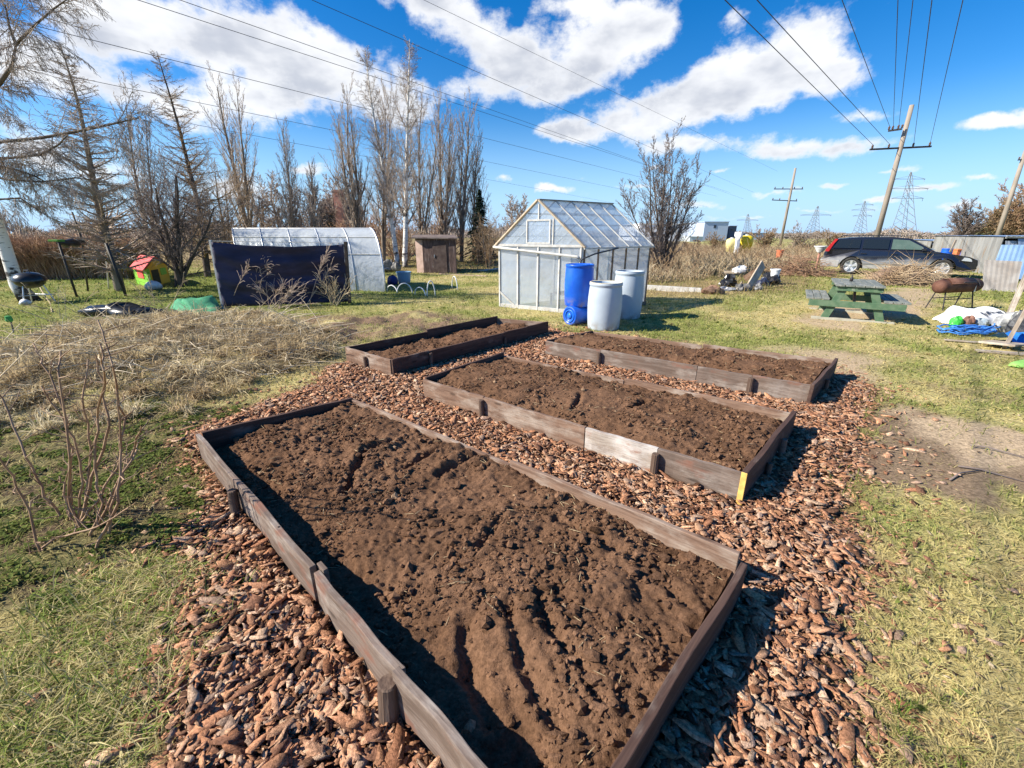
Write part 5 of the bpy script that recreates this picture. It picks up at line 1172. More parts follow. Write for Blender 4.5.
# green net, black plastic, small green cap on a stick
vs = []; q0, q1, q2, q3 = G(174, 313), G(219, 315), G(222, 304), G(176, 306); mb = MB()
for i in range(15):
    for j in range(7):
        u, v = i/14, j/6; p = q0.lerp(q1, u).lerp(q3.lerp(q2, u), v); vs.append(p+Vector((.12*math.sin(v*9+u*4), .1*math.sin(u*11), .02+(.12+.26*float(vnoise(np.array([u*7]), np.array([v*4]), 3)[0]))*math.sin(math.pi*v)*math.sin(math.pi*u)**.5)))
mb.add(vs, [(i*7+j, (i+1)*7+j, (i+1)*7+j+1, i*7+j+1) for i in range(14) for j in range(6)]); o = mb.build('garden_net', nmat('green_net', (.035, .20, .10), (.06, .27, .14), 12, .8, bump=.4), smooth=True); tag(o, 'crumpled green garden net on the grass left of the navy screen', 'net')
mb = MB(); mb.blob((0, 0, .06), (.62, .3, .15), .4, 18, 8, 6, .5); mb.blob((.5, .1, .05), (.35, .22, .10), .4, 14, 7, 7, .5); o = mb.build('plastic_sheet', M_BLACK, smooth=True); o.location = G(118, 315); tag(o, 'crumpled black plastic sheet on the grass in front of the playhouse', 'plastic sheet')
th = thing('garden_stake', 'short dark stake with a green cap at the far left edge', 'stake', G(14, 334)); b0 = G(14, 334)
mb = MB(); mb.tube([b0, PY(10, 318, b0.y)], .012, 6); mb.build('stick', TWIG_DARK, th, True); mb = MB(); mb.lathe([(.03, 0), (.05, .03), (.04, .1), (.01, .11)], 12, Matrix.Translation(PY(10, 322, b0.y)-Vector((0, 0, 0)))); mb.build('cap', nmat('green_cap_small', (.06, .30, .08), bump=0), th, True)
# brick chimney building, far
Yb = 34.; M_BRICK = nmat('orange_brick', (.42, .20, .15), (.5, .27, .2), 3, .9, bump=.2)
def house(name, label, cat, x0, x1, yt, Y, depth, wall, roofm, wins=(), roof='flat', yb=None, wm=None):
    a, b_ = PY(x0, yt, Y), PY(x1, yt, Y); h = a.z; th = thing(name, label, cat, ((a.x+b_.x)/2, Y+depth/2, 0))
    mb = MB(); mb.box(((a.x+b_.x)/2, Y+depth/2, h/2), (b_.x-a.x, depth, h)); mb.build('wall', wall, th, True)
    mb = MB(); 
    if roof == 'flat': mb.box(((a.x+b_.x)/2, Y+depth/2, h+.06*h/4), (b_.x-a.x+.3, depth+.3, .12*h/4))
    else:
        rz = h*1.35; c = [Vector((a.x-.2, Y-.2, h)), Vector((b_.x+.2, Y-.2, h)), Vector((b_.x+.2, Y+depth+.2, h)), Vector((a.x-.2, Y+depth+.2, h))]; r0 = Vector((a.x-.2, Y+depth/2, rz)); r1 = Vector((b_.x+.2, Y+depth/2, rz))
        mb.add(c+[r0, r1], [(0, 1, 5, 4), (2, 3, 4, 5), (0, 4, 3), (1, 2, 5), (3, 2, 1, 0)])
    mb.build('roof', roofm, th, True)
    for (wx0, wx1, wy0, wy1) in wins:
        p, q = PY(wx0, wy0, Y-.03), PY(wx1, wy1, Y-.03); mb = MB(); mb.box(((p.x+q.x)/2, Y-.02, (p.z+q.z)/2), (q.x-p.x, .08, p.z-q.z)); mb.build('window', wm or M_WIN, th, True)
    return th
M_WIN = nmat('dark_window', (.05, .06, .08), rough=.2, bump=0)
th = house('brick_building', 'low building with a tall orange brick chimney behind the red shrubs', 'building', 318, 345, 213, Yb, 4, nmat('dark_wall', (.05, .06, .045), (.09, .09, .07), 2), M_DPOST, [(328, 331, 213.5, 217)], 'gable')
cx0, cx1 = PY(332.5, 190, Yb-.2), PY(343.5, 205, Yb-.2); mb = MB(); mb.prism([Vector((cx0.x, Yb-.4, 0)), Vector((cx1.x+.1, Yb-.4, 0)), Vector((cx1.x-.05, Yb-.4, cx0.z)), Vector((cx0.x+.08, Yb-.4, cx0.z))], Vector((0, .8, 0))); mb.build('chimney', M_BRICK, th, True)
M_FAINT = nmat('pale_grey_wall', (.42, .45, .52), (.5, .53, .6), 1, .8, bump=0)
house('far_building', 'pale blue-grey building far behind the dry hedge at left', 'building', 8, 30, 241, 26., 5, M_FAINT, M_FAINT, [(14, 18, 243, 247)])
house('red_roof_cabin', 'cabin with a red roof just above the dry hedge', 'cabin', 37, 47, 250, 24., 2.5, M_BRICK, nmat('red_roof', (.55, .10, .09), (.6, .14, .12), 3, .7), (), 'gable')

# ------------------------------------------------------------------ picnic table
M_TGREEN = nmat('faded_green_paint', (.07, .135, .075), (.12, .18, .11), 7, .85, bump=.2, c3=(.30, .31, .25), s3=6, lo3=.6, hi3=.8)
M_TGREY = wood('weathered_table_plank', (.14, .155, .14), (.22, .23, .205), (.30, .30, .275), .4)
tA_, tB_ = G(812, 318.5), G(884, 325); xv = Vector((math.sin(R(122)), math.cos(R(122)), 0)); yv = Vector((-xv.y, xv.x, 0)); SW = (tB_-tA_).length/1.50*1.12; ce = tA_+xv*SW*.75
zt_ = PY(860, 284.5, ce.y+.3).z
th = thing('picnic_table', 'green picnic table with two attached benches and grey weathered planks', 'picnic table', ce+yv*.7, math.atan2(xv.y, xv.x))
TL = 1.35; s_ = SW
def plank(name, x, z, w_, y0, y1, t_, mat, rx=0):
    mb = MB(); L_ = y1-y0; mb.box((0, 0, 0), (L_, w_, t_)); o = mb.build(name, mat, th, bevel=.004); o.location = (x, (y0+y1)/2, z); o.rotation_euler = (0, 0, math.pi/2); return o
for i in range(5): plank('tabletop_plank', (-.36+.18*i)*s_, zt_, .168*s_, -TL/2-.08+.012*(i % 2), TL/2+.08-.01*(i % 3), .035, M_TGREY)
for sx_ in (-1, 1):
    for i in range(3): plank('bench_plank', sx_*(.57+.155*i)*s_, zt_*.60, .142*s_, -TL/2-.05+.01*(i % 2), TL/2+.05, .035, M_TGREY)
for yy in (-.48*TL, .42*TL):
    for sx_ in (-1, 1):
        mb = MB(); mb.beam((sx_*.52*s_, yy, .03), (sx_*.26*s_, yy, zt_-.02), .13, .045, (0, 1, 0)); mb.build('leg', M_TGREEN, th, bevel=.004)
    mb = MB(); mb.box((0, yy-.05, zt_*.55-.05), (1.78*s_, .045, .12)); mb.build('cross_beam', M_TGREEN, th, bevel=.004)
    mb = MB(); mb.box((0, yy-.04, zt_-.06), (.86*s_, .045, .09)); mb.build('cross_beam', M_TGREEN, th, bevel=.004)
    mb = MB(); mb.box((0, yy, .02), (1.55*s_, .09, .05)); mb.build('ground_rail', nmat('pale_rail', (.33, .31, .24), (.42, .4, .32), 6), th, bevel=.004)
mb = MB(); mb.beam((0, -.4*TL, .28), (0, .05, zt_-.05), .06, .04, (1, 0, 0)); mb.build('brace', nmat('brown_brace', (.28, .17, .11), bump=0), th)
mb = MB(); mb.lathe([(.03, 0), (.03, .07), (.012, .09), (.012, .13)], 10); o = mb.build('small_bottle', M_DPOST, smooth=True); o.location = WM[th.name] @ Vector((-.08, .1, zt_+.018)); tag(o, 'small dark bottle standing on the picnic table', 'bottle')

# ------------------------------------------------------------------ estate car
rw, fw_ = G(848, 274.6), G(938, 278.4); cd_ = (fw_-rw); WB = 2.76; cs = cd_.length/WB; cv = cd_.normalized(); cl_ = Vector((-cv.y, cv.x, 0))
cz = 1.08*PY(895, 239.8, ((rw+fw_)/2).y+.5).z/1.47
th = thing('parked_car', 'dark blue estate car with dusty silver lower panels, parked behind the brush heap', 'car', rw.lerp(fw_, .5)+cl_*.80, math.atan2(cv.y, cv.x))
def cp(x, y, z): return Vector((x*cs, y, z*cz))
m, t, b = newmat('navy_car_paint'); t.set(b, 'Base Color', (.010, .012, .030, 1)); t.set(b, 'Roughness', .22); t.set(b, 'Coat Weight', .6); t.set(b, 'Coat Roughness', .06); M_CAR = m
tcx = t.new('ShaderNodeTexCoord').outputs['Object']; sxz = t.new('ShaderNodeSeparateXYZ'); t.l.new(tcx, sxz.inputs[0])
dust = t.math('MULTIPLY', t.math('MULTIPLY', t.ramp(sxz.outputs[0], 1.75, 1.1), t.ramp(t.math('ADD', sxz.outputs[2], t.math('MULTIPLY', t.math('SUBTRACT', t.noise(tcx, 2.2, 5), .5), .35)), .74*cz, .50*cz)), .75)
t.set(b, 'Base Color', t.mix(dust, (.010, .012, .022), (.24, .245, .25))); t.set(b, 'Roughness', t.math('ADD', t.math('MULTIPLY', dust, .5), .22))
M_CLAD = nmat('dusty_silver_cladding', (.42, .42, .42), (.34, .33, .31), 3, .5, .2, bump=0)
m, t, b = newmat('car_glass'); t.set(b, 'Base Color', (.012, .016, .018, 1)); t.set(b, 'Roughness', .06); t.set(b, 'Specular IOR Level', .7); M_CGL = m
M_TYRE = nmat('tyre_rubber', (.02, .02, .02), (.05, .047, .042), 8, .85, bump=.1)
M_RIM = nmat('alloy_rim', (.62, .63, .65), rough=.32, metal=.5, bump=0)
HW = .88; rr_ = .345; xr, xf = -WB/2, WB/2
def arc(cx, r, n=9): return [(cx+r*math.cos(math.pi-math.pi*k/n), rr_*.95+r*math.sin(math.pi*k/n)) for k in range(n+1)]
low = [(-2.33, .35)]+[(-1.80, .27)]+arc(xr, .39)+arc(xf, .39)+[(1.95, .25), (2.28, .30), (2.34, .50), (2.30, .68), (2.05, .79), (1.55, .88), (1.12, .95), (.2, .97), (-1.2, .985), (-2.2, .99), (-2.36, .86), (-2.38, .6)]
mb = MB(); n = len(low)
def wv(z, x): return HW-(.05 if z > .85 else 0)-.05*max(0, (.45-z)/.2)-(.14*max(0, (abs(x)-1.75)/.6)**2)
A_ = [cp(x, -wv(z, x), z) for x, z in low]; B_ = [cp(x, wv(z, x), z) for x, z in low]
mb.add(A_+B_, [tuple(range(n)), tuple(range(2*n-1, n-1, -1))]+[(i, n+i, n+(i+1) % n, (i+1) % n) for i in range(n)])
mb.build('body', M_CAR, th, bevel=.018)
cab = [(-2.28, .98, .80), (-1.98, 1.40, .62), (-1.3, 1.46, .60), (-.3, 1.475, .60), (.30, 1.41, .60), (1.10, .955, .78)]
mb = MB(); n = len(cab); A_ = [cp(x, -w_, z) for x, z, w_ in cab]; B_ = [cp(x, w_, z) for x, z, w_ in cab]
base_ = [cp(.1, -.82, .965), cp(-1.2, -.83, .97)]; base2 = [cp(.1, .82, .965), cp(-1.2, .83, .97)]
AA = A_+base_; BB = B_+base2; n = len(AA)
# closed cabin: sides lean in towards the roof
mb.add(AA+BB, [tuple(range(n))[::-1], tuple(range(n, 2*n))]+[(i, (i+1) % n, n+(i+1) % n, n+i) for i in range(n)])
mb.build('cabin', M_CAR, th, bevel=.015)
def side_y(z): 
    t_ = (z-.965)/(1.46-.965); return .832-(.832-.60)*max(0, min(1, t_))
def glass(pts, nm='window', gm=None):
    for sg in (-1, 1):
        mb = MB(); P_ = [cp(x, sg*(side_y(z)+.022), z) for x, z in pts]
        if sg > 0: P_ = P_[::-1]
        mb.prism(P_, Vector((0, -sg*.012, 0))); mb.build(nm, gm or M_CGL, th)
M_CGL2 = nmat('car_glass_clear', (.07, .11, .09), (.10, .14, .12), 2, .08, bump=0, spec=.6)
glass([(-2.12, 1.04), (-1.22, 1.03), (-1.22, 1.37), (-1.92, 1.36)]); glass([(-1.13, 1.03), (-.32, 1.02), (-.32, 1.385), (-1.13, 1.38)]); glass([(-.23, 1.02), (.80, 1.015), (.78, 1.06), (.26, 1.35), (-.23, 1.385)], gm=M_CGL2)
for nm, a_, b2 in (('windscreen', (.33, 1.385, .57), (1.06, 1.0, .72)), ('rear_window', (-2.0, 1.36, .55), (-2.23, 1.06, .68))):
    q = .02 if nm == 'windscreen' else -.02
    mb = MB(); mb.add([cp(a_[0]+q, -a_[2], a_[1]+.012), cp(a_[0]+q, a_[2], a_[1]+.012), cp(b2[0]+q, b2[2], b2[1]+.012), cp(b2[0]+q, -b2[2], b2[1]+.012)], [(0, 1, 2, 3)]); mb.build(nm, M_CGL, th)
for sg in (-1, 1):
    mb = MB(); y_ = sg*(HW+.004)
    for x0, x1, z0, z1 in ((-.97, .97, .27, .50),):
        mb.prism([cp(x0, y_-sg*.03, z0), cp(x1, y_-sg*.03, z0), cp(x1, y_, z1), cp(x0, y_, z1)], Vector((0, -sg*.05, 0)))
    mb.build('sill_cladding', M_CLAD, th, bevel=.006)
    for (x0, z0, x1, z1) in ((-1.2, .50, -1.2, .97), (-.27, .3, -.27, .97), (.98, .5, .93, .95)):
        mb = MB(); mb.beam(cp(x0, sg*(HW+.0), z0), cp(x1, sg*(HW-.03), z1), .012, .012, (0, 1, 0)); mb.build('door_seam', M_TYRE, th)
    for x in (-1.05, -.10):
        mb = MB(); mb.box(cp(x, sg*(HW-.0), .84), (.2, .03, .035)); mb.build('door_handle', M_CAR, th, bevel=.006)
    mb = MB(); mb.box(cp(.72, sg*(HW+.07), 1.03), (.14, .17, .13)); mb.build('wing_mirror', M_CAR, th, bevel=.03)
    mb = MB(); mb.prism([cp(-2.335, sg*.80, .9), cp(-2.20, sg*.845, .9), cp(-2.08, sg*.755, 1.20), cp(-1.97, sg*.66, 1.385), cp(-2.06, sg*.61, 1.385), cp(-2.2, sg*.70, 1.15)], Vector((-.02, -sg*.02+sg*.04, 0))); mb.build('tail_light', nmat('red_tail_light', (.24, .012, .010), (.32, .02, .016), 3, .15, bump=0), th)
    mb = MB(); mb.prism([cp(1.86, sg*(HW-.015), .66), cp(2.22, sg*(HW-.13), .62), cp(2.24, sg*(HW-.15), .72), cp(1.92, sg*(HW-.03), .77)], Vector((0, -sg*.05, 0))); mb.build('headlight', nmat('headlight_glass', (.55, .58, .6), rough=.12, bump=0), th)
    mb = MB(); mb.tube([cp(-1.9, sg*.56, 1.47), cp(-1.85, sg*.56, 1.51), cp(.05, sg*.56, 1.51), cp(.12, sg*.56, 1.47)], .014, 6); mb.build('roof_rail', M_CAR, th, smooth=True)
mb = MB(); mb.prism([cp(-2.40, -HW+.08, .30), cp(-2.40, HW-.08, .30), cp(-2.44, HW-.08, .58), cp(-2.44, -HW+.08, .58)], Vector((.14, 0, 0))); mb.build('rear_bumper', M_CLAD, th, bevel=.02)
for sg in (-1, 1):
    mb = MB(); mb.prism([cp(-2.36, sg*(HW-.10), .30), cp(-1.80, sg*(HW+.0), .30), cp(-1.79, sg*(HW+.005), .56), cp(-2.40, sg*(HW-.08), .58)], Vector((0, -sg*.05, 0))); mb.build('bumper_side', M_CLAD, th, bevel=.01)
mb = MB(); mb.prism([cp(2.30, -.62, .28), cp(2.30, .62, .28), cp(2.335, .62, .42), cp(2.335, -.62, .42)], Vector((.03, 0, 0))); mb.build('front_grille', M_TYRE, th, bevel=.01)
def wheel(x, sg):
    Mt = Matrix.Translation(cp(x, sg*(HW-.20), 0)+Vector((0, 0, rr_*cz))) @ Matrix.Diagonal((cs*.97, 1, cz, 1)) @ Matrix.Rotation(-sg*math.pi/2, 4, 'X')
    mb = MB(); mb.lathe([(.22, .0), (.31, .0), (.338, .03), (.345, .06), (.345, .15), (.335, .19), (.30, .205), (.235, .20), (.23, .17)], 32, Mt, False, False); w_ = mb.build('wheel', M_TYRE, th, smooth=True)
    mb = MB(); mb.lathe([(.235, .19), (.225, .2), (.21, .185), (.2, .10), (.02, .09)], 32, Mt, False, True)
    for k in range(5):
        a = 2*math.pi*k/5+.3; mb.add([Mt @ Vector(v) for v in [(.04*math.cos(a+1.2), .04*math.sin(a+1.2), .175), (.04*math.cos(a-1.2), .04*math.sin(a-1.2), .175), (.222*math.cos(a-.20), .222*math.sin(a-.20), .195), (.222*math.cos(a+.20), .222*math.sin(a+.20), .195), (.0, 0, .10), (.2*math.cos(a), .2*math.sin(a), .10)]], [(0, 1, 2, 3), (0, 3, 5, 4), (1, 4, 5, 2)])
    mb.lathe([(.055, .15), (.055, .185), (.02, .195)], 12, Mt, False, True); mb.build('rim', M_RIM, w_)
for x in (xr, xf):
    for sg in (-1, 1): wheel(x, sg)
mb = MB(); mb.box(cp(0, 0, .42), (3.4*cs, 1.5, .3)); mb.build('underbody', M_TYRE, th)

# ------------------------------------------------------------------ brush heap, smoker, bags, boards at right
def twig_heap(name, label, c, rx, ry, h, nb, mat, seed, lr=(.3, 1.0), r=(.006, .014), cat='brush heap', yaw=0.):
    rn = random.Random(seed); S = SEG()
    for i in range(nb):
        a = rn.random()*6.28; q = math.sqrt(rn.random()); lx, ly = rx*q*math.cos(a), ry*q*math.sin(a); z = h*(1-q*q)*rn.random()+.02
        x, y = lx*math.cos(yaw)-ly*math.sin(yaw), lx*math.sin(yaw)+ly*math.cos(yaw)
        L_ = rn.uniform(*lr); dr_ = Vector((rn.gauss(0, 1), rn.gauss(0, .8), rn.gauss(0, .22))); dr_.normalize(); p = Vector((x, y, z)); rad = rn.uniform(*r)
        m_ = p+dr_*L_*.5+Vector((0, 0, .05)); e = m_+dr_*L_*.5+Vector((rn.gauss(0, .1), rn.gauss(0, .1), rn.gauss(-.02, .1)))
        for qv in (p, m_, e): qv.z = max(qv.z, .01)
        S.add(p, m_, rad, rad*.8); S.add(m_, e, rad*.8, rad*.4)
    o = S.build(name, mat); o.location = c; return tag(o, label, cat)
hp = G(905, 283); hd = (G(955, 280)-G(868, 287)); yawh = math.atan2(hd.y, hd.x)
twig_heap('brush_heap', 'heap of cut brown twigs and dry grass in front of the car', hp, 1.7, .6, .62, 1300, nmat('brush_twigs', (.36, .25, .15), (.56, .43, .28), 1.2, .9, bump=0), 4, yaw=yawh)
mb = MB(); mb.blob((0, 0, .05), (1.6, .75, .42), .25, 26, 10, 4, .2); o = mb.build('soil_heap', nmat('brown_heap_soil', (.17, .11, .07), (.27, .18, .12), 3, .95, bump=.8, bscale=14, bdist=.05), smooth=True); o.location = hp+Vector((0, .1, 0)); o.rotation_euler[2] = yawh; tag(o, 'low mound of brown soil under the brush heap', 'soil heap')
M_RUST = nmat('rusty_steel', (.085, .038, .028), (.16, .075, .05), 5, .75, .2, bump=.25, bscale=20, c3=(.25, .14, .10), s3=4, lo3=.6, hi3=.8)
l0, l1 = G(930, 309.5), G(965, 307.5); sm_d = (l1-l0).normalized(); smc = l0.lerp(l1, .55); zax = PY(952, 285.8, smc.y).z; rad = (PY(950, 279, smc.y).z-PY(950, 292.5, smc.y).z)/2*1.0; dl = (PY(980, 286, smc.y)-PY(926, 286, smc.y)).length*.96
th = thing('barrel_smoker', 'rusty brown barrel smoker on thin legs in front of the car', 'smoker', smc, math.atan2(sm_d.y, sm_d.x))
Mx = Matrix.Translation((-dl/2+.02, 0, zax)) @ Matrix.Rotation(math.pi/2, 4, 'Y')
mb = MB(); mb.lathe([(.02, -.05), (rad*.55, -.03), (rad*.92, 0), (rad, .05), (rad, dl-.05), (rad*.92, dl), (rad*.55, dl+.03), (.02, dl+.05)], 32, Mx); mb.build('drum', M_RUST, th, smooth=True)
mb = MB(); 
for k in range(9):
    a0, a1 = R(20+k*11), R(20+(k+1)*11); rq = rad+.012
    mb.add([Vector((x, rq*-math.cos(a)*1, zax+rq*math.sin(a))) for x in (-dl*.36, dl*.30) for a in (a0, a1)], [(0, 1, 3, 2)])
ld = mb.build('lid', nmat('rusty_lid', (.11, .05, .035), (.2, .10, .07), 6, .7, .2, bump=.2), th, smooth=True); so = ld.modifiers.new('solid', 'SOLIDIFY'); so.thickness = .012
mb = MB(); mb.tube([(-.15, -rad-.05, zax+.10), (.2, -rad-.05, zax+.10)], .012, 7); mb.build('handle', M_DPOST, ld)
mb = MB(); mb.tube([(dl*.32, -rad*.2, zax+rad), (dl*.36, -rad*.8, zax+rad*.75), (dl*.37, -rad*1.08, zax)], .02, 6); mb.build('strap', M_DPOST, th)
mb = MB(); mb.prism([(dl*.25, -rad-.02, zax-.12), (dl*.29, -rad-.02, zax-.12), (dl*.275, -rad-.02, zax+.02)], (0, .008, 0)); mb.build('latch', M_ALU, th)
for x in (-dl*.38, dl*.34):
    for sg in (-1, 1):
        mb = MB(); mb.tube([(x, sg*rad*.6, zax-rad*.7), (x-.05*(1 if x < 0 else -.6), sg*rad*1.15, 0)], .014, 6); mb.build('leg', M_DPOST, th)
mb = MB(); mb.tube([(-dl*.39, -rad*.85, zax*.46), (dl*.35, -rad*.85, zax*.46)], .011, 6); mb.tube([(-dl*.39, rad*.85, zax*.46), (dl*.35, rad*.85, zax*.46)], .011, 6); mb.build('leg_brace', M_DPOST, th)
# white bulk bag with a dark printed band
ba, bb2 = G(955, 326), G(1004, 327.5); bd = (bb2-ba); byaw = math.atan2(bd.y, bd.x); bl = bd.length
th = thing('bulk_bag', 'flattened white bulk bag with a dark printed band, lying on the lawn', 'bag', (ba+bb2)/2, byaw)
mb = MB(); nu, nv = 40, 14; vs = []; hb_ = PY(970, 305.5, ba.y+.35).z*.95
for i in range(nu+1):
    u = i/nu
    for j in range(nv+1):
        v = j/nv; prof = math.sin(math.pi*(.03+.94*v))**.6; e_ = min(1, u*5)**.6*min(1, (1-u)*9)**.5
        vs.append(((u-.5)*bl+.06*math.sin(v*9), -.12+.75*v+.05*math.sin(u*11), .01+hb_*prof*e_*(.95+.08*math.sin(u*7+1)+.06*math.sin(u*19+v*8))))
mb.add(vs, [(i*(nv+1)+j, (i+1)*(nv+1)+j, (i+1)*(nv+1)+j+1, i*(nv+1)+j+1) for i in range(nu) for j in range(nv)]); bgm = nmat('white_woven_bag', (.74, .75, .76), (.62, .63, .65), 4, .6, bump=.3, bscale=14, bdist=.02); mb.build('sack', bgm, th, smooth=True)
mb = MB(); nbw = 24; vs = []
def bagp(u, v): 
    prof = math.sin(math.pi*(.03+.94*v))**.6; e_ = min(1, u*5)**.6*min(1, (1-u)*9)**.5
    return Vector(((u-.5)*bl+.06*math.sin(v*9), -.12+.75*v+.05*math.sin(u*11)-.012, .022+hb_*prof*e_*(.95+.08*math.sin(u*7+1)+.06*math.sin(u*19+v*8))))
for k in range(nbw):
    if k in (4, 9, 15, 20): continue
    u0 = .44+.5*k/nbw; u1 = u0+.5/nbw*.78; va, vb = (.21, .29) if k > 2 else (.17, .33)
    q = [bagp(u0, va), bagp(u1, va), bagp(u1, vb), bagp(u0, vb)]; mb.quad(*q)
mb.build('printed_band', nmat('dark_print', (.04, .05, .075), bump=0), th)
def sackobj(name, label, pix, r, mat, seed, cat='bag', z=None, yaw=0.):
    mb = MB(); mb.blob((0, 0, r[2]*.7), r, .26, 22, 12, seed, .7); o = mb.build(name, mat); o.location = G(*pix); o.rotation_euler[2] = yaw; return tag(o, label, cat)
sackobj('compost_bag', 'small bright green plastic bag leaning on the white bulk bag', (954.5, 328), (.11, .09, .12), nmat('green_bag', (.04, .38, .05), (.10, .5, .10), 8, .4, bump=.3), 11)
sackobj('compost_bag', 'small brown bag between the green bag and the blue rope', (966, 328), (.11, .09, .12), nmat('brown_bag', (.20, .10, .07), (.30, .17, .12), 8, .6, bump=.3), 12)
sackobj('compost_bag', 'grey-blue crumpled bag right of the brown bag', (978, 328), (.14, .09, .10), nmat('grey_blue_bag', (.22, .28, .34), (.42, .44, .42), 8, .5, bump=.4), 13)
rn = random.Random(17); M_ROPE = nmat('blue_rope', (.03, .17, .55), (.08, .26, .66), 12, .7, bump=0); mb = MB(); c = G(968, 334)
for k in range(9):
    pts = []; ph = rn.random()*6; rx, ry = rn.uniform(.22, .46), rn.uniform(.08, .2); ox, oy = rn.uniform(-.15, .15), rn.uniform(-.05, .05)
    for i in range(22):
        a = i/21*rn.uniform(5.2, 5.3)+ph; pts.append((ox+rx*math.cos(a), oy+ry*math.sin(a), .02+.022*k*.5+.035*math.sin(3*a+ph)**2+(.22*max(0, math.cos(a)-.7) if k > 6 else 0)))
    mb.tube(pts, .012, 6)
o = mb.build('rope_tangle', M_ROPE, smooth=True); o.location = c; tag(o, 'tangled bright blue rope on the grass before the white bag', 'rope')
W_OLD = wood('old_grey_plank', (.25, .20, .15), (.40, .33, .26), (.50, .45, .38), .5)
def plankobj(a, b, w_, t_, label, mat=None, up=(0, 0, 1), name='plank', group=None):
    a = Vector(a); b = Vector(b); d = (b-a); Ln = d.length; d.normalize(); up = Vector(up); s2 = d.cross(up).normalized(); u2 = s2.cross(d)
    mb = MB(); mb.box((0, 0, 0), (Ln, w_, t_)); o = mb.build(name, mat or W_OLD, bevel=.004); o.matrix_world = Matrix.Translation((a+b)/2) @ Matrix((d, s2, u2)).transposed().to_4x4(); return tag(o, label, 'plank', group)
q0 = G(1004, 349); plankobj(q0+Vector((0, 0, .02)), PY(1036, 292, q0.y+.5), .10, .05, 'long plank leaning up to the right, nearer of the two leaning planks', up=(1, -.6, .2), group='planks by the right edge')
q0 = G(1002, 331); plankobj(q0+Vector((0, 0, .02)), PY(1034, 258, q0.y+.5), .16, .06, 'wide plank leaning up behind the nearer leaning plank', up=(1, -.6, .2), group='planks by the right edge')
plankobj(G(984, 345)+Vector((0, 0, .06)), G(1020, 352)+Vector((0, 0, .10)), .30, .03, 'wide flat board propped off the grass beside the blue rope', group='planks by the right edge')
plankobj(G(976, 352)+Vector((0, 0, .02)), G(1050, 358)+Vector((0, 0, .03)), .10, .03, 'thin plank lying flat on the grass, lowest at the right edge', group='planks by the right edge')
plankobj(G(944, 340.5)+Vector((0, 0, .015)), G(986, 344)+Vector((0, 0, .015)), .06, .02, 'short thin lath under the blue rope', group='planks by the right edge')
rn = random.Random(3); mb = MB(); c = G(1020, 344); 
for i in range(13):
    for j in range(6): pass
vs = [(-.35+.9*i/12, -.22+.5*j/5, .05+.16*math.sin(math.pi*j/5)*(.6+.4*math.sin(i*1.7+j))) for i in range(13) for j in range(6)]
mb.add(vs, [(i*6+j, (i+1)*6+j, (i+1)*6+j+1, i*6+j+1) for i in range(12) for j in range(5)]); o = mb.build('tarpaulin', nmat('blue_tarp', (.02, .16, .55), (.04, .22, .62), 6, .5, bump=.4), smooth=True); o.location = c; tag(o, 'folded bright blue tarpaulin at the right edge', 'tarpaulin')
sackobj('scrap_bag', 'grey and white scrap bag between the leaning planks', (1010, 334), (.28, .2, .22), nmat('scrap_bag_mix', (.22, .22, .22), (.5, .5, .48), 9, .7, bump=.5, c3=(.3, .36, .12), s3=7, lo3=.62, hi3=.7), 23)
sackobj('scrap_bag', 'dark scrap bag behind the blue tarpaulin', (1026, 338), (.3, .25, .3), nmat('scrap_dark', (.03, .03, .035), (.12, .12, .12), 9, .6, bump=.5), 24)
mb = MB(); mb.blob((0, 0, .03), (.22, .12, .05), .3, seed=5); o = mb.build('grass_clippings_bag', nmat('lime_bag', (.25, .5, .12), bump=0), smooth=True); o.location = G(1026, 367); tag(o, 'lime green scrap of plastic on the grass at the right edge', 'plastic scrap')
g0 = G(975, 430); 
# sticks lying on the bare path
for (a, b_) in (((958, 466), (1024, 482)), ((970, 445), (1030, 459)), ((950, 480), (985, 470))):
    a, b_ = G(*a, .012), G(*b_, .012); mb = MB(); mb.tube([a, a.lerp(b_, .4)+Vector((0, .03, .008)), b_], [.007, .006, .003], 6); o = mb.build('stick', TWIG_DARK, smooth=True); tag(o, 'thin dark stick lying on the bare sandy path', 'stick', 'sticks on the bare path')

# ------------------------------------------------------------------ metal sheds at right
M_SHEET = nmat('galvanised_sheet', (.19, .225, .28), (.28, .31, .36), 1.3, .5, .2, bump=.0, c3=(.30, .25, .2), s3=1.2, lo3=.62, hi3=.8); M_SHEET2 = nmat('blue_grey_sheet', (.20, .29, .44), (.28, .36, .48), 1.3, .45, .2, bump=0); M_SHEET3 = nmat('pale_wall_sheet', (.30, .30, .29), (.20, .20, .195), 1.5, .7, .1, bump=.2, stretch=(3, 3, .5), c3=(.24, .17, .11), s3=2.5)
M_SHEET4 = nmat('light_grey_sheet', (.36, .39, .43), (.28, .30, .33), 1.6, .5, .15, bump=.1); M_JUNKW = nmat('old_wall_boards', (.20, .16, .13), (.30, .25, .21), 3, .85, bump=.3, stretch=(4, 4, .6))
def corr(mb, a, b, c, d, nfold=16, amp=.02):
    """corrugated sheet: a-b bottom edge, d-c top edge"""
    a, b, c, d = map(Vector, (a, b, c, d)); nn = (b-a).cross(d-a).normalized(); vs = []
    N = nfold*4
    for i in range(N+1):
        u = i/N; o = nn*(amp*math.sin(2*math.pi*u*nfold)); vs += [a.lerp(b, u)+o, d.lerp(c, u)+o]
    mb.add(vs, [(2*i, 2*i+2, 2*i+3, 2*i+1) for i in range(N)])
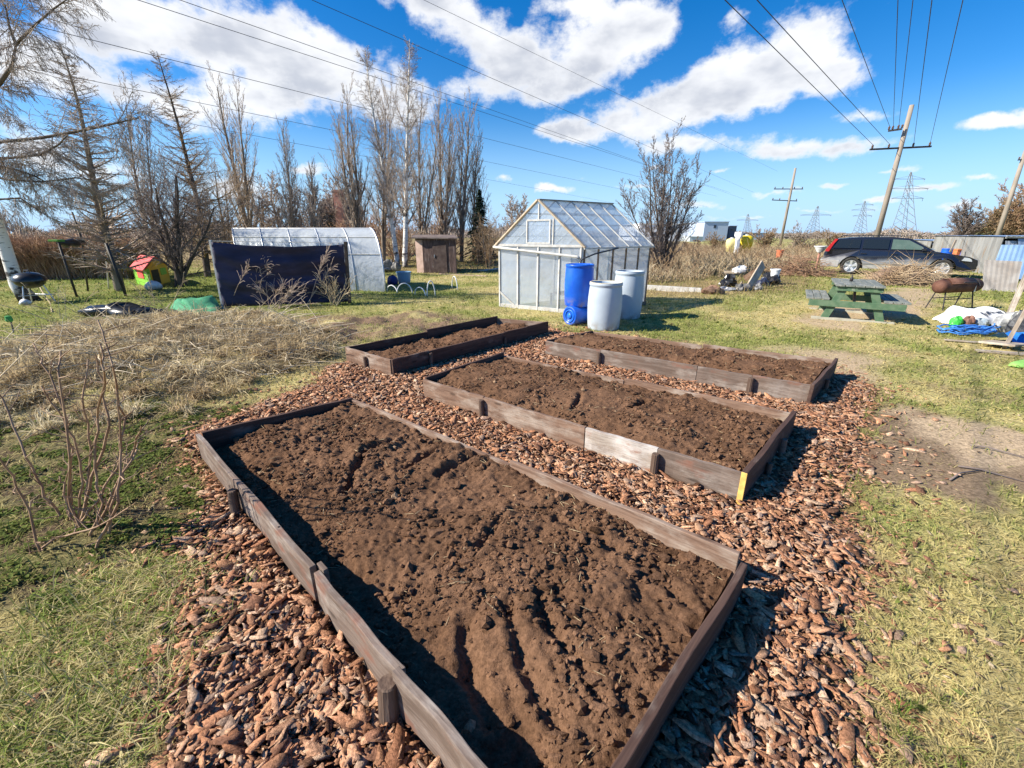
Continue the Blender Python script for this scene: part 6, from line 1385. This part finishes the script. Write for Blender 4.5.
def sheet_shed(name, label, x0, x1, yb, yt, yridge, dpt, wmat, rmat, lean=0.):
    a, b_ = G(x0, yb), G(x1, yb); dpv = Vector((dpt*.35, dpt, 0)); za, zb = PY(x0, yt, a.y).z, PY(x1, yt, b_.y).z; zr = PY((x0+x1)/2, yridge, a.y+dpt*.6).z
    th = thing(name, label, 'shed', (a+b_)/2+dpv*.5)
    fm = .52; am, bm_ = a+Vector((0, 0, za*fm)), b_+Vector((0, 0, zb*fm)); fo = Vector((-.02, -.07, 0))
    rs = random.Random(int(x0)); cuts = [0, .22+rs.uniform(-.05, .05), .5+rs.uniform(-.06, .06), .78+rs.uniform(-.05, .05), 1]
    for i_ in range(4):
        u0, u1 = cuts[i_], cuts[i_+1]; P0, P1 = a.lerp(b_, u0), a.lerp(b_, u1); z0_ = za*fm+rs.uniform(-.12, .12); z1_ = za*(1-rs.random()*.12); tl_ = Vector((rs.uniform(-.08, .08), 0, 0)); up_m = [rmat, M_SHEET, M_SHEET2, M_SHEET4][(i_+int(x0)) % 4]
        mb = MB(); corr(mb, P0, P1, P1+Vector((0, 0, z0_)), P0+Vector((0, 0, z0_)), 4, .008); mb.build('lower_wall_sheet', [wmat, M_SHEET4, M_JUNKW, wmat][i_], th, True, smooth=True)
        mb = MB(); o_ = fo+Vector((0, -.02*(i_ % 2), 0)); corr(mb, P0+o_+Vector((0, -.12-rs.random()*.12, z0_-.06)), P1+o_+Vector((.04, -.12-rs.random()*.12, z0_-.06)), P1+o_+tl_+Vector((.04, 0, z1_)), P0+o_+tl_+Vector((0, 0, z1_)), 4, .008); mb.build('upper_wall_sheet', up_m, th, True, smooth=True)
    mb = MB(); mb.beam(am+fo+Vector((0, -.17, -.03)), bm_+fo+Vector((0, -.17, -.03)), .05, .07); mb.build('rail_gap_shade', M_PAINT if x0 < 985 else M_DPOST, th, True)  # pale rail; on the right-edge shed a dark bar imitates the shaded gap
    mb = MB(); corr(mb, a+Vector((-.1, -.16, za+.02)), b_+Vector((.1, -.16, zb+.02)), b_+dpv+Vector((.1, 0, zr)), a+dpv+Vector((-.1, 0, zr)), 14, .01); o = mb.build('roof', rmat, th, True, smooth=True)
    mb = MB(); mb.prism([a+Vector((0, .03, 0)), a+dpv, a+dpv+Vector((0, 0, zr-.02)), a+Vector((0, .03, za-.02))], Vector((.04, 0, 0))); mb.prism([b_+Vector((0, .03, 0)), b_+dpv, b_+dpv+Vector((0, 0, zr-.02)), b_+Vector((0, .03, zb-.02))], Vector((-.04, 0, 0))); mb.prism([a+dpv, b_+dpv, b_+dpv+Vector((0, 0, zr-.02)), a+dpv+Vector((0, 0, zr-.02))], Vector((0, -.04, 0))); mb.build('rear_walls', wmat, th, True)
    mb = MB(); mb.beam(a+Vector((0, -.06, za)), b_+Vector((0, -.06, zb)), .06, .09); mb.build('eaves_board', M_PAINT, th, True)
    return th
sheet_shed('metal_shed', 'grey sheet metal shed just right of the car bonnet', 956, 990, 268, 236.5, 235.5, 2.6, M_SHEET3, M_SHEET)
sheet_shed('metal_shed', 'sheet metal shed with blue-grey lean-to roof at the right edge', 991, 1060, 275, 237, 235.5, 2.4, M_SHEET3, M_SHEET2)
sheet_shed('metal_shed', 'low blue-grey roofed shed behind the car windscreen', 926, 954, 262, 241, 239.5, 3.0, M_SHEET3, M_SHEET2)
q = G(982, 290.5); q2 = G(1016, 292); mb = MB(); corr(mb, q, q2, q2+Vector((.25, .35, .85)), q+Vector((.12, .35, .88)), 7, .003); o = mb.build('leaning_sheet', nmat('weathered_sheet', (.25, .22, .195), (.34, .315, .29), 3, .8, c3=(.3, .25, .21), s3=5)); tag(o, 'weathered corrugated sheet leaning in front of the right-hand metal shed', 'sheet'); so = o.modifiers.new('solid', 'SOLIDIFY'); so.thickness = .015
q = G(1000, 283); mb = MB(); corr(mb, q+Vector((0, .4, .1)), q+Vector((1.3, .3, .1)), q+Vector((1.75, .8, 1.25)), q+Vector((.55, .9, 1.25)), 7, .004); o = mb.build('leaning_sheet', nmat('bright_blue_sheet', (.26, .42, .66), (.34, .5, .72), 3, .5, bump=0)); tag(o, 'pale blue metal sheet leaning against the right-hand shed', 'sheet'); so = o.modifiers.new('solid', 'SOLIDIFY'); so.thickness = .01
for i, (px, py, lab) in enumerate([(943.5, 262, 'blue barrel with its top above the car windscreen base'), (961.5, 264, 'blue barrel behind the car bonnet beside an orange crate')]):
    bp = PY(px, py, 20.5+.3*i); bp.z = 0; zt2 = PY(px, 248.5+1.0*i, bp.y).z; drum(lab, bp, zt2, .2, M_BLUE, False, 'blue barrels by the metal sheds')
bp = PY(954.5, 260, 21); a = PY(951, 249, 21); th = thing('crate', 'orange crate between the two blue barrels behind the car', 'crate', (bp.x, 21, 0)); hh = a.z; wdt = .36; M_OR = nmat('orange_plastic', (.55, .16, .05), (.6, .2, .08), 4, .6, bump=0)
mb = MB(); mb.box((0, 0, hh*.5), (wdt, .36, hh*.9)); mb.build('body', M_OR, th, bevel=.02); mb = MB(); mb.box((0, 0, hh*.97), (wdt*1.08, .4, .06)); mb.build('rim', M_OR, th, bevel=.01)
plankobj(PY(950, 252, 20.2), PY(956, 240, 20.4), .08, .04, 'short grey plank leaning against the shed between the blue barrels', up=(0, 1, 0))

# ------------------------------------------------------------------ junk pile
jc = G(745, 288)
W_JUNK = wood('tan_plank', (.30, .23, .16), (.44, .36, .26), (.50, .44, .36), .5)
def J(px, py, dy=0., z=0.): g = G(px, py); return g+Vector((0, dy, z))
gj = 'planks on the junk pile'
plankobj(J(747, 291), PY(763, 264, jc.y+.3), .26, .05, 'wide tan plank leaning up out of the junk pile', W_JUNK, (.8, -.7, .5), group=gj)
plankobj(J(744, 283, 0, .15), PY(760, 269, jc.y+.6), .2, .04, 'dark plank leaning behind the wide tan one on the junk pile', W_BROWN, (.5, -.7, .6), group=gj)
plankobj(PY(724, 272, jc.y+.8), PY(739, 272.5, jc.y+.6), .2, .07, 'pale plank lying level at the back of the junk pile', W_JUNK, group=gj)
plankobj(J(735, 291, -.1, .05), PY(742, 283, jc.y), .09, .04, 'short tan lath leaning at the left of the junk pile', W_JUNK, (.6, -.7, .2), group=gj)
for i, (px, py, r, lab, mt_) in enumerate([(728, 286.5, (.42, .35, .34), 'black plastic bag at the left of the junk pile', M_BLACK), (771, 284, (.5, .4, .32), 'black plastic bag behind the white bucket', M_BLACK), (763, 286, (.3, .25, .25), 'dark blue bag right of the leaning plank', nmat('dark_blue_bag', (.02, .03, .07), (.05, .06, .1), 6, .4, bump=.4)),
                                      (725, 291, (.36, .22, .12), 'silver grey crumpled sheet at the foot of the black bag', nmat('silver_sheet', (.3, .3, .32), (.5, .5, .5), 7, .35, .4, bump=.6)), (757, 290, (.25, .18, .16), 'mixed black and white scrap right of the junk planks', nmat('scrap_bw', (.05, .05, .05), (.5, .5, .5), 6, .6, bump=.6)),
                                      (742, 291, (.34, .22, .2), 'dark grey scrap heap under the leaning plank', nmat('scrap_grey', (.06, .06, .06), (.26, .25, .24), 6, .6, bump=.6))]):
    r = tuple(.62*q for q in r); mb = MB(); mb.blob((0, 0, r[2]*.5), r, .45, 20, 11, 40+i, .5); o = mb.build('rubbish_bag', mt_, smooth=False); o.location = G(px, py); tag(o, lab, 'bag', 'bags of rubbish on the junk pile')
bucket('bucket', 'white bucket on the right of the junk pile', 'bucket', J(773, 284), .10, .155, PY(773, 269, J(773, 284).y).z, M_WHITE)
mb = MB(); mb.blob((0, 0, 0), (.2, .16, .12), .5, 14, 8, 3, .5); o = mb.build('white_tub', M_WHITE); o.location = PY(739, 271, jc.y+.3); tag(o, 'dented white tub on top of the junk pile', 'tub')
q0, q1 = G(649, 292), G(703, 298.5); plankobj(G(646, 289.5)+Vector((0, 0, .06)), G(701, 293)+Vector((0, 0, .06)), .10, .16, 'long pale concrete edging beside the lawn behind the greenhouse', M_PAINT, name='edging')
sackobj('soil_mound', 'brown dug soil beside the end of the concrete edging', (712, 294), (.32, .25, .13), nmat('mound_soil', (.16, .09, .06), (.25, .16, .11), 4, .95, bump=.8), 33, 'soil mound')

# ------------------------------------------------------------------ far buildings, tanks, pylons, poles
M_WWALL = nmat('white_far_wall', (.84, .85, .86), (.8, .82, .84), .3, .6, bump=0); M_BGREY = nmat('blue_grey_far_wall', (.42, .50, .64), (.47, .55, .67), .2, .6, bump=0); M_GWALL = nmat('grey_far_wall', (.5, .55, .6), (.55, .6, .64), .2, .6, bump=0); M_DROOF = nmat('dark_far_roof', (.09, .11, .16), rough=.6, bump=0)
house('warehouse', 'white warehouse behind the vase-shaped tree', 'warehouse', 640, 690, 224, 95., 18, M_WWALL, M_WWALL, [(652, 658, 232, 236)], 'flat')
house('warehouse', 'low grey warehouse right of the white one', 'warehouse', 690, 703, 236.5, 92., 8, M_GWALL, M_WWALL, [(693, 699, 240, 241)])
house('warehouse', 'tall blue-grey warehouse block beyond the scrub', 'warehouse', 705, 729, 222, 105., 16, M_BGREY, M_BGREY, [(714, 716, 225, 228)])
house('warehouse', 'narrow darker blue block at the right of the tall warehouse', 'warehouse', 729.5, 737, 226, 108., 12, M_DROOF, M_BGREY, [(731, 735, 229, 230)])
house('warehouse', 'long low warehouse with a dark blue roof behind the yellow tanks', 'warehouse', 738, 765, 233, 120., 10, M_BGREY, M_DROOF, [(742, 760, 234.2, 234.8)])
Yt = 31.; M_YEL = nmat('yellow_plastic', (.72, .52, .02), (.78, .6, .05), 2, .5, bump=0)
for i, (x0, x1, yt, yb, lab, mt_) in enumerate([(741, 751.5, 235.5, 247, 'bright yellow round tank among the scrub', M_YEL), (727, 735.5, 238.5, 247, 'faded yellow tank left of the bright one in the scrub', nmat('faded_yellow', (.66, .56, .22), (.7, .62, .3), 2, .6, bump=0))]):
    a, b_ = PY(x0, yt, Yt), PY(x1, yb, Yt); r = (b_.x-a.x)/2; th = thing('tank', lab, 'tank', ((a.x+b_.x)/2, Yt, 0), 0, 'yellow tanks in the scrub')
    mb = MB(); mb.lathe([(r*.8, 0), (r*.85, b_.z), (r*.95, b_.z+.05), (r, (a.z+b_.z)/2), (r*.95, a.z-.08), (r*.5, a.z)], 20); mb.build('body', mt_, th, smooth=True)
    mb = MB(); mb.lathe([(r*.3, a.z-.02), (r*.3, a.z+.06), (.02, a.z+.07)], 12); mb.build('lid', M_WHITE, th)
a = PY(735, 232, Yt-.4); b_ = PY(743, 236, Yt-.4); c = PY(739, 246, Yt-.4); th = thing('funnel_stand', 'white hopper on a narrow white stand between the yellow tanks', 'hopper', ((a.x+b_.x)/2, Yt-.4, 0))
mb = MB(); mb.lathe([(.12, b_.z-.25), ((b_.x-a.x)/2, b_.z), ((b_.x-a.x)/2, a.z), ((b_.x-a.x)/2-.03, a.z)], 4); mb.build('hopper', M_WWALL, th); mb = MB(); mb.box((0, 0, b_.z/2), (.22, .22, b_.z)); mb.build('stand', M_WWALL, th)
p_ = PY(779, 257.5, 23.); pt = PY(779, 250, 23.); bucket('bucket', 'orange-red bucket hung on a stick in the scrub', 'bucket', (p_.x, 23., p_.z), .13, .17, pt.z-p_.z, nmat('orange_red_plastic', (.62, .17, .08), bump=0)); mb = MB(); mb.tube([(p_.x+.1, 23.2, 0), (p_.x+.12, 23.2, pt.z+.1)], .02, 6); o = mb.build('stick', TWIG_DARK); tag(o, 'stick in the scrub that carries the orange-red bucket', 'stick')
p_ = PY(819, 255, 21.); pt = PY(819, 246, 21.); th = bucket('bucket', 'white container on a post behind the car', 'bucket', (p_.x, 21., p_.z+.12), .12, .26, pt.z-p_.z-.12, M_WHITE, False); mb = MB(); mb.tube([(p_.x, 21., 0), (p_.x, 21., p_.z+.12)], .05, 8); o = mb.build('post', M_BRICK); tag(o, 'short red-brown post under the white container behind the car', 'post')
twig_heap('brush_heap', 'dark round brush heap at the rear of the car', PY(803, 266, 18.3)*1.0-Vector((0, 0, PY(803, 266, 18.3).z)), 1.0, .6, .8, 500, TWIG_RED, 14)
M_STEEL = nmat('pylon_steel', (.30, .32, .35), rough=.6, bump=0); M_CONC = nmat('pole_wood', (.22, .185, .15), (.31, .265, .22), 3, .85, bump=.2, stretch=(1, 1, .2)); M_WIRE = nmat('wire', (.05, .05, .06), rough=.6, bump=0); M_INS = nmat('insulator', (.12, .07, .05), rough=.3, bump=0)
def pylon(label, xb, xt, yt, Y, w_, arms, tw=.085, double=False):
    b0 = PY(xb, 237, Y); b0.z = 0; top = PY(xt, yt, Y); H = top.z; th = thing('pylon', label, 'pylon', b0, 0, 'lattice pylons on the horizon'); lean = Vector((top.x-b0.x, 0, 0))
    def leg(sx_, sy_, t_): ww = w_*.62*(1-t_)**1.35*.5+.32*(1 if t_ < .97 else .3); return lean*t_+Vector((sx_*ww, sy_*ww*.8, H*t_))
    S = SEG(); N = 9
    for sx_ in (-1, 1):
        for sy_ in (-1, 1): S.line([leg(sx_, sy_, k/N) for k in range(N+1)], tw, tw*.7)
    for k in range(N):
        for sy_ in (-1, 1):
            S.add(leg(-1, sy_, k/N), leg(1, sy_, (k+1)/N), tw*.55, tw*.55); S.add(leg(1, sy_, k/N), leg(-1, sy_, (k+1)/N), tw*.55, tw*.55)
        for sx_ in (-1, 1): S.add(leg(sx_, -1, k/N), leg(sx_, 1, (k+1)/N), tw*.55, tw*.55)
    S.build('lattice_mast', M_STEEL, th, 3)
    for (t_, hw) in arms:
        S = SEG(); c = lean*t_+Vector((0, 0, H*t_)); S.add(c-Vector((hw, 0, 0)), c+Vector((hw, 0, 0)), tw*.8, tw*.8); S.add(c-Vector((hw, 0, 0)), c+Vector((0, 0, H*.05)), tw*.5, tw*.5); S.add(c+Vector((hw, 0, 0)), c+Vector((0, 0, H*.05)), tw*.5, tw*.5)
        for q in (-1, 1): S.add(c+Vector((q*hw*.95, 0, 0)), c+Vector((q*hw*.95, 0, -H*.045)), tw*.6, tw*.6)
        S.build('crossarm', M_STEEL, th, 3)
    return th
pylon('tall lattice pylon above the car roof, right of the leaning wooden pole', 903, 911, 172, 130., 7.2, [(.62, 4.5), (.76, 5.5), (.9, 4.2)])
pylon('slim lattice pylon above the rear of the car', 859, 865, 201, 170., 5.5, [(.6, 3.6), (.76, 4.4), (.9, 3.4)])
pylon('single-arm lattice pylon left of the parked car', 811, 818, 206, 165., 6.4, [(.72, 5.6)])
pylon('faint lattice pylon above the yellow tanks', 747, 748, 214, 190., 5., [(.74, 4.5)])
pylon('distant lattice pylon behind the metal sheds', 960, 966, 208, 170., 6., [(.65, 3.6), (.82, 4.4)])
def pole(label, xb, xt, yt, Y, r, arms, insul=True):
    b0 = PY(xb, 236, Y); b0.z = 0; top = PY(xt, yt, Y); th = thing('utility_pole', label, 'utility pole', b0, 0, 'leaning wooden power poles')
    v = top-b0; mb = MB(); mb.tube([Vector((0, 0, -.2)), v*.5, v], [r*1.15, r, r*.8], 12); mb.build('pole', M_CONC, th, smooth=True); ends = []
    for (x0, y0, x1, y1, dy0, dy1) in arms:
        a, b_ = PY(x0, y0, Y+dy0)-b0, PY(x1, y1, Y+dy1)-b0; mb = MB(); mb.beam(a, b_, .11 if Y < 40 else .09, .10); ca = mb.build('crossarm', M_DPOST, th)
        for q in (.03, .3, .7, .97):
            p = a.lerp(b_, q); mb = MB(); mb.lathe([(.03, 0), (.07, .06), (.04, .10), (.07, .14), (.03, .22)], 8, Matrix.Translation(p+Vector((0, 0, .05)))); mb.build('insulator', M_INS, ca); ends.append(b0+p+Vector((0, 0, .27)))
    return th, ends
_, e1_ = pole('tall leaning wooden power pole with a crossarm, behind the car', 877, 912, 105, 32., .155, [(870, 149.5, 931, 146.5, 0, 0), (888, 131, 902, 129, .2, -.2)])
_, e2_ = pole('distant leaning power pole with two crossarms beyond the scrub', 782, 795.5, 168, 62., .16, [(774, 189, 803, 189, 0, 0), (772, 200, 797, 201, 0, 0)])
_, e3_ = pole('leaning power pole beside the pines at the right edge', 998, 1026, 150, 45., .19, [(1018, 160, 1040, 158, 0, 0)])
# ------------------------------------------------------------------ wires
def wire(label, a, b_, sag=.15, r=.011, group='power lines'):
    a = Vector(a); b_ = Vector(b_); mb = MB(); Ln = (b_-a).length; N = 24
    mb.tube([a.lerp(b_, i/N)-Vector((0, 0, sag*4*(i/N)*(1-i/N))) for i in range(N+1)], r, 5); o = mb.build('power_line', M_WIRE, smooth=True); return tag(o, label, 'power line', group)
def atH(px, py, h): return G(px, py, h)
def through(px, py, a, h, ext=1.9):
    p = atH(px, py, h); return a+(p-a)*ext
zz = [e.z for e in e1_]
tops = [((725, 0), e1_[0]), ((757, 0), e1_[1]), ((842, 0), e1_[4]), ((898, 0), e1_[5]), ((913, 0), e1_[6]), ((932, 0), e1_[2]), ((963, 0), e1_[3])]
for i, ((px, py), a) in enumerate(tops):
    wire('overhead power line running from the leaning pole behind the car over the beds', a, through(px, py, a, a.z+.15), .0, .012, 'overhead lines from the leaning pole')
for i, (p0, p1, h) in enumerate([((138, 0), (470, 108), 9.5), ((180, 0), (520, 120), 9.9), ((312, 0), (560, 108), 10.6), ((60, 32), (420, 122), 8.6), ((0, 62), (420, 148), 8.4), ((0, 88), (400, 163), 8.2), ((424, 0), (585, 78), 11.)]):
    a, b_ = atH(*p0, h), atH(*p1, h); d = b_-a
    wire(['high thin line crossing the top left cloud', 'second thin line crossing the top left cloud, just above the first', 'line crossing from the top edge to the vase-shaped tree', 'line passing in front of the larch tops to the birch crowns', 'line crossing the upper larches and poplars', 'lowest line crossing the larch and poplar trunks', 'short faint line across the middle cloud'][i],
         a-d*.5, b_+d*4.5, .0, .012 if i < 6 else .008, 'long lines across the left of the sky')

# ------------------------------------------------------------------ canes and dry weeds
def cane_bush(name, label, foot, stems_px, mat, r, seed, cat='shrub', side=5):
    rn = random.Random(seed); base = G(*foot); th = thing(name, label, cat, base); Sm, Sd = SEG(), SEG()
    for pts in stems_px:
        b0 = G(*pts[0]); Y = b0.y; P = [PY(x, y, Y+rn.uniform(-.05, .05)*i) for i, (x, y) in enumerate(pts)]; P[0].z = -.02; Q = []
        for i in range(len(P)-1):
            for k in range(4): Q.append(P[i].lerp(P[i+1], k/4)+Vector((rn.gauss(0, .005), rn.gauss(0, .005), 0)))
        Q.append(P[-1]); Sm.line(Q, r*rn.uniform(.8, 1.15), r*.45)
        for k in range(len(Q)-1):
            if rn.random() < .8:
                d = Vector((rn.gauss(0, .8), rn.gauss(0, .8), rn.uniform(.1, 1))).normalized(); L_ = rn.uniform(.03, .16); m_ = Q[k]+d*L_*.6
                Sd.add(Q[k], m_, r*.4, r*.32); Sd.add(m_, m_+(d+Vector((rn.gauss(0, .5), rn.gauss(0, .5), .2))).normalized()*L_*.5, r*.32, r*.2)
    Sm.a += Sd.a; Sm.build('canes', mat, th, side, base); return th
Z1 = lambda pts: [(x/2.56, 320+y/2.56) for x, y in pts]
M_CANE = nmat('cane_bark', (.24, .14, .085), (.38, .25, .155), 7, .75, bump=.1)
cane_bush('bare_cane_bush', 'bare brown raspberry canes left of the largest bed', (70, 540), [Z1(p) for p in [[(105, 600), (60, 450), (0, 350), (-40, 300)], [(165, 510), (120, 450), (70, 350), (0, 200), (-30, 150)], [(195, 530), (240, 470), (300, 380), (318, 250), (290, 120), (250, 0)],
     [(172, 500), (182, 330), (162, 230), (110, 110), (85, 60)], [(200, 520), (240, 400), (282, 270), (262, 170), (245, 90)], [(212, 500), (232, 330), (215, 200), (225, 100)], [(240, 540), (300, 420), (345, 330), (362, 270)], [(270, 555), (296, 450), (330, 370), (352, 330)],
     [(182, 520), (160, 420), (152, 400)], [(190, 540), (215, 420), (190, 300), (130, 210), (105, 170)], [(225, 560), (262, 470), (240, 380), (250, 250), (268, 130), (255, 60)], [(235, 590), (300, 470), (312, 330), (300, 180)], [(75, 600), (140, 560), (250, 530), (330, 480)], [(205, 545), (175, 450), (178, 350), (150, 150), (155, 80)]]], M_CANE, .0082, 6)
M_WEED = nmat('dry_weed', (.40, .29, .23), (.56, .44, .35), 8, .85, bump=0)
def weed(label, foot, tipz, seed, spread, nst, mat=M_WEED, r=.008, plume=22, h=None):
    rn = random.Random(seed); base = G(*foot); tip = PY(tipz[0], tipz[1], base.y); th = thing('dry_weed', label, 'weed', base, 0, 'dry weeds in front of the navy screen'); Sm, Sp = SEG(), SEG()
    for i in range(nst):
        b0 = base+Vector((rn.gauss(0, spread*.25), rn.gauss(0, .12), -.02)); e = tip+Vector((rn.gauss(0, spread), rn.gauss(0, .2), rn.gauss(-.12*(i > 0), .14))) if i else tip
        m_ = b0.lerp(e, .5)+Vector((0, 0, .06)); Sm.add(b0, m_, r, r*.8); Sm.add(m_, e, r*.8, r*.4)
        for k in range(plume):
            q = m_.lerp(e, rn.uniform(.05, 1)); d = ((e-m_).normalized()+Vector((rn.gauss(0, .5), rn.gauss(0, .4), rn.gauss(.1, .35)))).normalized(); L_ = rn.uniform(.06, .24); q2 = q+d*L_
            Sp.add(q, q2, r*.5, r*.5); Sp.add(q2, q2+Vector((d.x, d.y, d.z-.5))*L_*.4, r*.6, r*.35)
    Sm.a += Sp.a; Sm.build('stalks', mat, th, 4, base)
weed('arching dry weed before the left half of the navy screen', (230, 307), (264, 257), 1, .20, 8, r=.0085, plume=20)
weed('tall dry weed before the right part of the navy screen', (306, 306), (328, 249), 2, .14, 5, r=.0085, plume=22)
weed('low tangled dry weed at the foot of the navy screen', (275, 309), (284, 283), 3, .42, 18, r=.007, plume=9)
weed('dry twiggy weed at the right post of the navy screen', (336, 306), (334, 284), 4, .24, 26, TWIG_STRAW, plume=6)
weed('pale dry stalks below the playhouse', (72, 318), (58, 290), 5, .35, 5, TWIG_STRAW, .006, 6)
weed('pale dry stalks left of the green net', (165, 322), (150, 280), 6, .35, 6, TWIG_STRAW, .006, 7)
